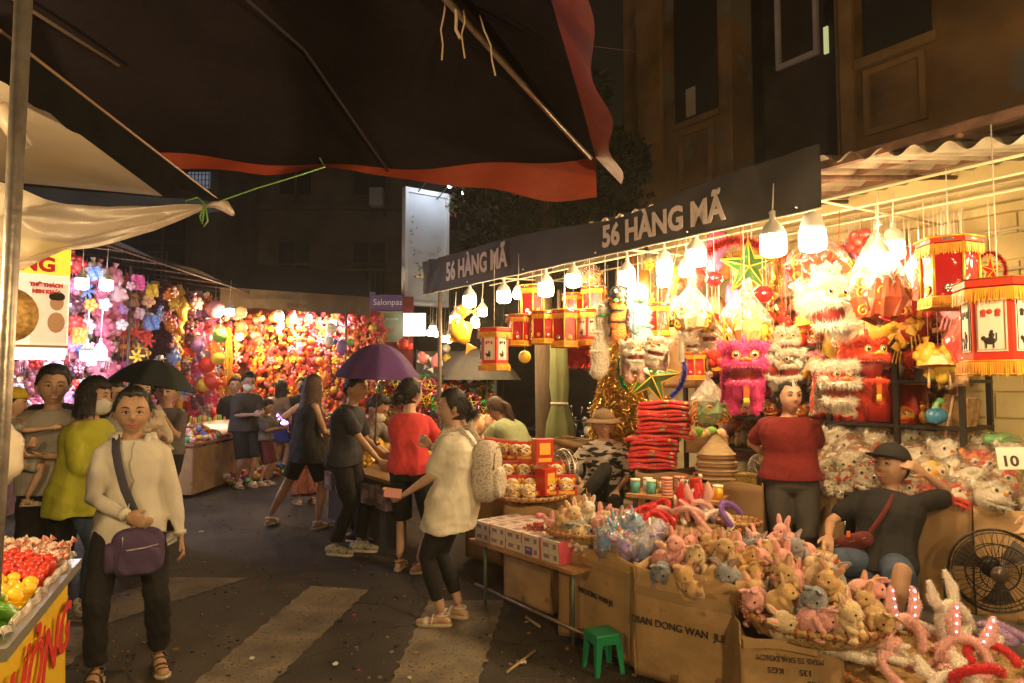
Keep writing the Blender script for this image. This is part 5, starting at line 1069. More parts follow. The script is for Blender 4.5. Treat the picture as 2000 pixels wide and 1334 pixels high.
for k, cc in enumerate(cols):
    ax = (k % 6)/5-.5; ay = (k//6)/2-.5; u_ = np.array((.56*ax+rng.uniform(-.04, .04), .42*ay+rng.uniform(-.04, .04)))
    if cc == 'white': u_[0] = abs(u_[0])+.03
    if cc == 'red': u_[0] = -abs(u_[0])
    t = headband(cc, 'x', (tc1.x+u_[0], tc1.y+.12+u_[1], .645+.05*(k % 3 == 2)+.02*(1-abs(ax))), (R(rng.uniform(35, 85)), R(rng.uniform(-30, 30)), R(rng.uniform(0, 360))), 1.15, ears=k % 3 == 0 and cc != 'red'); hb.append((t, cc+' fuzzy headband'))
hb.append((headband('red', 'x', (tc1.x+.03, tc1.y+.16, .66), (0, .1, .3), 1.2), 'upright red fuzzy headband')); hb.append((headband('pink', 'x', (tc1.x+.12, tc1.y+.14, .66), (0, -.1, -.4), 1.2), 'upright pink fuzzy headband'))
label_rows(hb, 4, 'of the middle tray')
ws = gz(1432, 1036, .6); tray('small shallow wicker sieve at the right of the headband tray', (ws.x+.06, ws.y+.05), .13, .60)
tc2 = gz(1850, 1310, .34); tray('wide tray of pink, white and red headbands at the bottom right corner', (tc2.x, tc2.y+.05), .44, .27); carton('brown carton under the corner headband tray', (tc2.x-.35, tc2.y-.2), R(-12), .7, .5, .26, card2)
hb = []
for k, cc in enumerate(['pink', 'white', 'red', 'pink', 'purple', 'white', 'pink', 'pink', 'red', 'purple', 'white', 'pink', 'pink', 'white', 'lilac', 'pink', 'white', 'white', 'pink', 'lilac']):
    ax = (k % 5)/4-.5; ay = (k//5)/3-.5; u_ = np.array((.74*ax+rng.uniform(-.05, .05), .62*ay+rng.uniform(-.05, .05)))
    if cc in ('purple', 'lilac'): u_[0] = .12+abs(u_[0])*.8
    t = headband(cc, 'x', (tc2.x+u_[0], tc2.y+.04+u_[1], .345+.035*(k % 3)), (R(rng.uniform(55, 95)), R(rng.uniform(-25, 25)), R(rng.uniform(0, 360))), 1.15, ears=cc == 'white' or k == 0, led=k == 0); hb.append((t, cc+' fuzzy headband'))
hb.append((headband('pink', 'x', (tc2.x-.12, tc2.y+.10, .42), (-.15, .1, .25), 1.25, led=True), 'upright pink dotted headband')); hb.append((headband('pink', 'x', (tc2.x+.06, tc2.y-.02, .38), (-.3, .25, -.5), 1.2, led=True), 'tilted pink dotted headband')); hb.append((headband('white', 'x', (tc2.x+.22, tc2.y+.28, .42), (-.2, -.2, .4), 1.3), 'upright white fluffy headband'))
label_rows(hb, 5, 'of the corner tray')
# ---- green plastic stool, white stool, chair, fans
def stool(label, loc, m, w_=.24, h=.26, yaw=0):
    t = thing('plastic_stool', label, 'stool', loc, yaw); geo('seat', g_box(w_, w_, .022, (0, 0, h)), m, t, bevel=.006, smooth=False)
    for sx in (-1, 1):
        for sy in (-1, 1):
            geo('leg', g_loft([np.array([(sx*(a+x_), sy*(a+y_), z_) for x_, y_ in ((0, 0), (-w_*.22*k_, 0), (-w_*.22*k_, -.012), (-.012, -.012), (-.012, -w_*.22*k_), (0, -w_*.22*k_))]) for a, z_, k_ in ((w_*.58, 0, .7), (w_*.5, h-.01, 1.2))]), m, t, smooth=False)
    mb = MB()
    for a in range(4): mb.add(xf(g_box(w_*.8, .012, .035, (0, w_*.485, h-.025)), (0, 0, 0), (0, 0, a*math.pi/2)), 0, False)
    mb.build('apron', m, t); return t
stool('small green plastic stool under the lettered cartons', gz(1178, 1308), mat('green_plastic', (.02, .28, .13), .35, var=.08), .15, .20, R(20))
wsp = gz(1212, 985, .42); stool('cream plastic stool with a bag of sweets in front of the seated stall keeper', (wsp.x, wsp.y, .14), mat('cream_plastic', (.7, .6, .42), .4), .22, .30, R(15))
def fan(label, p, yaw, r=.27, m=None, h=.36, stand=True):
    m = m or mat('black_fan_metal', (.03, .028, .028), .35, metal=.6); t = thing('electric_fan', label, 'fan', (p[0], p[1], p[2]-h), yaw)
    mb = MB(); ce = np.array((0, 0, h)); Q = lambda rr, yy, n=36: [ce+np.array((rr*math.cos(a), yy, rr*math.sin(a))) for a in np.linspace(0, 2*math.pi, n)]
    for rr, yy in ((r, 0), (r*.96, .04), (r*.7, .065), (r*.4, .075), (r*.96, -.04), (r*.6, -.065)): mb.add(bent(Q(rr, yy), .0035 if rr < r else .007, 5))
    for k in range(44):
        a = k*2*math.pi/44; c_, s_ = math.cos(a), math.sin(a)
        mb.add(bent([ce+np.array((q*r*c_, y_, q*r*s_)) for q, y_ in ((.2, .078), (.7, .066), (.95, .042), (1, 0))], .0016, 4))
        if k % 2: mb.add(bent([ce+np.array((q*r*c_, -y_, q*r*s_)) for q, y_ in ((.2, .07), (.7, .06), (1, 0))], .0016, 4))
    mb.build('grille', m, t); geo('badge', xf(g_lathe([(.001, .0), (r*.2, 0), (r*.19, .008), (.001, .012)], 20), ce+np.array((0, .080, 0)), (-math.pi/2, 0, 0)), mat('fan_badge', (.16, .12, .1), .3, metal=.5), t)
    for k in range(3):
        a0 = k*2*math.pi/3
        geo('blade', g_grid(lambda u, v: tuple(ce+np.array(((.04+u*(r*.86-.04))*math.cos(a0+v*(.5+.5*u)), -.02+.04*(v-.5), (.04+u*(r*.86-.04))*math.sin(a0+v*(.5+.5*u))))), 6, 5), mat('fan_blade', (.10, .08, .07), .4, metal=.5), t)
    geo('motor', xf(g_lathe([(.001, 0), (.05, .0), (.06, .05), (.05, .12), (.001, .13)], 16), ce+np.array((0, -.03, 0)), (math.pi/2, 0, 0)), m, t)
    if stand: geo('stand', join(bent([(-.17, .15, .012), (-.2, 0, .012), (-.17, -.15, .012), (.17, -.15, .012), (.2, 0, .012), (.17, .15, .012), (-.17, .15, .012)], .011, 8), bent([(-.19, 0, .012), (-r-.02, 0, h*.6), (-r-.015, 0, h)], .010), bent([(.19, 0, .012), (r+.02, 0, h*.6), (r+.015, 0, h)], .010)), m, t)
    else: geo('stand', join(rod((0, -.05, 0), (0, -.05, h), .014), g_lathe([(.001, 0), (.15, 0), (.14, .025), (.02, .04), (.001, .04)], 20)), m, t)
    return t
fp = at(1945, 1115, 3.85); fan('large black floor fan in front of the cartons at the right edge', fp, R(158), .225, h=fp.z)
fp = at(1102, 918, 5.6); fan('silver table fan beside the wicker tray of lion toys', fp, R(115), .17, mat('silver_fan_metal', (.6, .58, .54), .3, metal=.8), h=.24, stand=False)
fp = at(1490, 932, 5.3); fan('silver fan half hidden behind the woman in the maroon top', fp, R(100), .18, mat('silver_fan_metal', 0), h=.26, stand=False)
for nm_, (x_, y_, z_) in (('low crate under the silver fan by the lion toys', (at(1102, 918, 5.6).x, 5.6, 0)), ('low crate under the silver fan behind the woman in maroon', (at(1490, 932, 5.3).x, 5.3, 0))): carton(nm_, (x_-.2, y_-.18), 0, .4, .36, (.66 if 'lion' in nm_ else .53), card2)
def metal_chair(label, loc, yaw, seat_z=.44):
    t = thing('folding_chair', label, 'chair', loc, yaw); ch = mat('chrome_tube', (.6, .58, .55), .2, metal=1); pad = mat('black_vinyl', (.015, .014, .014), .45)
    geo('seat', g_box(.42, .42, .045, (0, 0, seat_z-.04)), pad, t, bevel=.015, smooth=False); geo('backrest', xf(g_box(.42, .04, .36), (0, -.25, seat_z+.28), (-.25, 0, 0)), pad, t, bevel=.012, smooth=False)
    for sd in (-1, 1):
        geo('leg', bent([(sd*.21, .19, seat_z-.06), (sd*.22, .23, .012), (sd*.22, -.24, .012), (sd*.21, -.18, seat_z-.06), (sd*.21, -.30, seat_z+.42)], .011, 8), ch, t)
    geo('stretcher', rod((-.22, .0, .012), (.22, .0, .012), .009), ch, t)
    return t
metal_chair('chrome legged black chair under the man in the black cap', (2.34+.0, 4.44, 0), R(148), .37)
stool('low wooden coloured stool under the elderly stall keeper', (w22['root'].location.x, w22['root'].location.y+.05, .13), mat('brown_plastic', (.18, .08, .04), .5), .26, .25, .3)
# ------------------------------------------------------------------ hung goods of the right-hand stall
fringe_m = mat('gold_fringe', (.85, .38, .03), .6, var=.2, vscale=30); redpap = mat('red_paper', (.62, .035, .015), .55, var=.08); redfilm = mat('red_film', (.50, .012, .02), .2, coat=1, crinkle=.3, cscale=20)
goldtrim = mat('gold_trim', (.85, .45, .05), .35, metal=.3); panel_w = mat('white_panel', (.85, .76, .64), .6); ink = mat('print_black', (.03, .02, .02), .6); inkr = mat('print_red', (.6, .05, .03), .6); silverm = mat('silver_sequin', (.8, .75, .7), .2, metal=.8)
def hexring(r, z, n=6, ph=0): return np.array([(r*math.cos(ph+k*2*math.pi/n), r*math.sin(ph+k*2*math.pi/n), z) for k in range(n)])
def lantern_meshes(kind):
    r = .15; H_ = .36; P = []
    P.append(('top_band', g_loft([hexring(r*1.02, H_*.42), hexring(r*1.02, H_*.5)]), redpap)); P.append(('bottom_band', g_loft([hexring(r*.98, -H_*.5), hexring(r*.98, -H_*.38)]), redpap))
    P.append(('body', g_loft([hexring(r*.84, -H_*.385), hexring(r*.84, H_*.43)]), redfilm if kind == 'film' else redpap))
    fr = []
    for k in range(6):
        a, b = hexring(r*.87, -H_*.39)[k], hexring(r*.87, H_*.43)[k]
        if kind == 'film': fr.append(rod(a, b, .0075))
    for z, rr in ((H_*.5, 1.04), (H_*.385, 1.0) if kind == 'film' else (H_*.5, 1.04), (-H_*.36, .92), (-H_*.5, 1.0)):
        q = hexring(r*rr, z); fr.append(bent(list(q)+[q[0]], .006 if kind == 'film' else .003))
    P.append(('frame', join(*fr), goldtrim))
    for z0, ln in ((H_*.40, .055), (-H_*.37, .052)):
        mb = []
        q = hexring(r*1.04 if z0 > 0 else r*1.0, z0)
        for k in range(6):
            a, b = q[k], q[(k+1) % 6]; n_ = 22
            for j in range(n_):
                p = a+(b-a)*((j+.5)/n_); L_ = ln*rng.uniform(.85, 1.08); w_ = (b-a)/n_*.46; sw = np.array((p[0], p[1], 0))*rng.uniform(-.02, .05)
                mb.append((np.array([p-w_, p+w_, p+w_*.8+sw-(0, 0, L_), p-w_*.8+sw-(0, 0, L_)]), [(0, 1, 2, 3)]))
        P.append(('fringe', join(*mb), fringe_m))
    ap = r*.84*math.cos(math.pi/6)
    for k in range(6):
        a = (k+.5)*math.pi/3; o_ = ap+.002; rotp = lambda g: xf(g, (o_*math.cos(a), o_*math.sin(a), 0), (0, 0, a-math.pi/2+math.pi))
        # g lies in x (width), z (height), y toward outside = -y after the turn
        if kind == 'paper':
            P.append(('panel', rotp(g_box(.098, .003, .20, (0, -.001, .005))), panel_w))
            s1 = [g_sphere(.020, .002, .014, (-.006, -.004, -.055), 10, 6), g_sphere(.008, .002, .009, (-.026, -.004, -.045), 8, 6), g_sphere(.009, .002, .012, (0, -.004, -.034), 8, 6), g_box(.004, .003, .02, (-.018, -.004, -.072)), g_box(.004, .003, .02, (.006, -.004, -.072)), g_box(.002, .003, .03, (.016, -.004, -.04)), g_sphere(.006, .002, .006, (0, -.004, -.02), 8, 6)]
            P.append(('printed_figure', rotp(join(*s1)), ink))
            s2 = [g_sphere(.010, .002, .010, (x_, -.004, .055), 8, 6) for x_ in (-.024, -.004, .022)]+[g_box(.014, .003, .012, (x_, -.004, .042)) for x_ in (-.024, .022)]
            s2 += [g_box(.088, .003, .0015, (0, -.004, z_)) for z_ in (-.088, .096)]+[g_box(.0015, .003, .184, (x_, -.004, .004)) for x_ in (-.044, .044)]
            P.append(('printed_figure', rotp(join(*s2)), inkr if k % 2 else ink))
        else:
            P.append(('sequin_flower', rotp(join(*[g_sphere(.009, .003, .009, (.016*math.cos(q), -.004, -.085+.016*math.sin(q)), 8, 5) for q in np.arange(6)*math.pi/3]+[g_sphere(.011, .004, .011, (0, -.005, -.085), 8, 5)])), silverm if k % 2 else goldtrim))
            P.append(('sequin_plate', rotp(g_sphere(.030, .003, .009, (0, -.022, H_*.46), 10, 5)), silverm))
    return [(n_, MB().add(g, 0, n_ in ('frame', 'sequin_flower')).mesh(n_, m), m) for n_, g, m in P]
LM = {k: lantern_meshes(k) for k in ('film', 'paper')}
strm = mat('white_hang_string', (.75, .68, .58), .6); strr = mat('red_hang_string', (.6, .08, .04), .6)
def cord_up(t, p, ztop_, r=.0025, m=None, k=1.): geo('string', rod((0, 0, 0), (0, 0, max(.05, (ztop_-p.z))/k), r/k), m or strm, t)
def lantern(kind, px, py, Y, wpx, label, yaw=0, zt=2.75, group='hexagonal red lanterns'):
    p = at(px, py, Y); s = wpx*Y/FPX/.30; t = thing('red_lantern', label, 'lantern', p, R(yaw), group); t.scale = (s, s, s)
    for n_, me, m in LM[kind]: link(n_, me, t)
    cord_up(t, p, zt, k=s); return t
lantern('paper', 1952, 640, 3.05, 152, 'largest red lantern with white picture panels at the right edge', 12)
lantern('film', 1855, 535, 3.7, 112, 'red film lantern with gold fringe hanging upper right under the awning', 25)
lantern('paper', 965, 682, 6.1, 68, 'red lantern with white picture panels at the far end, lowest of its row', 40)
for px, py, w_, lb in ((1013, 645, 50, 'red film lantern, leftmost of the four in the fringed row'), (1058, 640, 52, 'red film lantern, second from the left in the fringed row'), (1103, 642, 60, 'red film lantern, third from the left in the fringed row')): lantern('film', px, py, 6.2, w_, lb, px)
lantern('paper', 1152, 640, 6.3, 58, 'white panelled red lantern at the right end of the fringed row', 10)
lantern('film', 1040, 592, 6.9, 56, 'red film lantern hanging above the left part of the fringed row', 30); lantern('film', 1160, 590, 6.8, 50, 'red film lantern hanging above the white panelled one', 5)
lantern('film', 1285, 625, 6.0, 52, 'red film lantern hanging behind the blue tube toy', 15); lantern('film', 1360, 715, 5.9, 44, 'small red lantern below the white furry dragon', 5); lantern('film', 1205, 610, 7.0, 44, 'red film lantern behind the striped tube toy', 50)
lantern('film', 1405, 700, 6.2, 40, 'small red lantern behind the pink lion head', 30); lantern('film', 1120, 600, 7.3, 44, 'red film lantern seen between the row and the upper pair', 44)
# ---- lion dance heads
def lion(label, px, py, Y, wpx, yaw, mc, ac, jaw=.35, fur=.05, tongue=None, cape=None, browc=None, zt=2.75, roll=0, pitch=0, eyes=1., legs=False, n=5200, nosec=None, group='lion dance heads hung in the stall'):
    p = at(px, py, Y); s = wpx*Y/FPX; t = thing('lion_costume', label, 'lion costume', p, group=group, rot=(R(pitch), R(roll), R(yaw+180))); r = s*.5
    S_ = lambda *g: [(x[0]*r, x[1]) for x in g]
    dome = g_sphere(.80, .78, .72, (0, -.1, .25), 24, 16); snout = g_loft([np.array([(.74*math.cos(a)*k, q+.30*math.sin(a)*0, .08+.26*math.sin(a)*k2) for a in np.linspace(0, 2*math.pi, 20, endpoint=False)]) for q, k, k2 in ((-.1, 1., 1.), (.3, .98, .95), (.62, .88, .8), (.80, .70, .6), (.86, .4, .4))])
    up_ = g_loft([np.array([(.70*math.cos(a)*k, q, .05+.12*math.sin(a)*k2+.10*(abs(math.cos(a))<.5)) for a in np.linspace(0, 2*math.pi, 16, endpoint=False)]) for q, k, k2 in ((.0, 1, 1), (.5, 1.02, 1), (.82, .8, .8))])
    jz = -.30-jaw*.72; low = g_loft([np.array([(.60*math.cos(a)*k, q*math.cos(jaw*.5), jz+.10*math.sin(a)+(-q*jaw*.35)) for a in np.linspace(0, 2*math.pi, 16, endpoint=False)]) for q, k in ((-.15, 1), (.35, 1.0), (.68, .75), (.80, .4))])
    throat = g_sphere(.60, .52, .34+jaw*.42, (0, .20, -.16-jaw*.32), 16, 10)
    mb = MB(); [mb.add(g, 0) for g in S_(dome, snout)]; mb.build('head_shell', mc, t); geo('lower_jaw', S_(low)[0], mc, t); geo('mouth', S_(throat)[0], mouthd, t)
    def lipc(z, y, w_, drop): return [(-w_, y*.25, z-drop*.3), (-w_*.85, y*.7, z), (-w_*.45, y*.97, z+.03), (0, y*1.04, z+.04), (w_*.45, y*.97, z+.03), (w_*.85, y*.7, z), (w_, y*.25, z-drop*.3)]
    lips = [g_limb(lipc(-.02, .86, .76, .1), [.075]*7, 8), g_limb(lipc(jz-.02-jaw*.25, .80, .64, -.3), [.075]*7, 8)]
    brows = [g_limb([(s_*.12, .62, .62), (s_*.42, .60, .86), (s_*.78, .30, .66)], [.10, .15, .08], 9) for s_ in (-1, 1)]
    ears = [xf(g_sphere(.17, .10, .30, nu=12, nv=8), (s_*.84, -.1, .72), (.2, s_*.55, 0)) for s_ in (-1, 1)]
    cheeks = [g_sphere(.16, .14, .16, (s_*.74, .38, .12), 10, 8) for s_ in (-1, 1)]
    trim = join(*S_(*lips, *brows, *ears, *cheeks)); F_ = MB().add(trim, 0).add(g_fur(trim, n, r*fur*3.2, r*.010, (0, 0, -.55), .45), 0, False); F_.add(g_fur(S_(dome)[0], n//3, r*fur*2.2, r*.010, (0, 0, -.3), .5), 0, False)
    F_.build('fur_trim', ac, t)
    b_ = np.array((0, .55, jz-.12-jaw*.25))*r; beard = (np.array([b_+np.array((x_, rng.uniform(-.1, .1), 0))*r for x_ in np.linspace(-.5, .5, 26)]), None)
    bd = MB()
    for k in range(420):
        q = b_+np.array((rng.uniform(-.5, .5), rng.uniform(-.2, .15), rng.uniform(-.05, .05)))*r; e = q+np.array((rng.normal(0, .08), rng.normal(.03, .06), -rng.uniform(.25, .62)))*r; w_ = np.array((.014, .006, 0))*r; bd.add((np.array([q-w_, q+w_, e]), [(0, 1, 2)]), 0, False)
    bd.build('beard', ac, t)
    for s_ in (-1, 1):
        c_ = np.array((s_*.36, .66, .40))*r; mb = MB(); mb.add(g_sphere(.135*r*eyes, .11*r, .135*r*eyes, c_, 16, 10), 0); mb.add(g_sphere(.085*r*eyes, .05*r, .085*r*eyes, c_+np.array((s_*.01, .085, 0))*r, 12, 8), 1); mb.add(g_sphere(.03*r, .02*r, .03*r, c_+np.array((.03, .155, .03))*r, 6, 5), 0); mb.build('eye', [eyeball, pupil], t)
        geo('eye_ring', bent([c_+np.array((.165*math.cos(a), .03, .165*math.sin(a)))*r*eyes for a in np.linspace(0, 2*math.pi, 20)], .022*r), goldtrim, t)
    for x_, z_, q in ((0, .22, .13), (-.15, .19, .09), (.15, .19, .09)): geo('nose', g_sphere(q*r, q*r*.8, q*r*.8, (x_*r, .88*r, z_*r), 12, 8), nosec or orn, t)
    geo('horn', g_limb([(0, .15*r, .90*r), (0, .22*r, 1.12*r), (0, .12*r, 1.26*r)], [.10*r, .08*r, .05*r], 9), mc, t)
    tm_ = join(*[g_box(.075*r, .03*r, .11*r, (x_*r, (.80-.5*x_*x_)*r, -.10*r)) for x_ in np.linspace(-.55, .55, 9)]+[g_box(.07*r, .03*r, .10*r, (x_*r, (.70-.5*x_*x_)*r, (jz+.06-jaw*.25)*r)) for x_ in np.linspace(-.45, .45, 7)]); geo('teeth', tm_, eyeball, t, smooth=False)
    if tongue:
        geo('tongue_tab', g_grid(lambda u, v: ((u-.5)*.22*r, (.80+.06*math.sin(v*3))*r, (jz+.02-v*.75)*r), 4, 8), tongue, t); geo('tongue_border', join(*[rod(((x_)*r, .815*r, (jz+.02)*r), (x_*r, .82*r, (jz-.73)*r), .012*r) for x_ in (-.11, .11)]), goldtrim, t)
        geo('tassel', join(*[rod((x_*r, .80*r, (jz-.73)*r), (x_*r*1.2, .80*r, (jz-1.05)*r), .012*r, 4) for x_ in np.linspace(-.1, .1, 9)]), mat('yellow_tassel', (.8, .62, .08), .6), t)
    if cape:
        cg = g_grid(lambda u, v: ((.8+.14*v)*r*math.sin((u-.5)*3.6)*(1+.05*math.sin(v*11+u*8)), -(.25+.55*math.cos((u-.5)*3.0)*(1))*r-.1*v*r+.05*r*math.sin(u*14), (.65-2.2*v)*r), 26, 18)
        MB().add(cg, 0).add(g_fur(cg, 4200, r*.17, r*.012, (0, -.2, -.6), .6), 1, False).build('cape', [mc, cape], t)
    if legs:
        for s_ in (-1, 1):
            lg = g_limb([(s_*.42*r, -.1*r, -.9*r), (s_*.48*r, .05*r, -1.5*r), (s_*.42*r, .25*r, -1.85*r)], [.24*r, .18*r, .2*r], 10); MB().add(lg).add(g_fur(lg, 1500, r*.16, r*.012, (0, 0, -.4), .6), 0, False).build('leg', cape or ac, t)
    q = rotm(0, 0); cord_up(t, p, zt, m=strr); return t
lwhite = mat('lion_white_shell', (.80, .70, .56), .5, coat=.4); furw = mat('lion_white_fur', (.86, .78, .68), .8, sheen=.4); lred = mat('lion_red_shell', (.62, .035, .02), .4, coat=.6); furr = mat('lion_red_fur', (.70, .06, .02), .7, sheen=.3)
lpink = mat('lion_pink_shell', (.80, .05, .22), .5, coat=.4); furp = mat('lion_hot_pink_fur', (.85, .06, .30), .7, sheen=.5); lblk = mat('lion_black_shell', (.02, .018, .018), .35, coat=.6); furlp = mat('lion_pale_pink_fur', (.82, .50, .42), .8, sheen=.4)
tabo = mat('orange_tab', (.75, .16, .03), .5)
lion('hot pink furry lion costume with orange tongue tab hanging left of the woman in maroon', 1452, 712, 4.7, 92, -12, lpink, furp, .5, .06, tabo, furp, legs=True)
lion('orange red lion head with gaping toothed mouth and tongue tab, right of the white ones', 1690, 700, 4.75, 88, 10, furr, furr, .75, .045, tabo, furr, legs=True, nosec=mat('lion_orange_nose', (.85, .32, .04), .4))
lion('large white furred lion head with dark open mouth under the plastic bags', 1606, 600, 4.7, 108, 25, lwhite, furw, .55, .075, None, None, pitch=8)
lion('small white lion toy sitting on top of the large white lion head', 1612, 545, 4.75, 58, 20, lwhite, furw, .3, .06)
lion('white and red striped long-haired lion head right of the woman in maroon', 1632, 745, 4.7, 84, 6, lred, furw, .55, .085, None, furw, pitch=-5)
lion('black shelled lion head with white fur and open jaws lying sideways', 1545, 716, 5.0, 66, -60, lblk, furw, .45, .06, roll=8)
lion('black lion jaw with white fur trim, left half of the sideways pair', 1495, 712, 5.05, 70, 60, lblk, furw, .7, .06, roll=-18)
lion('pale pink and white lion head with raised ears above the black pair', 1530, 668, 5.1, 58, 0, furlp, furw, .3, .07, None, furlp)
lion('white lion head on a pink cushion body, left of two beside the star lantern', 1238, 690, 5.5, 54, 12, lwhite, furw, .3, .05, None, furlp, legs=True)
lion('white lion head with pink furry body, right of two above the star lantern', 1284, 682, 5.45, 52, -35, lwhite, furw, .3, .05, None, furlp, roll=-12)
lion('white furry dragon toy stretched sideways above the pink lion', 1345, 662, 5.4, 50, 70, lwhite, furw, .4, .06, None, furw, roll=25)
lion('small white furry dragon head at the right of the stretched dragon', 1385, 655, 5.4, 44, -20, lwhite, furw, .4, .06)
# ---- tube toys
def tube_toy(label, px, py0, py1, Y, wpx, mc, ec, bend=0):
    a, b = at(px+bend, py0, Y), at(px-bend, py1, Y); w_ = wpx*Y/FPX/2; L_ = (a-b).length; t = thing('tube_toy', label, 'hanging toy', b, group='long knitted tube toys'); n = 14
    pts = [(np.array((a-b))*k/n)+np.array((.012*math.sin(k*.9), 0, 0)) for k in range(n+1)]; g = g_limb(pts, [(w_*(1+.10*math.sin(k*2.1)), w_*.55) for k in range(n+1)], 14, up=(0, 1, 0))
    geo('body', g, mc, t)
    ed = [join(*[g_limb([p+np.array((s_*w_*.98, 0, 0)) for p in pts], [w_*.16]*(n+1), 7)]) for s_ in (-1, 1)]+[bent([(w_*math.cos(q), -.5*w_*abs(math.sin(q)), L_*kk) for q in np.linspace(0, math.pi, 7)], w_*.14) for kk in (.35, .66)]
    e_ = join(*ed); MB().add(e_, 0).add(g_fur(e_, 2200, w_*.3, .0015, (0, 0, 0), .8), 0, False).build('fur_edge', ec, t)
    hd = np.array(a-b)+np.array((0, -.01, .03)); MB().add(g_sphere(w_*1.1, w_*.9, w_*1.1, hd, 12, 9), 0).add(g_fur(g_sphere(w_*1.1, w_*.9, w_*1.1, hd, 12, 9), 500, w_*.4, .002), 0, False).build('head', ec, t)
    for s_ in (-1, 1): geo('eye', g_sphere(w_*.25, c=hd+np.array((s_*w_*.45, -w_*.8, w_*.3)), nu=8, nv=6), eyeball, t)
    geo('bow', join(*[g_sphere(w_*.4, w_*.2, w_*.25, hd+np.array((s_*w_*.4, -w_*.7, -w_*.9)), 8, 6) for s_ in (-1, 1)]), mat('green_bow', (.08, .4, .08), .4), t)
    geo('string', rod(hd, hd+np.array((0, 0, max(.1, 2.72-a.z))), .003), strm, t)
knit = mat('white_knit', (.82, .75, .62), .7, bump=1, bscale=90, var=.2, vscale=60)
tube_toy('long white knitted tube toy with fur edges hanging at the far side', 1175, 610, 728, 5.8, 30, knit, furw, 7)
tube_toy('black and orange striped tube toy hung beside the blue one', 1207, 582, 655, 5.7, 30, mat('orange_knit', (.78, .22, .04), .6, bump=1, bscale=90), mat('black_fluff', (.015, .014, .014), .8))
tube_toy('pale blue sequined tube toy right of the black and orange one', 1250, 580, 668, 5.7, 34, mat('blue_knit', (.28, .52, .62), .45, metal=.3, bump=1, bscale=90), mat('blue_fluff', (.36, .58, .70), .7), -4)
# ---- star lanterns
grn = mat('green_film', (.03, .16, .04), .25, coat=1, crinkle=.4); def_y = mat('yellow_stick', (.80, .50, .03), .5)
def tinsel(g_pts, rad, m, n=1600, ln=.03): 
    g = g_limb(g_pts, [rad*.3]*len(g_pts), 6, ends=False); return join(g, g_fur(g, n, ln, .0028, (0, 0, 0), 1.0))
tins = {k: mat('tinsel_'+k, c_, .22, metal=.85) for k, c_ in dict(gold=(.85, .55, .12), red=(.7, .04, .04), blue=(.08, .12, .75), silver=(.8, .8, .8), green=(.1, .6, .2), pink=(.8, .2, .35)).items()}
def star(label, px, py, Y, wpx, mf, ring=None, yaw=0, roll=0, zt=2.75):
    p = at(px, py, Y); r = wpx*Y/FPX/2; t = thing('star_lantern', label, 'lantern', p, group='star lanterns', rot=(0, R(roll), R(yaw))); 
    O = [(r*math.sin(k*2*math.pi/5), 0, r*math.cos(k*2*math.pi/5)) for k in range(5)]; I = [(.40*r*math.sin((k+.5)*2*math.pi/5), 0, .40*r*math.cos((k+.5)*2*math.pi/5)) for k in range(5)]
    st = []
    for k in range(5): st.append(rod(O[k], O[(k+2) % 5], .016*r+.002)); st += [rod(O[k], (0, s_*.22*r, 0), .012*r+.002) for s_ in (-1, 1)]
    geo('frame', join(*st), def_y, t)
    for k in range(5):
        V_ = np.array([O[k], I[k], (0, -.20*r, 0), I[k-1], (0, .20*r, 0)], float)*.97; geo('panel', (V_, [(0, 1, 2), (0, 2, 3), (0, 4, 1), (0, 3, 4)]), mf, t, smooth=False)
    if ring:
        a = np.linspace(0, 2*math.pi, 30); geo('tinsel_ring', tinsel([(r*1.12*math.cos(x), 0, r*1.12*math.sin(x)) for x in a], .01, tins[ring], 2600, r*.16), tins[ring], t)
    cord_up(t, p, zt); return t
star('big green and red star lantern hanging high behind the bulbs', 1462, 522, 5.3, 112, grn, None, -10); star('star lantern with red tinsel ring at the upper right', 1935, 528, 4.3, 62, redfilm, 'red', 10); star('small orange star lantern beside the shelf at the right', 1905, 640, 4.5, 56, mat('orange_film', (.7, .25, .05), .25, coat=1), None, 15, 20)
t_ = star('large green and pink star lantern low in front of the gold tinsel', 1272, 735, 5.7, 120, grn, None, -8, 12); t_['label'] = 'large yellow framed green star lantern half ringed by blue and gold tinsel'
ap_ = at(1272, 722, 5.66); ra = .27
for m_, a0_, a1_, nm in (('blue', -1.0, .35, 'blue'), ('gold', -2.5, -1.0, 'gold'), ('green', -3.6, -2.5, 'green')):
    a = np.linspace(a0_, a1_, 14); tag(geo('tinsel_garland', tinsel([tuple(ap_+Vector((ra*math.cos(x), -.03, ra*math.sin(x)))) for x in a], .012, tins[m_], 1500, .028), tins[m_]), nm+' tinsel garland arc round the low star lantern', 'garland')
a = np.linspace(.2, 2.6, 16); ap2 = at(1440, 520, 5.35)
tag(geo('tinsel_garland', tinsel([tuple(ap2+Vector((.27*math.cos(x), -.02, .20*math.sin(x)))) for x in a], .02, tins['red'], 2600, .05), tins['red']), 'thick red tinsel arch over the high green star lantern', 'garland')
tag(geo('tinsel_garland', tinsel([tuple(ap2+Vector((.25+.06*math.sin(x), -.03, .15-.12*x))) for x in np.linspace(0, 3, 14)], .02, tins['gold'], 2200, .05), tins['gold']), 'gold tinsel strand right of the high green star lantern', 'garland')
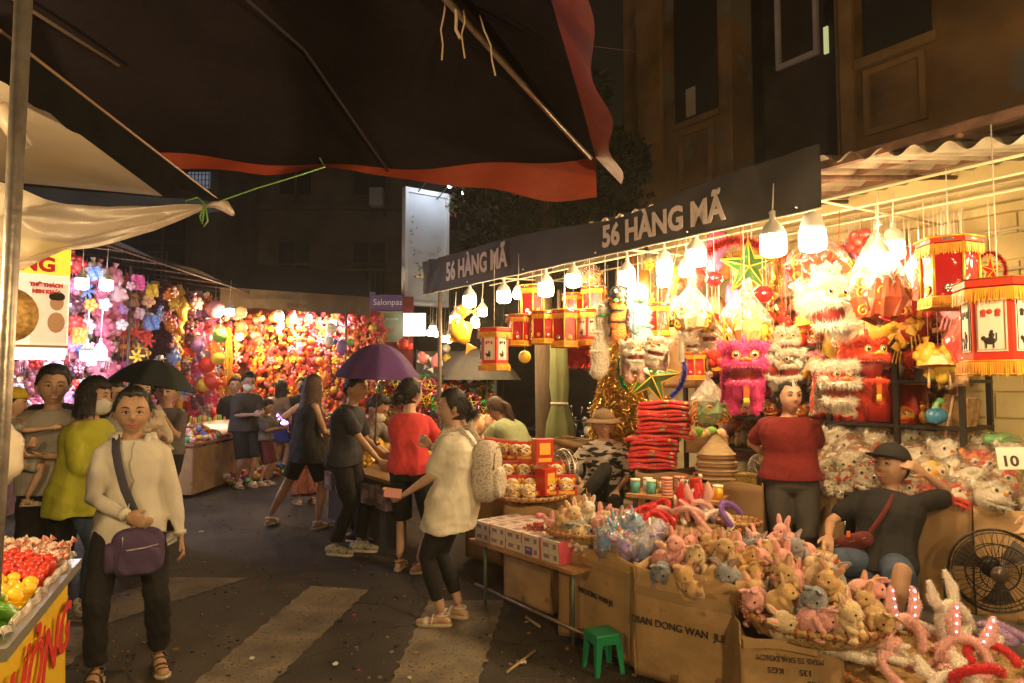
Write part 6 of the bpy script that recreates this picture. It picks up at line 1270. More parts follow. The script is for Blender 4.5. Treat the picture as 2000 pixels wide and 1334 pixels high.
# gold tinsel curtain
gt = at(1215, 800, 6.5)
cg = g_loft([np.array([(r_*math.cos(q)*(1+.1*math.sin(q*5)), r_*.5*math.sin(q), z_) for q in np.linspace(0, 2*math.pi, 20, endpoint=False)]) for r_, z_ in ((.05, .75), (.10, .5), (.20, .2), (.26, -.1), (.28, -.45))])
t = thing('tinsel_curtain', 'tall bundle of gold tinsel strands behind the elderly stall keeper', 'tinsel', gt); MB().add(g_fur(cg, 16000, .055, .005, (0, 0, -.5), 1.1, .03), 0, False).add(g_fur(cg, 6000, .11, .003, (0, 0, -2.), .5), 0, False).build('strands', tins['gold'], t); cord_up(t, gt, 2.6)
# ---- goods in hanging plastic bags
pb_ = {'pink': mat('bag_pink', (.75, .3, .3), .5, coat=.5), 'orange': orn}
bagf = film('hanging_bag', (1, .93, .85), .30, 10, .14, stretch=(3.2, 3.2, .6), white=.14)
def bag(label, px, py0, py1, Y, wpx, inner, apex=None):
    p = at(px, py1, Y); h = (at(px, py0, Y)-p).z; r = wpx*Y/FPX/2; t = thing('bagged_lantern', label, 'bagged goods', p, group='goods hung in clear plastic bags'); ph = px
    def f(u, v):
        a = u*2*math.pi; k = (math.sin(min(1, v*1.6)*math.pi/2) if v < .62 else 1)*(1-max(0, (v-.38)/.62)**1.15*.93); rr = r*max(.03, k)*(1+.05*math.sin(a*9+ph)+.03*math.sin(a*17+v*9+ph)); return (rr*math.cos(a), rr*.7*math.sin(a), v*h)
    geo('plastic_bag', g_grid(f, 60, 26), bagf, t); geo('knot', g_limb([(0, 0, h*.97), (0, 0, h*1.02), (.01, 0, h*1.06)], [.012, .02, .03], 8), bagf, t)
    mb = MB(); ms = []
    cl_ = inner; rr = r*.78
    pal = [mat('core_'+str(px), cl_, .5, coat=.7, var=.3, vscale=9), redfilm, goldtrim, pb_['pink'], pb_['orange'], silverm]
    core = g_lathe([(.01, h*.06), (rr*.75, h*.1), (rr*.95, h*.28), (rr*.75, h*.48), (rr*.4, h*.6), (.01, h*.62)], 30); core = (core[0]+rng.normal(0, r*.05, core[0].shape), core[1]); mb.add(core, 0, False)
    for k in range(46):
        a = rng.uniform(0, 6.28); zz = rng.uniform(.08, .58); q = rr*(1.0-abs(zz-.3)*1.3); w_ = r*rng.uniform(.10, .24)
        mb.add(xf(g_sphere(w_, w_*.25, w_*rng.uniform(.6, 1.6), nu=8, nv=5), (q*math.cos(a), -abs(q*.7*math.sin(a)), h*zz), tuple(rng.uniform(-1, 1, 3))), int(rng.choice(6, p=[.4, .2, .14, .08, .1, .08])))
    mb.build('contents', pal, t)
    for k in range(11):
        a = k*.9; c_ = np.array((rr*.9*math.cos(a), -abs(rr*.62*math.sin(a))-.01, h*(.16+.09*(k % 4)))); q = r*.22
        geo('gold_scroll', bent([c_+np.array((q*(1-s_/14)*math.cos(s_*.75), -.01, q*(1-s_/14)*math.sin(s_*.75))) for s_ in range(14)], .006), goldtrim, t)
    geo('string', rod((0, 0, h), (0, 0, h+max(.05, 2.78-p.z-h)), .003), strm, t); return t
bag('milky plastic bag of a round gold scrolled lantern, in the middle of the stall', 1456, 560, 682, 4.95, 118, (.62, .40, .14))
bag('plastic bag with a pale flower lantern left of the round scrolled one', 1352, 555, 650, 5.3, 96, (.70, .50, .32))
bag('plastic bag of red paper dragons right of the green star', 1600, 452, 560, 5.0, 150, (.45, .05, .02))
bag('tall plastic bag with a bulb glowing in its top over gold scrolls', 1718, 448, 640, 4.45, 130, (.35, .06, .02))
bag('plastic bag of red and gold goods left of the upper right red lantern', 1800, 490, 632, 4.6, 130, (.42, .05, .025))
bag('plastic bag sagging under the upper right red lantern', 1850, 570, 650, 4.8, 110, (.50, .09, .03))
bag('plastic bag of pale masks below the dragon bag', 1665, 620, 705, 5.1, 90, (.62, .38, .26))
bag('clear plastic bag of green and pink toys hung left of the pink lion', 1385, 738, 832, 5.4, 92, (.25, .38, .2))
bag('small plastic bag of pink and gold ornaments under the banner middle', 1150, 505, 560, 7.0, 60, (.6, .35, .3))
# ---- fish lanterns, paper balls, balloons near the far end
def ball(label, px, py, Y, wpx, m, cat='paper ball', name='paper_ball', rib=True, zt=None, group='round paper balls', zs=1.):
    p = at(px, py, Y); r = wpx*Y/FPX/2; t = thing(name, label, cat, p, group=group)
    v, f = g_sphere(r, r, r*zs, nu=28, nv=20); 
    if rib: v = v*(1+.02*np.cos(np.linspace(0, 1, 1)))+0; nz = v[:, 2]/r; v[:, :2] *= (1-.025*np.abs(np.sin(nz*14)))[:, None]
    geo('shell', (v, f), m, t); geo('string', rod((0, 0, r*zs), (0, 0, r*zs+(zt or .3)), .002), strm, t); return t
pb = {k: mat('paper_'+k, c_, .6, coat=.2) for k, c_ in dict(white=(.85, .82, .76), yellow=(.85, .62, .06), green=(.25, .60, .10), red=(.70, .05, .03), orange=(.85, .30, .04), pink=(.80, .35, .40), purple=(.30, .16, .50), blue=(.10, .16, .60), peach=(.80, .5, .3)).items()}
ball('small white paper ball under the far pair of bulbs', 872, 680, 9.5, 16, pb['white']); ball('small yellow paper ball below the white one', 873, 700, 9.5, 16, pb['yellow']); ball('yellow paper ball hanging under the fringed lantern row', 1025, 697, 6.3, 24, pb['yellow'])
ball('white paper ball, upper of two at the end of the red ornament wall', 647, 641, 12.5, 22, pb['white']); ball('white paper ball, lower of two at the end of the red ornament wall', 643, 667, 12.4, 20, pb['white'])
ball('purple balloon beside the white paper balls', 667, 678, 12, 20, pb['purple'], 'balloon', 'balloon', False, zs=1.5); ball('small blue balloon left of the purple one', 655, 668, 12.2, 10, pb['blue'], 'balloon', 'balloon', False); ball('green balloon above the purple umbrella', 684, 668, 12, 14, pb['green'], 'balloon', 'balloon', False); ball('red heart balloon just above the purple umbrella', 787, 672, 11, 22, pb['red'], 'balloon', 'balloon', False); ball('red balloon right of the heart balloon', 798, 676, 11.2, 18, pb['red'], 'balloon', 'balloon', False)
def fish(label, px, py, Y, wpx, mb_, mf, roll=90):
    p = at(px, py, Y); r = wpx*Y/FPX; t = thing('fish_lantern', label, 'lantern', p, group='fish lanterns', rot=(0, R(roll), R(-15)))
    geo('body', g_loft([np.array([(x_, w_*.35*math.cos(a), w_*math.sin(a)) for a in np.linspace(0, 2*math.pi, 14, endpoint=False)])*r for x_, w_ in ((-.5, .05), (-.38, .22), (-.1, .34), (.2, .28), (.42, .1))]), mb_, t)
    for k, o_ in (('tail', [(.40, .0), (.72, .22), (.66, 0), (.72, -.22)]), ('fin', [(-.2, .30), (.0, .50), (.25, .24)]), ('fin', [(-.1, -.32), (.05, -.5), (.25, -.24)])):
        geo(k, xf(g_prism([(a*r, b*r) for a, b in o_], .02*r, -.01*r), rot=(math.pi/2, 0, 0)), mf, t, smooth=False)
    for s_ in (-1, 1): geo('eye', g_sphere(.06*r, c=(-.3*r, s_*.09*r, .08*r), nu=10, nv=6), eyeball, t)
    geo('string', rod((-.5*r, 0, 0), (-.5*r-.35*0, 0, 0.01), .002), strm, t) if False else None; return t
fish('yellow gold fish lantern hanging nose down under the far bulbs', 900, 648, 7.4, 62, mat('fish_gold', (.85, .48, .03), .4, coat=.6, var=.3, vscale=20), orn, 60)
fish('smaller orange fish lantern just above the yellow one', 906, 606, 7.6, 36, orn, goldtrim, 10)
fish('pink fish lantern right of the purple umbrella', 852, 705, 9, 34, mat('fish_pink', (.80, .25, .25), .4, coat=.6), pb['white'], 120); fish('pink fish lantern touching the right side of the purple umbrella', 826, 700, 9.2, 30, mat('fish_pink', 0), pb['white'], 70)
red_hangs = [(1500, 470, 5.4, 34, 'red'), (1490, 575, 5.0, 40, 'red'), (1498, 620, 5.0, 32, 'red'), (1560, 560, 5.2, 40, 'red'), (1395, 545, 5.2, 34, 'red')]
for i, (px, py, Y, w_, c_) in enumerate(red_hangs): ball('red paper drum lantern '+['above the green star', 'right of the scrolled lantern bag', 'lower right of the scrolled lantern bag', 'between the star and the dragon bag', 'just left of the green star'][i], px, py, Y, w_, redfilm, 'lantern', 'paper_lantern', True, .4, 'red drum lanterns', .85)
# ---- shelves at the back
SHF = thing('display_shelf', 'dark steel display shelf with drums and trinkets along the back wall', 'shelf', S(0, 0, 0), YS); dkst = mat('dark_steel_shelf', (.035, .028, .025), .5, metal=.4)
tS = lambda px, q: tq(onq(px, 700, q))[0]
posts_ = [1338, 1482, 1618, 1748, 1876]; qb, qf = 1.95, 1.5
for px in posts_:
    for q in (qf, qb): t_q = tS(px, qf); geo('post', xf(g_box(.035, .035, 1.95), al(t_q, q, 1.0)), dkst, SHF, smooth=False)
tA_, tB_ = tS(1338, qf), tS(1876, qf); shz = [.95, 1.25, 1.58, 1.86]
for z_ in shz: geo('shelf_board', g_box(abs(tA_-tB_)+.04, .48, .025, al((tA_+tB_)/2, (qf+qb)/2, z_)), dkst, SHF, smooth=False)
# trinkets
def trinket(kind, m1, m2):
    t = thing('trinket', 'x', 'ornament', group='trinkets on the back shelf')
    if kind == 0: geo('jar', g_lathe([(.001, 0), (.035, 0), (.045, .04), (.04, .08), (.02, .095), (.001, .096)], 14), m1, t); geo('lid', g_lathe([(.001, .095), (.03, .095), (.028, .12), (.001, .125)], 12), m2, t)
    elif kind == 1: geo('drum', g_lathe([(.001, 0), (.05, 0), (.06, .04), (.05, .08), (.001, .08)], 16), m1, t); geo('rim', bent([(.051*math.cos(a), .051*math.sin(a), .08) for a in np.linspace(0, 6.28, 18)], .005), m2, t)
    elif kind == 2: assemble(t, mini_lion(m1, m2, .05, n_=250))
    else: geo('figure', join(g_sphere(.03, .025, .045, (0, 0, .045), 12, 9), g_sphere(.024, .022, .024, (0, 0, .105), 12, 9)), m1, t); geo('crown', g_lathe([(.02, .12), (.024, .14), (.001, .145)], 10), m2, t)
    return t
protos = [trinket(0, redc, goldtrim), trinket(1, redc, goldtrim), trinket(2, whf, redc), trinket(3, goldtrim, redc), trinket(2, redc, goldf), trinket(0, goldtrim, redc), trinket(3, whf, orn), trinket(2, goldf, furr)]
used_ = set(); sh_items = []; dn = ['red jar with gold lid', 'small red drum', 'white lion figurine', 'gold figurine', 'red lion figurine', 'gold jar with red lid', 'white figurine', 'gold lion figurine']
for li, z_ in enumerate(shz):
    n_ = 18; lst = []
    for j in range(n_):
        k = int(rng.integers(8)); p = S(tA_+(tB_-tA_)*(j+.5)/n_, qf+.12+rng.uniform(0, .1), z_+.0125); 
        o = protos[k] if k not in used_ else dup(protos[k]); used_.add(k); s_ = rng.uniform(1.05, 1.5); o.location = p; o.rotation_euler = (0, 0, YS+math.pi+rng.uniform(-.4, .4)); o.scale = (s_,)*3; lst.append((o, dn[k]))
    for j, (o, d_) in enumerate(sorted(lst, key=lambda q: proj(q[0].location)[0])): o['label'] = f"{d_}, {ORD[j]+(' from left' if j else '')} on the {['lowest', 'second', 'third', 'top'][li]} board of back shelf"
# goods wall behind the shelf: packed small things nobody could count
pk = MB(); pkm = [redc, goldf, whf, orn, mat('clutter_pink', (.7, .25, .25), .5, coat=.5), mat('clutter_brown', (.15, .06, .03), .6)]
for _ in range(900):
    t_, z_ = rng.uniform(tS(1862, 2.2), tA_+.2), rng.uniform(.9, 2.35); k = int(rng.integers(6)); r_ = rng.uniform(.03, .075)
    pk.add(xf(g_sphere(r_, r_*.5, r_*rng.uniform(.6, 1.5), nu=7, nv=5) if rng.random() < .6 else g_box(r_*1.6, r_, r_*1.6), al(t_, 2.17+rng.uniform(-.06, .06), z_), tuple(rng.uniform(-1, 1, 3))), k)
o = pk.build('packed_goods', pkm, None, S(0, 0, 0), (0, 0, YS)); tag(o, 'densely packed small red and gold goods behind the shelf boards', 'goods', kind='stuff')
tR_ = tS(1866, 2.235); geo('shelf_back', g_box(tA_+.5-tR_, .02, 1.6, al((tA_+.5+tR_)/2, 2.235, 1.6)), mat('red_backcloth', (.22, .03, .02), .8, var=.4, vscale=5), SHF, smooth=False)
# big red drums
for i, (px, py, Y, w_, h_) in enumerate(((1722, 770, 5.35, 62, .42), (1782, 790, 5.3, 56, .34), (1776, 742, 5.5, 46, .18), (1690, 790, 5.6, 60, .5))):
    p = at(px, py, Y); r = w_*Y/FPX/2; t = thing('red_drum', ['large red lion dance drum on the shelf left post', 'red barrel drum right of the largest drum', 'small red drum standing on the barrel drum', 'red drum half hidden under the orange lion'][i], 'drum', (p.x, p.y, p.z-h_/2), group='red drums')
    geo('shell', g_lathe([(.001, 0), (r*.88, 0), (r, h_*.35), (r, h_*.65), (r*.88, h_), (r*.82, h_+.004)], 26, cap=False), redc, t); geo('skin', g_lathe([(.001, h_+.002), (r*.86, h_+.002), (r*.86, h_-.012)], 24, cap=False), mat('drum_skin', (.75, .6, .4), .6), t)
    geo('hoop', bent([(r*.9*math.cos(a), r*.9*math.sin(a), h_-.01) for a in np.linspace(0, 6.28, 28)], .010), goldtrim if i % 2 else redc, t)
pbx = at(1837, 684, 4.75); geo_ = geo('magenta_box', g_box(.22, .14, .10), mat('magenta_plastic', (.55, .02, .18), .35, coat=.6), None, pbx, (0, 0, YS), smooth=False, bevel=.015); tag(geo_, 'magenta plastic carrying box on the dark crate', 'box')
pbx = at(1838, 735, 4.8); geo_ = geo('dark_crate', join(g_box(.26, .2, .16), g_box(.28, .22, .015, (0, 0, .085))), mat('dark_steel_shelf', 0), None, (pbx.x, pbx.y, pbx.z+.04), (0, 0, YS), smooth=False); tag(geo_, 'black crate under the magenta box', 'crate')
for i, (px, py, lb) in enumerate(((1772, 650, 'red fluffy pompom lantern, upper pair left'), (1800, 648, 'red fluffy pompom lantern, upper pair right'), (1785, 700, 'red fluffy pompom lantern below the upper pair'))):
    p = at(px, py, 4.9); g = g_sphere(.06, nu=14, nv=10); t = thing('pompom', lb, 'pompom', p, group='red pompoms'); MB().add(g).add(g_fur(g, 900, .022, .002, (0, 0, 0), .5), 0, False).build('fluff', furr, t); geo('string', rod((0, 0, .05), (0, 0, .4), .002), strr, t)
# bound straw mats and blue bag at the right
p = at(1872, 815, 4.9); t = thing('straw_mat_bundle', 'tied upright bundle of brown straw mats by the block wall', 'mats', p, rot=(0, R(12), YS)); straw = mat('straw_mat', (.33, .20, .08), .85, var=.35, vscale=20, bump=.5)
for k in range(9): geo('mat', g_grid(lambda u, v: ((u-.5)*.20+.003*math.sin(v*21+k), -.06+k*.015+.003*math.sin(u*13+k), (v-.5)*.30+.004*math.sin(u*20+k*3)), 8, 10), straw, t)
geo('tie', join(g_box(.016, .15, .31, (-.03, 0, 0)), g_box(.016, .15, .31, (.05, 0, 0))), mat('pink_band', (.75, .5, .4), .5), t, smooth=False)
p = at(1828, 812, 4.85); v, f = g_sphere(.075, .06, .06, nu=18, nv=14); t = thing('tied_bag', 'knotted blue plastic bag beside the straw mats', 'bag', p); geo('bag', (v*(1+.08*np.sin(v[:, :1]*90)*np.cos(v[:, 1:2]*80)), f), mat('blue_plastic', (.04, .22, .45), .25, coat=1, crinkle=.8), t); geo('knot', g_limb([(0, 0, .05), (.01, 0, .09), (.03, 0, .10)], [.03, .018, .03], 8), mat('green_plastic_bag', (.2, .5, .2), .3, coat=1), t)
p = at(1955, 858, 4.7); v, f = g_sphere(.12, .08, .045, nu=22, nv=14); t = thing('tied_bag', 'green plastic bag lying flat behind the price card', 'bag', p); geo('bag', (v*(1+.12*np.sin(v[:, :1]*50)*np.cos(v[:, 1:2]*60)), f), mat('green_plastic_bag', 0), t)
pk_ = mat('pink_plastic_bag', (.80, .28, .30), .2, coat=1, crinkle=1., cscale=14, var=.15)
for i, (px, py, sx, sz, lb) in enumerate(((1742, 838, .17, .10, 'pink plastic wrapped bundle, larger, on the back of the mask pile'), (1705, 852, .10, .07, 'smaller pink plastic wrapped bundle left of the larger one'))):
    p = at(px, py, 5.5); v, f = g_sphere(sx, .10, sz, nu=30, nv=20); v = v+rng.normal(0, .006, v.shape); v[:, 2] *= 1+.35*np.clip(v[:, 0:1]*4, -1, 1)[:, 0]; t = thing('pink_bundle', lb, 'wrapped bundle', p); geo('wrapping', (v, f), pk_, t); geo('contents', g_sphere(sx*.8, .08, sz*.8), mat('pink_fabric', (.7, .3, .3), .8), t)
# ---- pile of small lion masks in big cartons
variants = [mini_lion(mat('mask_white', (.85, .74, .60), .4, coat=1, crinkle=.7), mat('mask_trim_white', (.85, .8, .7), .6, sheen=.3), .10), mini_lion(mat('mask_red', (.66, .04, .02), .4, coat=1, crinkle=.7), mat('mask_trim_orange', (.8, .3, .08), .6), .10),
            mini_lion(mat('mask_yellow', (.85, .55, .04), .4, coat=1, crinkle=.7), mat('mask_trim_pale', (.85, .7, .4), .6), .10), mini_lion(mat('mask_white', 0), mat('mask_trim_red', (.7, .06, .03), .6), .10), mini_lion(mat('mask_orange', (.82, .26, .05), .4, coat=1, crinkle=.7), mat('mask_trim_white', 0), .10)]
vn = ['white lion mask', 'red lion mask', 'yellow lion mask', 'white and red lion mask', 'orange lion mask']; mp = []
wrapf = film('mask_wrapping', (1, .97, .92), .16, 22, .08, white=.04)
for i, v_ in enumerate(variants):
    t = thing('lion_mask', 'x', 'lion mask', group='small wrapped lion masks in the big cartons'); assemble(t, v_)
    g = g_sphere(.125, .115, .125, (0, .02, .10), 16, 12); g = (g[0]+rng.normal(0, .005, g[0].shape), g[1]); geo('wrapping', g, wrapf, t); mp.append(t)
ud = set(); items = []
pl0, pl1 = at(1592, 955, 5.1), at(2060, 975, 4.05); plz = .78
for (u0, u1, d_, s_, zz, nmax) in ((0, .24, .105, .62, 0, 60), (.22, 1.0, .165, 1.0, 0, 70)):
    P = darts(nmax, d_, lambda p: True, (u0*1.75, u1*1.75, 0, 1.0))
    for p in P:
        u = p[0]/1.75; bp_ = pl0.lerp(pl1, u); dirn = np.array((.25, .97)); x, y = bp_.x+dirn[0]*p[1], bp_.y+dirn[1]*p[1]; z = plz+.30*min(1, p[1]/.75)**.8+(.05 if s_ > .9 else .02)+rng.uniform(-.02, .03)-.10*s_
        k = int(rng.choice(5, p=[.36, .16, .12, .26, .10])); o = mp[k] if k not in ud else dup(mp[k]); ud.add(k); o.location = (x, y, z); q = s_*rng.uniform(.9, 1.08); o.scale = (q,)*3
        o.rotation_euler = (R(rng.uniform(-5, 40)), R(rng.uniform(-28, 28)), R(180+rng.uniform(-40, 40)-20)); items.append((o, vn[k]))
label_rows(items, 8, 'of the mask pile')
# filling under the masks
mb = MB(); mb.add(g_grid(lambda u, v: (pl0.lerp(pl1, u).x+.25*v*1.05, pl0.lerp(pl1, u).y+v*1.0, plz+.28*min(1, v/.75)**.8-.07), 16, 12)); o = mb.build('packed_masks', mat('packed_masks', (.45, .12, .06), .5, coat=.7, crinkle=1, var=.6, vscale=14)); tag(o, 'lower layers of wrapped masks filling the big cartons', 'masks', kind='stuff')
for i, (a, b, lb, z_) in enumerate((((1600, 948), (1688, 962), 'brown carton of small masks behind the man in the black cap', .77), ((1690, 960), (1908, 975), 'large brown carton filled with lion masks behind the seated man', .78), ((1914, 975), (2090, 985), 'brown carton filled with lion masks at the right edge', .76))):
    u = lambda px: (px-1592)/(2050-1592); A_, B_ = pl0.lerp(pl1, u(a[0])), pl0.lerp(pl1, u(b[0])); ang = math.atan2((B_-A_).y, (B_-A_).x); carton(lb, (A_.x, A_.y-.01), ang, (B_-A_).length, .9, z_-.06, card if i != 1 else card2, z0=.10)
# price card
p = at(1984, 895, 4.0); t = thing('price_card', 'white price card standing among the lion masks', 'sign', p, rot=(R(-18), R(-4), R(-28))); geo('card', g_box(.18, .004, .13), mat('white_card', (.78, .72, .64), .6), t, smooth=False)
text('lettering', '10', .085, (-.03, -.004, -.02), (math.pi/2, R(0), 0), ink, t, ext=.0005, bold=.003); text('lettering', 'THANH', .03, (.075, -.004, 0), (math.pi/2, R(90), 0), ink, t, ext=.0005)
# ---- stack of red festive fabrics, hats, low table with small goods
fbm = [mat('red_brocade_'+str(k), c_, .55, coat=.4, var=.2, vscale=20, speck=(sp_, 24, .60)) for k, (c_, sp_) in enumerate((((.62, .03, .03), (.1, .35, .12)), ((.55, .02, .05), (.75, .5, .1)), ((.66, .05, .03), (.12, .2, .5))))]
fp_ = at(1285, 915, 5.7); base_z = fp_.z; carton('carton supporting the stack of red brocade clothes', (fp_.x-.22, fp_.y-.18), R(-25), .46, .4, base_z-.02, card2)
for k in range(17):
    dx = (.06 if k > 7 else -.03) + rng.uniform(-.015, .015); sz = .42 if k > 6 else .38; zz = base_z+.0165+k*.033
    def f(u, v, k=k, sz=sz): a = (u-.5)*sz; b = (v-.5)*.3; return (a, b, .006*math.sin(u*9+k)+.008*math.cos(v*8+k*2)-.010*(abs(u-.5)*2)**4)
    o = geo('folded_garment', g_grid(f, 14, 8), fbm[k % 3], None, (fp_.x+dx, fp_.y, zz), (0, 0, R(-20+rng.uniform(-9, 9)))); s_ = o.modifiers.new('s', 'SOLIDIFY'); s_.thickness = .027; s_.offset = 0; b_ = o.modifiers.new('b', 'BEVEL'); b_.width = .008; b_.segments = 2
    tag(o, f"folded red brocade garment, {['lowest', 'second', 'third', 'fourth', 'fifth', 'sixth', 'seventh', 'eighth', 'ninth', 'tenth', 'eleventh', 'twelfth', 'thirteenth', 'fourteenth', 'fifteenth', 'sixteenth', 'topmost'][k]}{'' if k in (0, 16) else ' from the bottom'} of the red stack", 'garment', 'folded brocade garments')
hp_ = at(1400, 932, 5.35); carton('carton table under the conical hats', (hp_.x-.25, hp_.y-.2), R(-25), .5, .42, hp_.z-.02, card2); hatm = mat('palm_leaf_hat', (.66, .50, .28), .7, var=.18, vscale=9, stretch=(1, 1, 9), bump=.3); hbnd = mat('hat_band_red', (.35, .05, .03), .6)
for k in range(7):
    t = thing('conical_hat', f"{['palm leaf conical hat at the bottom of the hat stack', 'conical hat second from the bottom of its stack', 'conical hat third from the bottom of its stack', 'conical hat fourth from the bottom of its stack', 'conical hat fifth from the bottom of its stack', 'conical hat just under the topmost one', 'topmost pale conical hat with its full cone showing'][k]}", 'hat', (hp_.x, hp_.y, hp_.z+k*.030), group='stacked conical hats'); r = .165-.004*k
    geo('cone', g_lathe([(r, 0), (r*.66, .05+.01*(k > 5)), (r*.33, .10+.02*(k > 5)), (.003, .155+.02*(k > 5)), (.001, .15)], 32, cap=False), hatm, t); geo('rim', bent([(r*math.cos(a), r*math.sin(a), .002) for a in np.linspace(0, 6.283, 34)], .006), hbnd if k % 2 else hatm, t)
for i, (px, py, w_) in enumerate(((1408, 948, .2), (1455, 938, .17))):
    p = at(px, py, 5.25); t = thing('wicker_box', ['flat woven gold box under the front of the hats', 'woven gold box with green bow right of the hats'][i], 'basket', p, R(-20)); geo('box', g_box(w_, .12, .085), mat('gold_wicker', (.5, .33, .08), .5, metal=.2, bump=1, bscale=120, var=.4, vscale=80), t, smooth=False, bevel=.006); geo('lid', g_box(w_+.01, .13, .012, (0, 0, .048)), wick, t, smooth=False)
lt0, lt1 = at(1222, 945, 5.1), at(1402, 968, 4.75); lv = math.atan2((lt1-lt0).y, (lt1-lt0).x); t = thing('low_table', 'long low wooden table with jars and small souvenirs', 'table', (lt0.x, lt0.y, .14), lv); zz = .60
LL = (Vector((lt1.x, lt1.y))-Vector((lt0.x, lt0.y))).length; geo('table_top', g_box(LL, .34, .025, (LL/2, .17, zz)), mat('plywood', 0), t, smooth=False)
for x_ in (.06, LL-.06):
    for y_ in (.04, .30): geo('leg', g_box(.03, .03, zz-.01, (x_, y_, (zz-.01)/2)), mat('dark_leg', 0), t, smooth=False)
gm = [('teal and white tin', mat('teal_tin', (.08, .35, .33), .4, coat=.5), 0), ('white tin', pb['white'], 0), ('teal and white tin', mat('teal_tin', 0), 0), ('small lion toy', whf, 2), ('pink stack of soap', mat('pink_soap', (.75, .35, .28), .6), 4), ('pink stack of sponges', mat('pink_soap', 0), 4), ('black and white striped bag', mat('striped_print', (.7, .65, .6), .6, speck=((.02, .02, .02), 26, .5), stretch=(3, 1, .3)), 5), ('red paper gift bag', redpap, 5), ('red pointed hat toy', redc, 6), ('black furry toy', mat('black_fluff', 0), 2), ('gold tin', goldtrim, 0)]
for j, (nm, m, kd) in enumerate(gm):
    u = (j+.6)/len(gm); p0 = np.array((lt0.x, lt0.y))+np.array((math.cos(lv), math.sin(lv)))*LL*u+np.array((-math.sin(lv), math.cos(lv)))*(.10+.10*(j % 2)); pz = .14+zz+.013; t = thing('souvenir', nm+', '+(['leftmost', 'second from left', 'third from left', 'fourth from left', 'fifth from left', 'sixth from left', 'seventh from left', 'eighth from left', 'ninth from left', 'tenth from left', 'rightmost'][j])+' on the low wooden table', 'souvenir', (p0[0], p0[1], pz), lv+math.pi*(kd == 2), 'souvenirs on the low table')
    if kd == 0: geo('tin', g_lathe([(.001, 0), (.035, 0), (.035, .085), (.001, .085)], 18), m, t); geo('lid', g_lathe([(.001, .086), (.037, .086), (.037, .10), (.001, .10)], 18), pb['white'], t)
    elif kd == 2: assemble(t, mini_lion(m, goldf, .045, n_=250))
    elif kd == 4: 
        for q in range(6): geo('piece', g_lathe([(.001, q*.022), (.04, q*.022+.004), (.04, q*.022+.017), (.001, q*.022+.021)], 16), m, t)
    elif kd == 5: geo('bag', join(g_box(.075, .045, .12, (0, 0, .06))), m, t, smooth=False, bevel=.004); geo('handle', bent([(-.02, 0, .12), (-.018, 0, .16), (.018, 0, .16), (.02, 0, .12)], .003), strr, t)
    else: geo('cone', g_lathe([(.001, 0), (.04, 0), (.022, .08), (.002, .15)], 14), m, t); geo('pompom', g_sphere(.016, c=(0, 0, .155), nu=8, nv=6), whf, t)
# small stuff on cartons left of shelves
for i, (px, py, Y, w_, h_, m, lb) in enumerate(((1375, 868, 5.6, .30, .13, card, 'open brown carton of yellow toys left of the hats'), (1310, 700, 6.4, .62, .55, card, 'large flat brown carton behind the low star lantern'), (1515, 902, 5.5, .25, .15, card, 'small brown carton behind the woman in maroon'), (1130, 868, 6.9, .5, .12, card2, 'long brown carton beside the black chair back'))):
    p = at(px, py, Y); c_ = carton(lb, (p.x-w_/2, p.y), R(-25), w_, .25 if i != 1 else .05, h_, m, z0=p.z-h_/2)
for k in range(8):
    p = at(1345+k*9, 852, 5.62); ball('yellow round toy, '+ORD[k]+(' from left' if k else '')+' in the open carton by the hats', p and 1345+k*9, 852-(k % 3)*4, 5.62, 22, [pb['yellow'], pb['peach'], pb['green']][k % 3] if k % 3 else pb['yellow'], 'toy', 'round_toy', False, .02, 'round toys in the open carton')
# ------------------------------------------------------------------ things worn and held
def wv(P, w): inv = w['root'].matrix_basis.inverted(); return [inv @ Vector(p) for p in P]
purp = cloth('purple_nylon', (.075, .045, .11), bump=.15, bscale=60); strapm = cloth('navy_strap', (.06, .055, .085))
def rp(w, k, a, b, ang): 
    P = w['ring'](k, a, b, 72); return Vector(P[int(round(ang/5)) % 72])
BG = thing('shoulder_bag', 'dark purple shoulder bag with zip worn by the woman in the beige jacket', 'bag', (0, 0, 0))
sp_ = [rp(w1, .98, .10, .07, 40)+Vector((0, 0, .03)), rp(w1, .90, .155, .128, 65), rp(w1, .70, .175, .155, 75), rp(w1, .45, .19, .165, 85), rp(w1, .2, .20, .175, 95), rp(w1, -.02, .21, .185, 105)]
geo('strap', g_limb([rp(w1, .9, .12, -.12+.24, 320)*0+sp_[0]]+sp_[1:], [(.024, .004)]*6, 10, flat=1, ends=False, up=(0, -1, 0)), strapm, BG)
bc = rp(w1, -.22, .235, .20, 100); bc.z -= .02; fwd = (Vector((0, 0, 0))-Vector((bc.x, bc.y, 0))).normalized(); yb_ = math.atan2(fwd.y, fwd.x)+math.pi/2
def pouch(sx, sy, sz, c, e=.55, n1=26, n2=18):
    V, F = g_sphere(1, 1, 1, nu=n1, nv=n2); V = np.sign(V)*np.abs(V)**e; V = V*np.array((sx, sy, sz)); V = V+np.array(c)
    V[:, 1] += .006*np.sin(V[:, 0]*60+V[:, 2]*40); return V, F
t = BG; Mb = (bc.x, bc.y, bc.z); rz_ = (0, 0, yb_)
geo('bag_body', xf(pouch(.125, .055, .122, (0, 0, 0)), Mb, rz_), purp, t); geo('side_pocket', xf(pouch(.028, .05, .075, (-.125, -.005, -.02)), Mb, rz_), purp, t); geo('front_pocket', xf(pouch(.10, .02, .070, (.01, -.052, -.035)), Mb, rz_), purp, t)
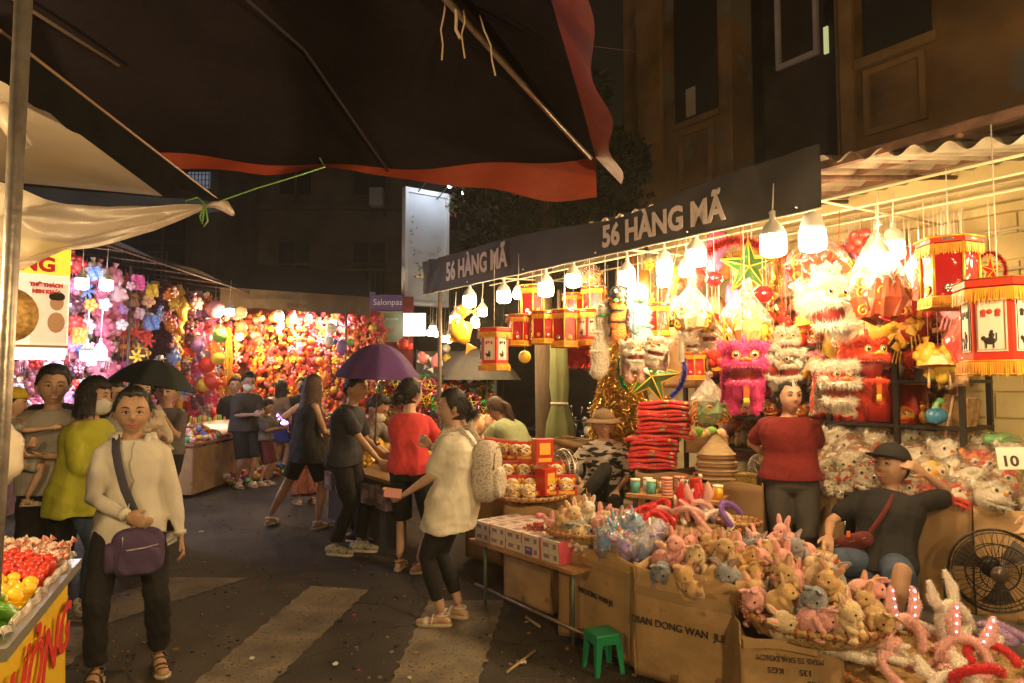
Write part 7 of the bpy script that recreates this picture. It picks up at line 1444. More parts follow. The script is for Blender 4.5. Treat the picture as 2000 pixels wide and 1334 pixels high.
geo('zip', xf(g_limb([(-.05, -.073, .025), (.03, -.077, .032), (.09, -.070, .042)], [.004]*3, 6), Mb, rz_), mat('silver_zip', (.6, .58, .55), .3, metal=.9), t); geo('zip', xf(g_limb([(-.07, -.06, .09), (-.068, -.062, .04)], [.003]*2, 6), Mb, rz_), mat('silver_zip', 0), t)
# backpack
BP = thing('backpack', 'pale beige patterned backpack on the back of the girl in the white tee', 'bag', w19['root'].location, R(78)); bpm = mat('beige_pattern_fabric', (.60, .53, .45), .8, speck=((.36, .29, .25), 75, .54), var=.15, bump=.4, bscale=120)
c_ = np.array((.02, -.225, .99)); geo('pack_body', pouch(.145, .085, .20, c_, .6), bpm, BP); geo('front_pocket', pouch(.115, .035, .10, c_+(0, -.08, -.07), .6), bpm, BP); geo('zip', bent([c_+np.array((.12*math.cos(a), -.075, .02+.14*math.sin(a))) for a in np.linspace(0, math.pi, 12)], .0035), mat('brown_zip', (.2, .13, .1), .5), BP)
for sx in (-1, 1): geo('strap', g_limb([c_+(sx*.09, .07, .17), c_+(sx*.115, .15, .285), c_+(sx*.13, .25, .27), c_+(sx*.14, .325, .16), c_+(sx*.165, .28, -.0), c_+(sx*.13, .09, -.16)], [(.020, .005)]*6, 8, ends=False, up=(1, 0, 0)), bpm, BP)
geo('handle', bent([c_+(-.03, .03, .19), c_+(0, .03, .235), c_+(.03, .03, .19)], .007), bpm, BP)
o = w19['wr'][0]; ph = thing('phone_case', 'pink phone case in the hand of the girl in the white tee', 'phone', (o.x-.075, o.y-.035, o.z+.012), rot=(R(68), R(8), R(10))); geo('case', g_box(.115, .065, .012), mat('pink_case', (.75, .34, .32), .4, coat=.5), ph, smooth=False, bevel=.006); geo('charm', g_sphere(.012, .012, .006, (-.06, .02, .01), 8, 6), goldtrim, ph)
# seated man's chest bag, cap tag
CB = thing('chest_bag', 'maroon sling bag across the chest of the seated man', 'bag', (0, 0, 0)); mrn = cloth('maroon_nylon', (.12, .018, .016))
L24 = [rp(w24, .93, .12, .10, 115), rp(w24, .7, .17, .155, 100), rp(w24, .45, .18, .17, 85), rp(w24, .25, .20, .185, 65), rp(w24, .1, .22, .18, 35)]
geo('strap', g_limb(L24, [(.016, .005)]*5, 8, ends=False, up=(0, -1, .2)), mrn, CB); b0 = rp(w24, .28, .225, .20, 62); geo('bag_body', xf(pouch(.14, .035, .06, (0, 0, 0), .8), b0, (.2, -.42, R(-28))), mrn, CB); geo('zip', xf(g_limb([(-.11, -.03, .03), (.1, -.03, .02)], [.003]*2, 6), b0, (.2, -.42, R(-28))), mat('brown_zip', 0), CB)
b1 = at(1657, 1043, 3.95); t = thing('orange_tag', 'small orange tag hanging by the seated man knee', 'tag', b1); geo('tag', g_box(.022, .004, .035), tabo, t, smooth=False, bevel=.003)
# umbrellas
def umbrella(label, c, r, m, shaft=.75, tilt=(0, 0), h=.30, handle=True, scal=.06):
    t = thing('umbrella', label, 'umbrella', c, rot=(R(tilt[0]), R(tilt[1]), .2)); n = 8
    def f(u, v): a = u*2*math.pi; rr = v*r*(1-scal*v*math.sin(((u*n) % 1)*math.pi)); return (rr*math.cos(a), rr*math.sin(a), h*(1-v**2.1)*(1)-.02*v*math.sin(((u*n) % 1)*math.pi)*(1-v))
    o = geo('canopy', g_grid(f, n*8, 14), m, t); dm = mat('umbrella_metal', (.25, .24, .23), .35, metal=.8)
    for k in range(n): geo('rib', bent([np.array(f(k/n+.0001, v))-(0, 0, .006) for v in np.linspace(.02, 1.0, 9)], .003, 5), dm, t)
    geo('shaft', rod((0, 0, h+.03), (0, 0, h-shaft), .006), dm, t)
    if handle: geo('handle', bent([(0, 0, h-shaft), (0, 0, h-shaft-.06), (.02, 0, h-shaft-.09), (.045, 0, h-shaft-.07)], .011, 8), mat('dark_leg', 0), t)
    return t
um = at(738, 738, 6.0); umbrella('purple umbrella held above the man in navy and the masked man', (um.x, um.y, um.z), .375, cloth('umbrella_purple', (.095, .035, .16)), .8, (3, 2))
um = at(297, 754, 5.2); umbrella('black umbrella above the women at the left', (um.x+.0, um.y, um.z), .315, cloth('umbrella_black', (.014, .022, .022)), .6, (-4, 10), .20)
um = at(930, 742, 9.2); umbrella('grey market umbrella beyond the red fringed lantern', (um.x, um.y, um.z), .62, cloth('umbrella_grey', (.09, .085, .08)), 1.9, (0, 0), .42, False)
# glowing ears and toy
led = mat('led_multi_glow', (1, 1, 1), .5, emit=5, ecol=(.75, .85, 1)); hpz = w6['head']+Vector((0, -.02, .11))
t = thing('led_rabbit_ears', 'glowing rabbit ears headband on the woman in the ruffled blouse', 'headband', hpz)
for sd in (-1, 1):
    g = g_limb([(sd*.04, 0, 0), (sd*.065, 0, .06), (sd*.10, 0, .10)], [(.012, .006), (.022, .008), (.008, .004)], 9, up=(0, 1, 0)); geo('ear', g, mat('ear_translucent', (.7, .6, .65), .4, emit=.35, ecol=(.8, .75, .9)), t); geo('led', join(*[g_sphere(.006, c=(sd*x_, -.010, z_), nu=6, nv=4) for x_, z_ in ((.045, .02), (.06, .05), (.08, .07), (.095, .09))]), led, t)
geo('band', bent([(.085*math.cos(a), 0, -.06+.09*math.sin(a)) for a in np.linspace(0, math.pi, 12)], .005), mat('ear_translucent', 0), t)
p = at(556, 826, 8.2); t = thing('led_toy', 'glowing violet toy held by the woman in the pink top', 'toy', p); geo('body', g_sphere(.05, .03, .03, nu=12, nv=8), mat('violet_toy', (.4, .2, .8), .3, emit=1.6, ecol=(.45, .25, 1)), t); geo('led', join(*[g_sphere(.010, c=(x_, -.03, z_), nu=6, nv=4) for x_, z_ in ((-.03, .0), (.03, .01), (0, .03), (-.06, .05), (-.08, .09))]), mat('violet_led', (1, .6, 1), .5, emit=9, ecol=(.8, .45, 1)), t); geo('wand', rod((.0, 0, 0), (-.09, 0, .12), .005), mat('violet_toy', 0), t)
l = bpy.data.lights.new('toy_light', 'POINT'); l.energy = 1.0; l.color = (.6, .4, 1); l.shadow_soft_size = .03; lo = bpy.data.objects.new('toy_light', l); C.objects.link(lo); lo.location = (p.x, p.y-.08, p.z)
# white shopping bag at the left edge and the passer's hand bag
p = at(12, 888, 2.9); v, f = g_sphere(.10, .06, .13, nu=20, nv=14); t = thing('shopping_bag', 'crumpled white plastic shopping bag at the left edge beside the pole', 'bag', (p.x-.03, p.y, p.z)); geo('bag', (v*(1+.1*np.sin(v[:, :1]*60)*np.cos(v[:, 2:]*50)), f), mat('white_plastic_bag', (.72, .62, .5), .4, coat=.6, crinkle=.8), t); geo('handle', bent([(-.04, 0, .11), (-.02, 0, .2), (.02, 0, .2), (.04, 0, .11)], .006), mat('white_plastic_bag', 0), t)
# hand reaching in at the right edge
hq = at(1996, 1008, 3.2); hg, sd_ = hand_geo(np.array((hq.x+.06, hq.y, hq.z+.02)), np.array((-.5, -.2, -.85)), np.array((-.7, -.2, .5)), 1.0, .5); g = join(*hg, thumb_geo(np.array((hq.x+.06, hq.y, hq.z+.02)), _n((-.5, -.2, -.85)), _n((-.7, -.2, .3)), sd_, 1, 1.), g_limb([(hq.x+.06, hq.y, hq.z+.02), (hq.x+.20, hq.y+.05, hq.z+.10), (hq.x+.42, hq.y+.1, hq.z+.14)], [.026, .034, .042], 10))
(V, F), _ = remesh(g, .006, 2); w27t = thing('person', 'person outside the right edge reaching in with a bare hand', 'person', (0, 0, 0)); MB().add((V, F)).build('body', SKIN[1], w27t)
# ------------------------------------------------------------------ fruit on the cart

cand = {}
for k, c_ in (('red', (.62, .035, .01)), ('yellow', (.82, .52, .02)), ('green', (.14, .36, .03))): cand[k] = mat('candied_'+k, c_, .32, coat=.35, rand=.18)
toM = MB().add(g_sphere(.0152, nu=14, nv=10)).mesh('tomato', cand['red']); yeM = MB().add(g_sphere(.021, .016, .016, nu=12, nv=9)).mesh('plum', cand['yellow']); 
sl = g_lathe([(.001, -.005), (.026, -.005), (.030, 0), (.026, .005), (.001, .005)], 16); grM = MB().add(sl).mesh('slice', cand['green'])
cw1, cw2 = mat('candy_wrap', (.75, .55, .45), .2, coat=1, crinkle=1, cscale=60, speck=((.6, .08, .05), 40, .55)), 0
v, f = g_sphere(.02, .013, .013, nu=12, nv=8); v = v+rng.normal(0, .0015, v.shape); caM = MB().add((v, f)).add(xf(g_lathe([(.004, 0), (.014, .012), (.012, .013)], 8, cap=False), (.018, 0, 0), (0, math.pi/2, 0))).add(xf(g_lathe([(.004, 0), (.014, .012), (.012, .013)], 8, cap=False), (-.018, 0, 0), (0, -math.pi/2, 0))).mesh('candy', cw1)
for nm, me, u0, u1, d, zz, desc, cat, nr, ns in (('cherry_tomato', toM, .56, .86, .027, 3, 'glossy red cherry tomato', 'tomato', 6, 130), ('yellow_plum', yeM, .27, .55, .032, 2, 'glossy yellow candied plum', 'plum', 5, 75), ('green_fruit_slice', grM, -.02, .25, .040, 2, 'green candied fruit slice', 'fruit slice', 4, 45), ('wrapped_candy', caM, .88, 1.12, .034, 3, 'wrapped red and white candy', 'candy', 4, 60)):
    P = darts(ns, d, lambda p: True, (u0*L_, u1*L_, .02, .50), 9000); its = []
    for i, p in enumerate(P):
        e_ = min(1, (p[1])/.12); zc = ZC+.018+.035*e_*(1 if nm != 'cherry_tomato' else 1.2)+rng.uniform(0, .008); o = link(nm, me, None, cl(p[0]/L_, p[1], zc), tuple(rng.uniform(-.9, .9, 3))); tag(o, 'x', cat, 'sweets on the cart tray'); its.append((o, desc))
    label_rows(its, nr, 'of the cart tray')
    geo('fruit_bed', g_grid(lambda u, v: cl(u0+(u1-u0)*u+.0, .01+v*.55, ZC+.004+.03*min(1, v*.55/.12)*(1 if v > 0 else 0)), 6, 8), {'cherry_tomato': cand['red'], 'yellow_plum': cand['yellow'], 'green_fruit_slice': cand['green'], 'wrapped_candy': cw1}[nm], FC)
# ------------------------------------------------------------------ toy wall (runs away along X = XW) and red ornament wall
XW = -5.45; YB = 13.2
meshw = mat('wire_mesh', (.4, .38, .38), .4, metal=.7)
TS = thing('toy_stall', 'white wire mesh toy stall with dark sloping awning at the left', 'stall', (0, 0, 0))
geo('back_wall', g_quad((XW-.5, 6, 0), (XW-.5, 13.9, 0), (XW-.5, 13.9, 3.2), (XW-.5, 6, 3.2)), mat('stall_back', (.25, .14, .14), .8, var=.4), TS)
for y_ in np.arange(6.4, 12.9, .12): geo('mesh_wire', rod((XW-.18, y_, .9), (XW-.18, y_, 3.15), .003, 4), meshw, TS)
for z_ in np.arange(2.2, 3.16, .12): geo('mesh_wire', rod((XW-.18, 6.3, z_), (XW-.18, 12.9, z_), .003, 4), meshw, TS)
awd = mat('dark_green_awning', (.035, .035, .03), .8, var=.3)
geo('awning', g_grid(lambda u, v: (XW+.75-2.6*v, 5.5+8.2*u, 3.22+.85*v+.03*math.sin(u*25)*(1-v)), 40, 6), awd, TS); geo('awning_frame', join(*[rod((XW+.7, y_, 3.17), (XW-1, y_, 3.4), .012) for y_ in np.arange(6.5, 13.6, .9)]+[rod((XW+.72, 5.6, 3.17), (XW+.72, 13.6, 3.17), .016)]), iron, TS)
for y_ in (6.5, 9.5, 12.8): geo('post', rod((XW+.1, y_, 0), (XW+.1, y_, 3.2), .02), post, TS)
hang = []
def hg_mesh(kind):
    if kind == 'bag': 
        G = [g_sphere(.10, .08, .10, (0, 0, 0), 12, 9)]+[g_sphere(.045, .04, .045, (.08*math.cos(a), -.03, .08*math.sin(a)), 8, 6) for a in np.arange(6)]; v, f = join(*G); v = v+rng.normal(0, .004, v.shape); neck = g_lathe([(.06, .08), (.02, .13), (.035, .17)], 10, cap=False); return join((v, f), neck)
    if kind == 'pompom': s = g_sphere(.09, .08, .065, nu=14, nv=9); return join(s, g_fur(s, 1300, .045, .006, (0, 0, -.2), .6))
    if kind == 'ball': v, f = g_sphere(.13, nu=22, nv=16); v = v.copy(); v[:, :2] *= (1-.03*np.abs(np.sin(v[:, 2:]/.13*12))); return v, f
    if kind == 'pack': v, f = g_grid(lambda u, v: ((u-.5)*.19, .02*math.sin(u*9+v*4)-.03, (v-.5)*.24), 8, 9); v = v+rng.normal(0, .005, v.shape); v2 = v.copy(); v2[:, 1] += .045; return join((v, f), (v2, f))
    if kind == 'foil': v, f = g_limb([(0, 0, .12), (.02, 0, .05), (-.02, 0, -.03), (.015, 0, -.12)], [.05, .085, .075, .05], 12); return v+rng.normal(0, .010, v.shape), f
    if kind == 'hat': return join(g_lathe([(.12, 0), (.07, .02), (.055, .07), (.001, .085)], 16, cap=False), *[rod((.05*math.cos(a), .05*math.sin(a), 0), (.06*math.cos(a), .06*math.sin(a), -.12), .006, 4) for a in range(5)])
    if kind == 'ornament': return join(*[xf(g_box(.055, .02, .055), (rng.uniform(-.05, .05), rng.uniform(-.02, .02), rng.uniform(-.07, .07)), (rng.uniform(-1, 1), .785+rng.uniform(-.5, .5), rng.uniform(-1, 1))) for _ in range(4)], *[rod((x_, 0, -.06), (x_*1.3, 0, -.15), .005, 4) for x_ in (-.02, 0, .02)], g_sphere(.028, c=(0, -.02, .03), nu=8, nv=6))
    if kind == 'flower': return join(*[g_sphere(.04, .03, .04, (.055*math.cos(a), -.01, .055*math.sin(a)), 8, 6) for a in np.arange(5)*1.2566], g_sphere(.03, .04, .03, (0, -.03, 0), 8, 6))
    if kind == 'wheel': return join(*[xf(g_box(.11, .006, .035, (.055, 0, .012)), (0, 0, 0), (0, a, 0)) for a in np.arange(6)*1.047])
_hm = {}
hcol = dict(pink=(.72, .26, .34), rose=(.62, .14, .24), white=(.74, .68, .70), palepink=(.78, .50, .54), maroon=(.10, .02, .035), yellow=(.80, .55, .05), gold=(.78, .46, .04), purple=(.28, .16, .46), violet=(.45, .25, .55), magenta=(.66, .10, .30), red=(.66, .04, .03), orange=(.80, .22, .03), green=(.22, .55, .10), blue=(.15, .25, .60), teal=(.1, .4, .4), lightblue=(.45, .55, .75), peach=(.8, .5, .3))
kn_ = dict(bag='bagged toy', pompom='fluffy pompom', ball='paper ball', pack='film packed toy', foil='foil toy', hat='tasselled hat', ornament='paper ornament', flower='flower ornament', wheel='pinwheel'); kfile = dict(bag='bagged_toy', pompom='pompom', ball='paper_ball', pack='packed_toy', foil='foil_toy', hat='tassel_hat', ornament='paper_ornament', flower='flower_ornament', wheel='pinwheel')
def hung(kind, colr, p, s, yaw, group):
    k = (kind, colr)
    if k not in _hm: 
        nm = kfile[kind]; _hm[k] = MB().add(hg_mesh(kind), 0, kind not in ('pack', 'ornament', 'wheel')).mesh(nm, mat('toy_'+kind+'_'+colr, hcol[colr], .45 if kind != 'pompom' else .8, coat=0 if kind == 'pompom' else 1, crinkle=0 if kind in ('pompom', 'ball') else 1, cscale=18, rand=.2))
    o = link(kfile[kind], _hm[k], None, p, (rng.uniform(-.15, .15), rng.uniform(-.25, .25), yaw), s); return tag(o, 'x', kn_[kind], group)
plan = [(6.9, ['bag'], ['pink', 'red', 'rose'], 1.2), (7.2, ['bag', 'flower'], ['palepink', 'rose'], 1.2), (7.5, ['bag'], ['white', 'pink'], 1.1), (7.8, ['bag', 'flower'], ['pink', 'rose', 'red'], 1.), (8.1, ['bag', 'wheel'], ['palepink', 'white'], 1.),
        (8.4, ['bag', 'flower'], ['red', 'rose', 'maroon'], 1.), (8.68, ['flower', 'bag', 'wheel'], ['white', 'blue', 'pink'], .9), (8.95, ['bag'], ['rose', 'pink'], 1.15), (9.25, ['bag'], ['pink', 'palepink', 'rose'], 1.1), (9.55, ['hat', 'flower', 'wheel'], ['red', 'orange', 'magenta'], 1.), (9.85, ['hat', 'wheel', 'bag'], ['yellow', 'peach', 'pink', 'red'], .9), (10.15, ['flower', 'hat', 'bag'], ['yellow', 'peach', 'white', 'red'], 1.),
        (10.45, ['pompom'], ['maroon'], 1.35), (10.8, ['bag', 'flower'], ['palepink', 'pink', 'magenta'], 1.), (11.1, ['foil'], ['gold', 'yellow'], 1.1), (11.4, ['bag', 'ball', 'ornament'], ['red', 'maroon'], 1.), (11.7, ['pack'], ['violet', 'purple', 'magenta'], 1.1), (12.1, ['pack'], ['lightblue', 'purple', 'violet', 'magenta'], 1.2), (12.5, ['ball', 'bag', 'hat'], ['red', 'maroon', 'peach', 'magenta'], .9)]
for ci, (y_, ks, cs, s_) in enumerate(plan):
    n_ = 9; 
    for ri in range(n_):
        z_ = 3.0-ri*.245+rng.uniform(-.03, .03); kd, cc = ks[int(rng.integers(len(ks)))], cs[(ri if len(cs) > 2 else int(rng.integers(len(cs)))) % len(cs)]
        o = hung(kd, cc, (XW+rng.uniform(-.05, .08), y_+rng.uniform(-.04, .04), z_), s_*rng.uniform(.85, 1.15), R(90)+R(-40), 'toys hung on the wire wall'); o['label'] = f"{'pale pink' if cc == 'palepink' else 'light blue' if cc == 'lightblue' else cc} {kn_[kd]}, {['topmost', 'second', 'third', 'fourth', 'fifth', 'sixth', 'seventh', 'eighth', 'ninth'][ri]}{' down' if ri else ''} in {['first', 'second', 'third', 'fourth', 'fifth', 'sixth', 'seventh', 'eighth', 'ninth', 'tenth', 'eleventh', 'twelfth', 'thirteenth', 'fourteenth', 'fifteenth', 'sixteenth', 'seventeenth', 'eighteenth', 'nineteenth'][ci]} wire wall string"
    geo('hanging_string', rod((XW, y_, .9), (XW, y_, 3.16), .003, 4), strm, TS)
# packed layer behind
pk2 = MB(); pm2 = [mat('pack_pink', (.6, .22, .26), .5, coat=1, crinkle=1), mat('pack_red', (.5, .05, .05), .5, coat=1, crinkle=1), mat('pack_white', (.6, .55, .55), .5, coat=1, crinkle=1), mat('pack_gold', (.6, .36, .06), .4, coat=1, crinkle=1), mat('pack_violet', (.3, .16, .4), .4, coat=1, crinkle=1)]
for _ in range(1500):
    y_, z_ = rng.uniform(6.4, 12.9), rng.uniform(.95, 3.05); r_ = rng.uniform(.03, .09); pk2.add(xf(g_sphere(r_, r_*.6, r_*rng.uniform(.6, 1.6), nu=7, nv=5), (XW-.30+rng.uniform(-.08, .12), y_, z_), tuple(rng.uniform(-1, 1, 3))), int(rng.choice(5, p=[.32, .26, .2, .12, .1])))
tag(pk2.build('packed_toys', pm2), 'densely packed small toys behind the strings of the wire wall', 'toys', kind='stuff')
# red ornament wall under the brown awning
RS = thing('ornament_stall', 'stall of red ornaments under the brown lettered awning', 'stall', (0, 0, 0))
geo('back_wall', g_quad((-6.2, YB+.6, 0), (-2.0, YB+.6, 0), (-2.0, YB+.6, 3.3), (-6.2, YB+.6, 3.3)), mat('red_backcloth', 0), RS)
AY = 12.1; aw0, aw1 = at(430, 598, AY), at(722, 622, AY+.5); aw0.z = 2.92; aw1.z = 2.80
awb = mat('brown_canvas_awning', (.10, .068, .04), .85, var=.25, vscale=3, bump=.2); va = math.atan2((aw1-aw0).y, (aw1-aw0).x); WL = (aw1-aw0).length
geo('valance', g_grid(lambda u, v: tuple(aw0.lerp(aw1, u)+Vector((0, .02*math.sin(u*40)*(1-v)-.01*v, .34*v+.008*math.sin(u*31)*(1-v)))), 60, 5), awb, RS)
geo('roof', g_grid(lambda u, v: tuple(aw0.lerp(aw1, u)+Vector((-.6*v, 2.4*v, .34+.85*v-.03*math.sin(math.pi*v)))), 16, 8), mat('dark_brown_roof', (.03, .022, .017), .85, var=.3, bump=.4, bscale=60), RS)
geo('roof_side', g_grid(lambda u, v: tuple((aw0+Vector((-.6*u, 2.4*u, 0))).lerp(aw0+Vector((-.6*u, 2.4*u, .34+.85*u)), v)), 6, 3), awb, RS)
bl_ = mat('faded_brown_print', (.10, .06, .035), .8)
text('lettering', 'CHUYÊN ĐỒ ĂN HỎI - ĐÁM CƯỚI - NỘI THẤT', .115, tuple(aw0.lerp(aw1, .53)+Vector((0, -.035, .23))), (math.pi/2, 0, va), bl_, RS, xs=.86); text('lettering', 'SINH NHẬT - VÀNG MÃ', .10, tuple(aw0.lerp(aw1, .62)+Vector((0, -.035, .09))), (math.pi/2, 0, va), bl_, RS, xs=.9)
for x_ in (-5.5, -3.0): geo('post', rod((x_, 12.3, 0), (x_, 12.3, 3.1), .02), post, RS)
cols_ = 17
for ci in range(cols_):
    x_ = -5.55+ci*.178; y_ = YB-.45*(ci < 3)+rng.uniform(-.15, .15)
    for ri in range(10):
        z_ = 2.80-ri*.20+rng.uniform(-.03, .03); kd = ['ornament', 'flower', 'ornament', 'foil', 'wheel', 'ornament', 'ball'][int(rng.integers(7))]; cc = ['red', 'orange', 'red', 'gold', 'red', 'orange', 'pink', 'yellow'][int(rng.integers(8))]
        if ri == 0 and ci < 5: kd, cc = 'ball', 'peach'
        o = hung(kd, cc, (x_+rng.uniform(-.03, .03), y_, z_), (.85 if kd != 'ball' else .55)*rng.uniform(.85, 1.2), 0, 'ornaments hung under the brown awning'); o['label'] = f"{cc} {kn_[kd]}, {['topmost', 'second', 'third', 'fourth', 'fifth', 'sixth', 'seventh', 'eighth', 'ninth', 'tenth'][ri]}{' down' if ri else ''} in {['first', 'second', 'third', 'fourth', 'fifth', 'sixth', 'seventh', 'eighth', 'ninth', 'tenth', 'eleventh', 'twelfth', 'thirteenth', 'fourteenth', 'fifteenth', 'sixteenth', 'seventeenth'][ci]} string under brown awning"
pk3 = MB(); pm3 = [pm2[1], mat('pack_orange', (.6, .16, .03), .5, coat=1, crinkle=1), pm2[3], pm2[0]]
for _ in range(1200):
    x_, z_ = rng.uniform(-5.9, -2.5), rng.uniform(.9, 2.95); r_ = rng.uniform(.03, .08); pk3.add(xf(g_sphere(r_, r_*.6, r_*rng.uniform(.6, 1.6), nu=7, nv=5), (x_, YB+.3+rng.uniform(-.1, .1), z_), tuple(rng.uniform(-1, 1, 3))), int(rng.choice(4, p=[.45, .28, .17, .10])))
tag(pk3.build('packed_ornaments', pm3), 'dense red and gold ornaments behind the strings under the brown awning', 'ornaments', kind='stuff')
# individual big balls & streamers at the stall corner
for i, (px, py, w_, cc) in enumerate(((421, 604, 34, 'pink'), (430, 656, 28, 'green'), (425, 700, 26, 'yellow'), (405, 712, 30, 'red'), (412, 745, 28, 'red'), (385, 676, 26, 'purple'), (398, 752, 26, 'yellow'), (470, 610, 24, 'peach'), (472, 640, 22, 'peach'), (497, 655, 14, 'white'), (405, 640, 30, 'red'), (441, 745, 22, 'orange'))):
    ball(['large pink paper ball under the awning corner', 'bright green paper ball at the stall corner', 'yellow paper ball below the green one', 'red paper ball left of the yellow one', 'red paper ball below the yellow one', 'purple paper ball beside the film packs', 'yellow paper ball low at the stall corner', 'woven peach ball, upper, under the brown awning', 'woven peach ball, lower, under the brown awning', 'small white ball among the red ornaments', 'red paper ball left of the green one', 'orange paper ball right of the low yellow one'][i], px, py, 11.4+(i > 6)*.8, w_, pb[cc], zt=.25)
ys_ = MB(); 
for k in range(9): ys_.add(bent([at(446+rng.uniform(-6, 6), 640, 11.9), at(446+rng.uniform(-9, 9), 700, 11.9), at(446+rng.uniform(-9, 9), 770, 11.9)], .012, 5))
tag(ys_.build('yellow_streamer', mat('yellow_crepe', (.75, .45, .04), .6)), 'long yellow crepe streamer at the corner of the two stalls', 'streamer')
# display tables of the left stalls
tm2 = [redc, mat('bright_green_plastic', (.05, .5, .2), .4, coat=.7), pb['pink'], pb['white'], pb['blue'], goldtrim, pb['yellow']]
for (x0, x1, y0, y1, h_, lb, nn) in ((XW+.1, XW+1.15, 9.3, 12.7, .72, 'low display table heaped with small toys in front of the wire wall', 700), (-4.3, -2.2, 12.1, 12.8, .8, 'display table of red ornaments behind the crowd', 420)):
    t = thing('display_table', lb, 'table', ((x0+x1)/2, (y0+y1)/2, 0)); geo('table_top', g_box(x1-x0, y1-y0, .03, (0, 0, h_)), card2, t, smooth=False); geo('skirt', join(g_box(x1-x0-.06, .02, h_-.1, (0, -(y1-y0)/2+.03, h_/2)), g_box(.02, y1-y0-.06, h_-.1, ((x1-x0)/2-.03, 0, h_/2))), card, t, smooth=False)
    hp2 = MB()
    for _ in range(nn):
        r_ = rng.uniform(.02, .06); u, v = rng.random(2); hp2.add(xf(g_sphere(r_, r_*.8, r_*.6, nu=7, nv=5) if rng.random() < .5 else g_box(r_*2, r_*1.2, r_), ((x0+x1)/2+(u-.5)*(x1-x0)*.95, (y0+y1)/2+(v-.5)*(y1-y0)*.97, h_+.03+rng.uniform(0, .16)*math.sin(u*math.pi)*1.0+.02), tuple(rng.uniform(-1, 1, 3))), int(rng.choice(7, p=[.34, .06, .22, .12, .06, .1, .1])))
    tag(hp2.build('small_toys', tm2), lb.replace('low display table heaped with', 'heap of').replace('display table of', 'heap of'), 'toys', kind='stuff')
sh_ = geo('plastic_cover', g_grid(lambda u, v: (XW+1.25-u*.75, 10.0+v*1.3, .80+.16*math.sin(u*3)+.02*math.sin(u*17+v*9)), 16, 20), film('table_cover', (.95, .85, .75), .3, 8, .15, white=.3), None); tag(sh_, 'clear plastic cover laid over the toys on the left table', 'plastic cover')
for k in range(14):
    p = at(372+k*5, 830+3*math.sin(k), 11.0); o = geo('toy_flute', rod((0, 0, -.14), (.01*math.sin(k*3), 0, .14), .014, 8), [mat('lime_plastic', (.45, .6, .05), .3, coat=.8), pb['orange'], pb['yellow'], pb['green']][k % 4], None, p); tag(o, ['lime', 'orange', 'yellow', 'green'][k % 4]+' plastic toy flute, '+ORD[k]+(' from left' if k else '')+' in the upright bundle', 'toy flute', 'upright toy flutes')
# fallen pile on the road in front
fl = MB()
for _ in range(260):
    u = rng.random(); fl.add(xf(g_sphere(.05, .04, .03, nu=7, nv=5), (XW+1.25+rng.uniform(-.15, .35), 10.2+u*2.4, .03+rng.uniform(0, .16)), tuple(rng.uniform(-1, 1, 3))), int(rng.integers(7)))
tag(fl.build('toy_heap', tm2), 'heap of small coloured toys on the road before the left table', 'toys', kind='stuff')
# ------------------------------------------------------------------ middle: gold toys, tinsel stars, signs
mt0, mt1 = at(640, 905, 7.3), at(770, 985, 5.9); mv = math.atan2((mt1-mt0).y, (mt1-mt0).x); ml = (Vector((mt1.x, mt1.y))-Vector((mt0.x, mt0.y))).length
t = thing('display_table', 'dark covered table of gold toys under the purple umbrella', 'table', (mt0.x, mt0.y, 0), mv); geo('table_top', g_box(ml+.3, .8, .03, (ml/2, .4, .70)), card2, t, smooth=False); geo('skirt', g_box(ml+.2, .02, .55, (ml/2, .06, .40)), mat('dark_leg', 0), t, smooth=False)
for k in range(5): tt_ = thing('toy_box', 'small purple grey box, '+ORD[k]+(' from left' if k else '')+' along the gold toy table', 'box', (mt0.x+(mt1.x-mt0.x)*(k+.5)/5, mt0.y+(mt1.y-mt0.y)*(k+.5)/5-.03, .56), mv, 'purple grey boxes'); geo('box_body', g_box(.22, .1, .18), mat('mauve_box', (.20, .15, .18), .4, coat=.6), tt_, smooth=False, bevel=.004); geo('printed_picture', g_box(.12, .002, .08, (0, -.052, 0)), mat('mauve_print', (.45, .32, .30), .5, coat=.4), tt_, smooth=False)
gi = []
for k in range(26):
    u, v = rng.random(), rng.random(); x_, y_ = mt0.x+(mt1.x-mt0.x)*u*1.1-math.sin(mv)*(.05+.6*v), mt0.y+(mt1.y-mt0.y)*u*1.1+math.cos(mv)*(.05+.6*v); o = hung(['foil', 'flower', 'bag'][k % 3], 'gold', (x_, y_, .80+rng.uniform(0, .12)), rng.uniform(.7, 1.1), rng.uniform(0, 6), 'gold toys on the table under the purple umbrella'); gi.append((o, 'gold foil toy' if k % 3 == 0 else 'gold furry toy')) 
label_rows(gi, 3, 'under the purple umbrella')
# tinsel star racks
ti = []
for k in range(34):
    px, py = rng.uniform(735, 955), rng.uniform(742, 870); cc = ['gold', 'red', 'green', 'red', 'pink', 'gold'][k % 6]; 
    if (cc,) not in _hm: 
        r = .085; O = [(r*math.sin(j*2*math.pi/5), 0, r*math.cos(j*2*math.pi/5)) for j in range(5)]; st = [rod(O[j], O[(j+2) % 5], .004, 5) for j in range(5)]; fr_ = join(*st); a = [(r*1.1*math.cos(x), 0, r*1.1*math.sin(x)) for x in np.linspace(0, 6.28, 16)]; ri_ = tinsel(a, .01, None, 700, .03)
        _hm[(cc,)] = MB().add(fr_, 0).add(ri_, 1, False).mesh('tinsel_star', [def_y, tins[cc]])
    o = link('tinsel_star', _hm[(cc,)], None, at(px, py, rng.uniform(8.3, 9.2)), (rng.uniform(-.3, .3), rng.uniform(-.6, .6), rng.uniform(-.6, .6)), rng.uniform(.9, 1.4)); tag(o, 'x', 'star ornament', 'tinsel stars on the middle rack'); ti.append((o, cc+' tinsel star'))
label_rows(ti, 5, 'of the middle rack', top=True)
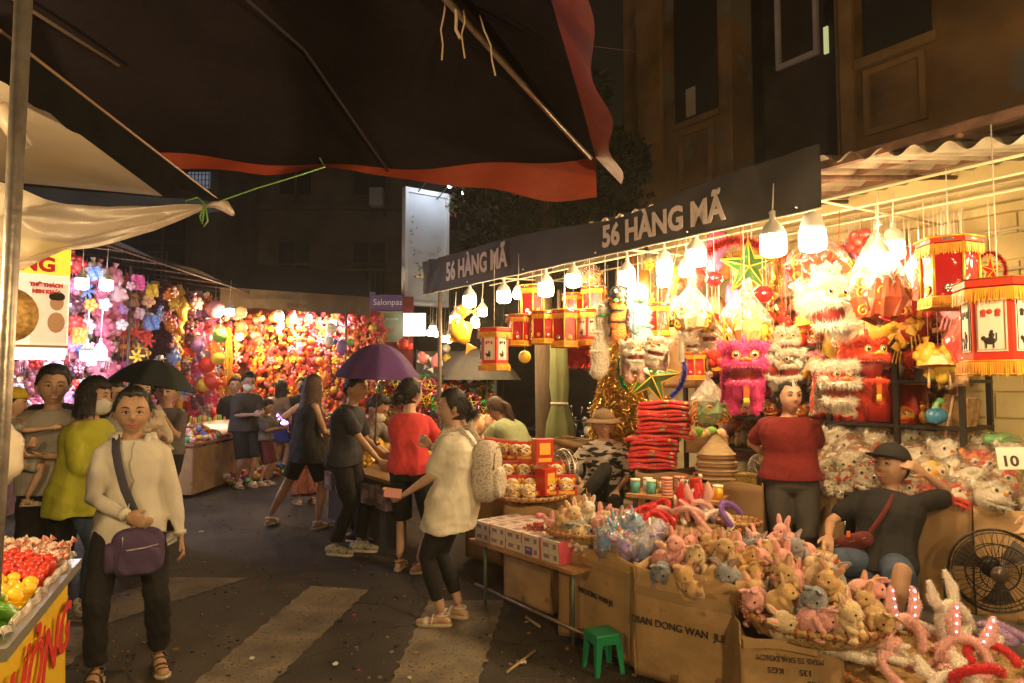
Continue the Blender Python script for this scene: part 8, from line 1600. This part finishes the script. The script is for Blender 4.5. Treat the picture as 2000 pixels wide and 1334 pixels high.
rk = thing('tinsel_rack', 'dark rack holding the tinsel stars behind the woman in red', 'rack', (0, 0, 0))
for px in (745, 850, 950): a = at(px, 745, 9.0); geo('post', rod((a.x, a.y, 0), (a.x, a.y, a.z+.1), .016), post, rk)
for py in (750, 800, 850): geo('rail', rod(at(740, py, 9.0), at(955, py, 9.0), .010), post, rk)
bk = MB(); 
for _ in range(700):
    p = at(rng.uniform(738, 960), rng.uniform(745, 905), 9.4+rng.uniform(-.15, .15)); r_ = rng.uniform(.03, .07); bk.add(xf(g_sphere(r_, r_*.5, r_, nu=6, nv=4), p, tuple(rng.uniform(-1, 1, 3))), int(rng.integers(4)))
tag(bk.build('rack_goods', [tins['gold'], tins['red'], mat('dark_pack', (.08, .03, .03), .5), tins['green']]), 'mass of glittering small goods behind the tinsel stars', 'goods', kind='stuff')
for k in range(9):
    p = at(925+6*k, 835+6*math.sin(k*2), 7.6); o = hung('foil', 'peach', p, .8, k, 'pale straw pouches by the pale green tee'); o['label'] = 'pale straw pouch, '+ORD[k]+(' from left' if k else '')+' on the low rack'
rdt = MB(); rg = at(1092, 690, 8.2)
g = g_limb([at(1075, 676, 8.2), at(1110, 690, 8.2), at(1160, 688, 8.0), at(1200, 690, 8)], [.05, .09, .1, .06], 8); rdt.add(g_fur(g, 5000, .09, .006, (0, 0, -.8), .8), 0, False); tag(rdt.build('tinsel_garland', tins['red']), 'thick red tinsel garland hanging behind the lantern row', 'garland')
# trunk with the rolled green cloth
TR = thing('street_tree', 'street tree trunk rising behind the lantern row', 'tree', (at(1062, 870, 7.6).x, 7.6, 0)); bark = mat('tree_bark', (.11, .075, .045), .9, var=.4, bump=1, bscale=14, stretch=(1, 1, .25)); lf = mat('leaf_dark', (.035, .05, .015), .6, rand=.0, var=.4)
geo('trunk', g_limb([(0, 0, -.1), (.02, 0, 1), (.0, 0, 2.2), (.02, .3, 3.2), (.06, .7, 4.4)], [.14, .11, .10, .09, .07], 12), bark, TR)
for k in range(6): a = k*1.05; geo('limb', g_limb([(.05, .6, 3.6), (.08+.4*math.cos(a), .9+.4*math.sin(a), 3.8+.1*k), (.1+.9*math.cos(a+.3), 1.1+.9*math.sin(a+.3), 4.0+.12*k)], [.05, .035, .015], 8), bark, TR)
cr = MB(); 
for _ in range(34):
    a, q = rng.uniform(0, 6.28), rng.uniform(.2, 1.35); g = g_sphere(rng.uniform(.25, .5), nu=8, nv=6, c=(.4+q*.85*math.cos(a), 1.1+q*math.sin(a), rng.uniform(3.3, 5.0))); cr.add(g_fur(g, 420, .10, .03, (0, 0, -.3), .9, .08), 0, False)
cr.build('crown', lf, TR)
p = at(1092, 690, 7.2); t = thing('rolled_canopy', 'furled olive green canopy tied upright beside the tree trunk', 'canopy', (p.x, p.y, .55)); olv = cloth('olive_canvas', (.16, .19, .08))
g = g_loft([np.array([(r_*(1+.25*math.sin(q*5+z_*3))*math.cos(q), r_*.7*(1+.25*math.sin(q*5))*math.sin(q), z_) for q in np.linspace(0, 6.283, 26, endpoint=False)]) for r_, z_ in ((.13, 0), (.16, .25), (.13, .6), (.075, .80), (.09, 1.0), (.08, 1.4), (.06, 1.75))]); geo('cloth', g, olv, t); geo('tie', bent([(.085*math.cos(a), .065*math.sin(a), .80) for a in np.linspace(0, 6.3, 16)], .012), strm, t); geo('pole', rod((0, 0, -.5), (0, 0, 2.0), .016), post, t)
# stall chair by the elderly keeper and folding frame
p = at(1165, 900, 6.4); metal_chair('black backed steel chair beside the elderly stall keeper', (p.x-.1, 6.6, .13), R(150), .44)
# ------------------------------------------------------------------ parked motorbikes beyond
def motorbike(label, loc, yaw, bc_):
    t = thing('parked_motorbike', label, 'motorbike', loc, R(yaw), 'parked motorbikes'); tyre = mat('tyre_rubber', (.02, .02, .02), .7); chm = mat('bike_chrome', (.55, .53, .5), .2, metal=1); bm_ = mat('bike_'+bc_, {'black': (.02, .02, .022), 'red': (.30, .02, .02), 'grey': (.14, .14, .15), 'blue': (.03, .05, .16)}[bc_], .25, coat=1); seat = mat('bike_seat', (.02, .018, .016), .5)
    for y_ in (-.62, .62):
        c0 = np.array((0, y_, .29)); o = geo('wheel', bent([c0+np.array((0, .25*math.cos(a), .25*math.sin(a))) for a in np.linspace(0, 6.284, 26)], .045, 9), tyre, t); geo('rim', join(bent([c0+np.array((0, .205*math.cos(a), .205*math.sin(a))) for a in np.linspace(0, 6.284, 22)], .012, 5), *[rod(c0, c0+np.array((0, .2*math.cos(a), .2*math.sin(a))), .006, 4) for a in np.arange(6)*1.047]), chm, o)
    geo('body_shell', join(g_loft([np.array([(w_*math.cos(a), y_, z_+h_*math.sin(a)) for a in np.linspace(0, 6.283, 14, endpoint=False)]) for y_, w_, z_, h_ in ((-.75, .06, .66, .05), (-.4, .13, .62, .12), (-.05, .12, .52, .12), (.15, .06, .42, .10))]), g_loft([np.array([(w_*math.cos(a), y_+.3*(z_-.6), z_) if False else (w_*math.cos(a), y_+.04*math.sin(a), z_) for a in np.linspace(0, 6.283, 14, endpoint=False)]) for y_, w_, z_ in ((.36, .10, .35), (.40, .17, .60), (.36, .14, .85), (.32, .10, .98))])), bm_, t)
    geo('seat', g_loft([np.array([(w_*math.cos(a), y_, .76+h_*math.sin(a)) for a in np.linspace(0, 6.283, 12, endpoint=False)]) for y_, w_, h_ in ((-.65, .08, .03), (-.3, .13, .05), (.08, .10, .04))]), seat, t); geo('fork', join(rod((0.06, .62, .29), (.06, .42, .95), .02), rod((-.06, .62, .29), (-.06, .42, .95), .02)), chm, t)
    geo('handlebar', bent([(-.32, .22, 1.04), (-.15, .34, 1.02), (.15, .34, 1.02), (.32, .22, 1.04)], .016), seat, t); geo('headlight', g_sphere(.085, .05, .07, (0, .47, .93), 14, 8), mat('headlight_glass', (.7, .7, .65), .1, coat=1), t); geo('mudguard', bent([(0, .62+.31*math.cos(a), .29+.31*math.sin(a)) for a in np.linspace(.5, 2.4, 8)], .05, 6), bm_, t)
    for s_ in (-1, 1): geo('mirror', join(rod((s_*.2, .3, 1.03), (s_*.27, .3, 1.18), .006), g_sphere(.05, .015, .035, (s_*.29, .3, 1.20), 10, 6)), chm, t)
    geo('exhaust', rod((.12, .1, .26), (.14, -.75, .34), .035), chm, t); return t
for i, (px, Y, yw, bc_) in enumerate(((1118, 9.3, 105, 'black'), (1165, 9.9, 100, 'grey'), (1208, 9.2, 112, 'black'), (1140, 11.0, 95, 'red'), (1195, 11.4, 100, 'blue'), (1010, 11.8, 80, 'black'), (1228, 8.6, 118, 'black'))): motorbike(['black motorbike just right of the tree trunk', 'grey motorbike in the gap behind the gold tinsel', 'black motorbike nearest the ochre building corner', 'red motorbike farther down the dark side street', 'blue motorbike farthest down the dark side street', 'black motorbike behind the tinsel rack', 'black motorbike half hidden by the gold tinsel'][i], (at(px, 745, Y).x, Y, 0), yw, bc_)
# ------------------------------------------------------------------ signs and billboard in the middle distance
c0, c1 = at(787, 600, 14), at(873, 600, 14.6); zt0, zt1 = at(787, 370, 14).z, at(787, 585, 14).z; yv_ = math.atan2((c1-c0).y, (c1-c0).x); wB = (Vector((c1.x, c1.y))-Vector((c0.x, c0.y))).length
BBD = thing('billboard', 'tall white framed floral billboard lit by two spot lamps', 'billboard', (c0.x, c0.y, 0), yv_); whp = mat('white_painted_frame', (.72, .72, .74), .5); zb_, zt_ = 3.2, zt0
geo('frame', join(g_box(.07, .16, zt_-zb_+1.3, (.035, 0, (zt_+zb_-1.3)/2)), g_box(.07, .16, zt_-zb_, (wB-.035, 0, (zt_+zb_)/2)), g_box(wB, .162, .10, (wB/2, 0, zt_)), g_box(wB, .162, .08, (wB/2, 0, zb_))), whp, BBD, smooth=False)
geo('panel', g_box(wB-.14, .04, zt_-zb_-.1, (wB/2, .0, (zt_+zb_)/2)), mat('pale_blue_poster', (.60, .64, .70), .6, var=.1, vscale=2), BBD, smooth=False)
fc = [mat('print_leaf', (.20, .38, .12), .7), mat('print_pink', (.6, .2, .22), .7), mat('print_blue', (.2, .25, .45), .7)]
for k in range(70):
    a = rng.uniform(-.6, 3.7); rx_, rz_ = wB*.33, (zt_-zb_)*.33; q = 1+rng.normal(0, .10); s_ = rng.uniform(.012, .035); geo('printed_flower', xf(g_sphere(s_, .002, s_*.6, nu=6, nv=4), (wB/2+rx_*math.cos(a)*q, -.024, (zt_+zb_)/2+rz_*math.sin(a+3.6)*q), (0, rng.uniform(-1.5, 1.5), 0)), fc[int(rng.choice(3, p=[.6, .25, .15]))], BBD)
text('lettering', 'Tân Thành', .11, (wB/2, -.026, (zt_+zb_)/2-.1), (math.pi/2, 0, 0), mat('grey_script', (.45, .46, .5), .6), BBD, ext=.001)
for k, x_ in enumerate((wB*.28, wB*.72, wB*1.02)):
    lp = (x_+.05, -.55, zt_+.22-.08*k); lmp = thing('spot_lamp', ['left spot lamp on an arm above the billboard', 'right spot lamp on an arm above the billboard', 'third spot lamp among flowers at the billboard corner'][k], 'lamp', Matrix.Rotation(yv_, 4, 'Z') @ Vector(lp)+Vector((c0.x, c0.y, 0)), yv_); geo('arm', rod((0, 0, 0), (-.05, .5, -.25), .01), dkst, lmp); geo('shade', xf(g_lathe([(.02, 0), (.06, .05), (.065, .09)], 14), (0, 0, 0), (2.2, 0, 0)), dkst, lmp); geo('lens', g_sphere(.05, c=(0, .04, -.05), nu=10, nv=8), mat('spot_glow', (1, 1, 1), .5, emit=12 if k < 2 else 5, ecol=(.9, .95, 1)), lmp)
    if k < 2: 
        l = bpy.data.lights.new('spot_light', 'POINT'); l.energy = 8; l.color = (.8, .9, 1); l.shadow_soft_size = .04; lo = bpy.data.objects.new('spot_light', l); C.objects.link(lo); lo.location = Matrix.Rotation(yv_, 4, 'Z') @ Vector((x_, -.75, zt_-.25-.9*k))+Vector((c0.x, c0.y, 0))
        lo.location = Matrix.Rotation(yv_, 4, 'Z') @ Vector((x_, -.62, zt_+.02))+Vector((c0.x, c0.y, 0))
def flat_sign(label, p0, p1, Y, m, txts, emit=0, name='shop_sign'):
    a, b = at(*p0, Y), at(*p1, Y); w_, h_ = b.x-a.x, a.z-b.z; t = thing(name, label, 'sign', ((a.x+b.x)/2, Y, (a.z+b.z)/2)); geo('board', g_box(w_, .05, h_), m, t, smooth=False, bevel=.006)
    for s_, sz, x_, z_, mm in txts: text('lettering', s_, sz, (x_*w_, -.03, z_*h_), (math.pi/2, 0, 0), mm, t, ext=.001)
    return t
wl_ = mat('white_letters', (.8, .78, .75), .5); 
flat_sign('dark violet pharmacy sign with white lettering above the purple umbrella', (712, 576), (786, 606), 13.6, mat('violet_sign', (.10, .06, .18), .4, emit=.02, ecol=(.4, .25, .6)), [('Salonpas', .17, .12, 0, wl_)])
flat_sign('pale green and pink shop panel under the violet pharmacy sign', (735, 608), (786, 668), 13.6, mat('faded_green_panel', (.25, .30, .20), .5, var=.3, vscale=3), [('Homeopathic', .07, 0, .25, wl_), ('SALE', .12, 0, -.1, mat('faded_red_letters', (.4, .1, .08), .6))])
flat_sign('dark teal sign panel at the end of the brown awning', (664, 570), (734, 660), 13.9, mat('teal_sign', (.05, .08, .09), .5), [('SỐ 1', .26, .18, -.1, mat('grey_letters', (.35, .36, .38), .6)), ('TRANG PHỤC - PHỤ KIỆN', .06, -.0, .40, mat('grey_letters', 0))])
flat_sign('glowing white sign with dark script beside the billboard post', (788, 612), (831, 656), 13.4, mat('white_sign_glow', (1, 1, 1), .5, emit=2.6, ecol=(1, .93, .82)), [('Bánh', .13, 0, .2, ink), ('Truyền thống', .07, 0, -.12, ink)])
p = at(620, 690, 13); 
# ------------------------------------------------------------------ dark buildings closing the street
wm = mat('night_facade', (.10, .085, .07), .9, var=.35, vscale=1.2, bump=.3, bscale=8); wm2 = mat('night_facade_brown', (.14, .10, .07), .9, var=.35, vscale=1.5, bump=.3, bscale=8); win = mat('dark_window_glass', (.02, .022, .025), .15)
def building(label, x0, x1, y, h_, m, floors, bays, sidex=None):
    t = thing('town_building', label, 'building', ((x0+x1)/2, y, 0)); w_ = x1-x0; geo('wall', g_box(w_, 5, h_, (0, 2.5, h_/2)), m, t, smooth=False); geo('cornice', g_box(w_+.3, .4, .25, (0, -.1, h_)), m, t, smooth=False)
    for f_ in range(floors):
        z_ = 3.9+f_*(h_-4)/floors; fh = (h_-4)/floors*.55
        geo('ledge', g_box(w_, .22, .12, (0, -.11, z_-.35)), m, t, smooth=False)
        for b_ in range(bays):
            x_ = -w_/2+w_*(b_+.5)/bays; ww = w_/bays*.45; wf = geo('window', g_box(ww, .05, fh, (x_, -.02, z_+fh/2)), win, t, smooth=False); geo('window_frame', join(*[g_box(.07, .08, fh, (x_+s_*ww/2, -.03, z_+fh/2)) for s_ in (-1, 0, 1)], *[g_box(ww+.1, .085, .07, (x_, -.03, z_+q)) for q in (0, fh*.6, fh)]), m, wf, smooth=False)
        if f_ % 2 == 0: geo('balcony', join(g_box(w_*.8, .9, .12, (0, -.45, z_-.2)), *[g_box(.03, .03, .8, (-w_*.4+w_*.8*k/24, -.88, z_+.25)) for k in range(25)], g_box(w_*.8, .05, .05, (0, -.88, z_+.66))), m, t, smooth=False)
    return t
building('dark three storey building behind the toy stall', -15, -7.2, 16.5, 10.5, wm, 2, 3); building('dark balconied house rising behind the brown awning', -7.15, -2.95, 19, 9.8, wm2, 2, 2); building('narrow dark house behind the billboard', -2.9, -.4, 21, 11, wm, 3, 1); building('dark shophouse at the end of the side street', -.3, 5.5, 26, 9, wm2, 2, 3)
geo_ = geo('shop_front', join(g_box(2.4, .05, 2.4, (0, 0, 1.3)), *[g_box(.06, .1, 2.5, (x_, -.03, 1.3)) for x_ in (-1.2, -.4, .4, 1.2)]), mat('dim_lit_shopfront', (.3, .22, .14), .6, emit=.05, ecol=(1, .7, .4), var=.5, vscale=3), None, (-1.7, 20.9, 0), smooth=False); geo_.name = 'glazed_screen'; tag(geo_, 'dim shop front of framed panels behind the small paper balls', 'shop front')
p = at(388, 352, 16.3); t = thing('window_grille', 'small lit window with iron grille high above the toy stall', 'window', p); geo('pane', g_box(.55, .02, .4), mat('cold_lit_pane', (.3, .35, .4), .5, emit=.12, ecol=(.7, .8, 1)), t, smooth=False); geo('bar', join(*[g_box(.012, .03, .4, (x_, -.02, 0)) for x_ in np.linspace(-.26, .26, 7)], *[g_box(.55, .03, .012, (0, -.02, z_)) for z_ in (-.13, 0, .13)]), dkst, t, smooth=False)
p = at(736, 386, 18.4); t = thing('air_conditioner', 'pale air conditioner box high on the dark house', 'air conditioner', p); geo('casing', g_box(.36, .3, .5), mat('pale_casing', (.5, .47, .42), .6), t, smooth=False, bevel=.01); geo('bracket', join(rod((-.15, .1, -.26), (-.15, .5, -.4), .015), rod((.15, .1, -.26), (.15, .5, -.4), .015)), dkst, t)
# bushy plants on the awning end
p = at(890, 400, 13.8); t = thing('flower_spray', 'small spray of pale pink flowers at the billboard corner', 'flowers', p); g = g_sphere(.22, .1, .25, nu=10, nv=8); MB().add(g_fur(g, 260, .06, .02, (0, 0, 0), .9, .1), 0, False).build('leaves', mat('leaf_spray', (.10, .25, .05), .6), t); MB().add(g_fur(g, 90, .05, .025, (0, 0, 0), .9, .02), 0, False).build('petals', mat('petal_pink', (.75, .45, .5), .6), t)
# ------------------------------------------------------------------ more small goods hung deep in the right-hand stall
mi = []
for k in range(170):
    px, py = rng.uniform(1165, 1890), rng.uniform(470, 720); q = rng.uniform(1.0, 1.75); p = onq(px, py, q)
    if p.z > 2.75 or p.y > 8: continue
    kd = ['ornament', 'flower', 'hat', 'bag', 'wheel', 'foil'][int(rng.integers(6))]; cc = ['red', 'orange', 'gold', 'red', 'peach', 'pink', 'yellow', 'magenta'][int(rng.integers(8))]
    o = hung(kd, cc, p, rng.uniform(.7, 1.25), YS, 'small goods hung deep in the right stall'); mi.append((o, cc+' '+kn_[kd]))
    geo('string', rod(p+Vector((0, 0, .05)), (p.x, p.y, 2.8), .002, 4), strm, AW).matrix_parent_inverse = Matrix.Rotation(-YS, 4, 'Z') @ Matrix.Translation(-S(0, 0, 0))
label_rows(mi, 8, 'deep in the right stall', top=True)
# grit, confetti and crumbs trodden into the road
gm_ = MB(); 
for _ in range(900):
    p = gz(rng.uniform(120, 1300), rng.uniform(960, 1334)**1.0, .003); 
    if tq(p)[1] > .6: continue
    r_ = abs(rng.normal(0, .0045))+.0016; gm_.add(xf(g_box(r_*2, r_*1.4, r_), (p.x, p.y, .0035), (0, 0, rng.uniform(0, 6))), int(rng.choice(4, p=[.5, .28, .16, .06])), False)
tag(gm_.build('road_grit', [mat('grit_dark', (.03, .025, .02), .9), mat('grit_pale', (.22, .18, .13), .9), mat('dry_leaf', 0), mat('red_confetti', 0)]), 'grit and crumbs trodden into the asphalt', 'grit', kind='stuff')
ei = []
for k in range(84):
    y_, z_ = rng.uniform(7.0, 12.8), rng.uniform(1.1, 3.0); kd = ['ornament', 'hat', 'flower', 'pack', 'wheel', 'bag'][int(rng.integers(6))]; cc = ['red', 'magenta', 'white', 'palepink', 'violet', 'orange', 'maroon', 'blue', 'yellow'][int(rng.integers(9))]
    o = hung(kd, cc, (XW+.22+rng.uniform(-.05, .12), y_, z_), rng.uniform(.55, 1.0), R(50), 'small loose toys before the wire wall'); ei.append((o, ('pale pink' if cc == 'palepink' else cc)+' '+kn_[kd]))
label_rows(ei, 6, 'before the wire wall', top=True)
# ------------------------------------------------------------------ thin smoky haze, added for the glow round the bulbs
hz = bpy.data.materials.new('haze'); hz.use_nodes = True; hn = hz.node_tree; hn.nodes.remove(hn.nodes['Principled BSDF']); pv_ = hn.nodes.new('ShaderNodeVolumePrincipled')
pv_.inputs['Density'].default_value = HAZE; pv_.inputs['Color'].default_value = (1, .95, .88, 1); pv_.inputs['Anisotropy'].default_value = .55; hn.links.new(pv_.outputs[0], hn.nodes['Material Output'].inputs['Volume'])
tag(geo('haze', g_box(150, 130, 18.2, (0, 28, 8.1)), hz, smooth=False), 'thin smoky night air lit up round the bulbs', 'haze', kind='stuff')
sc.cycles.volume_bounces = 0
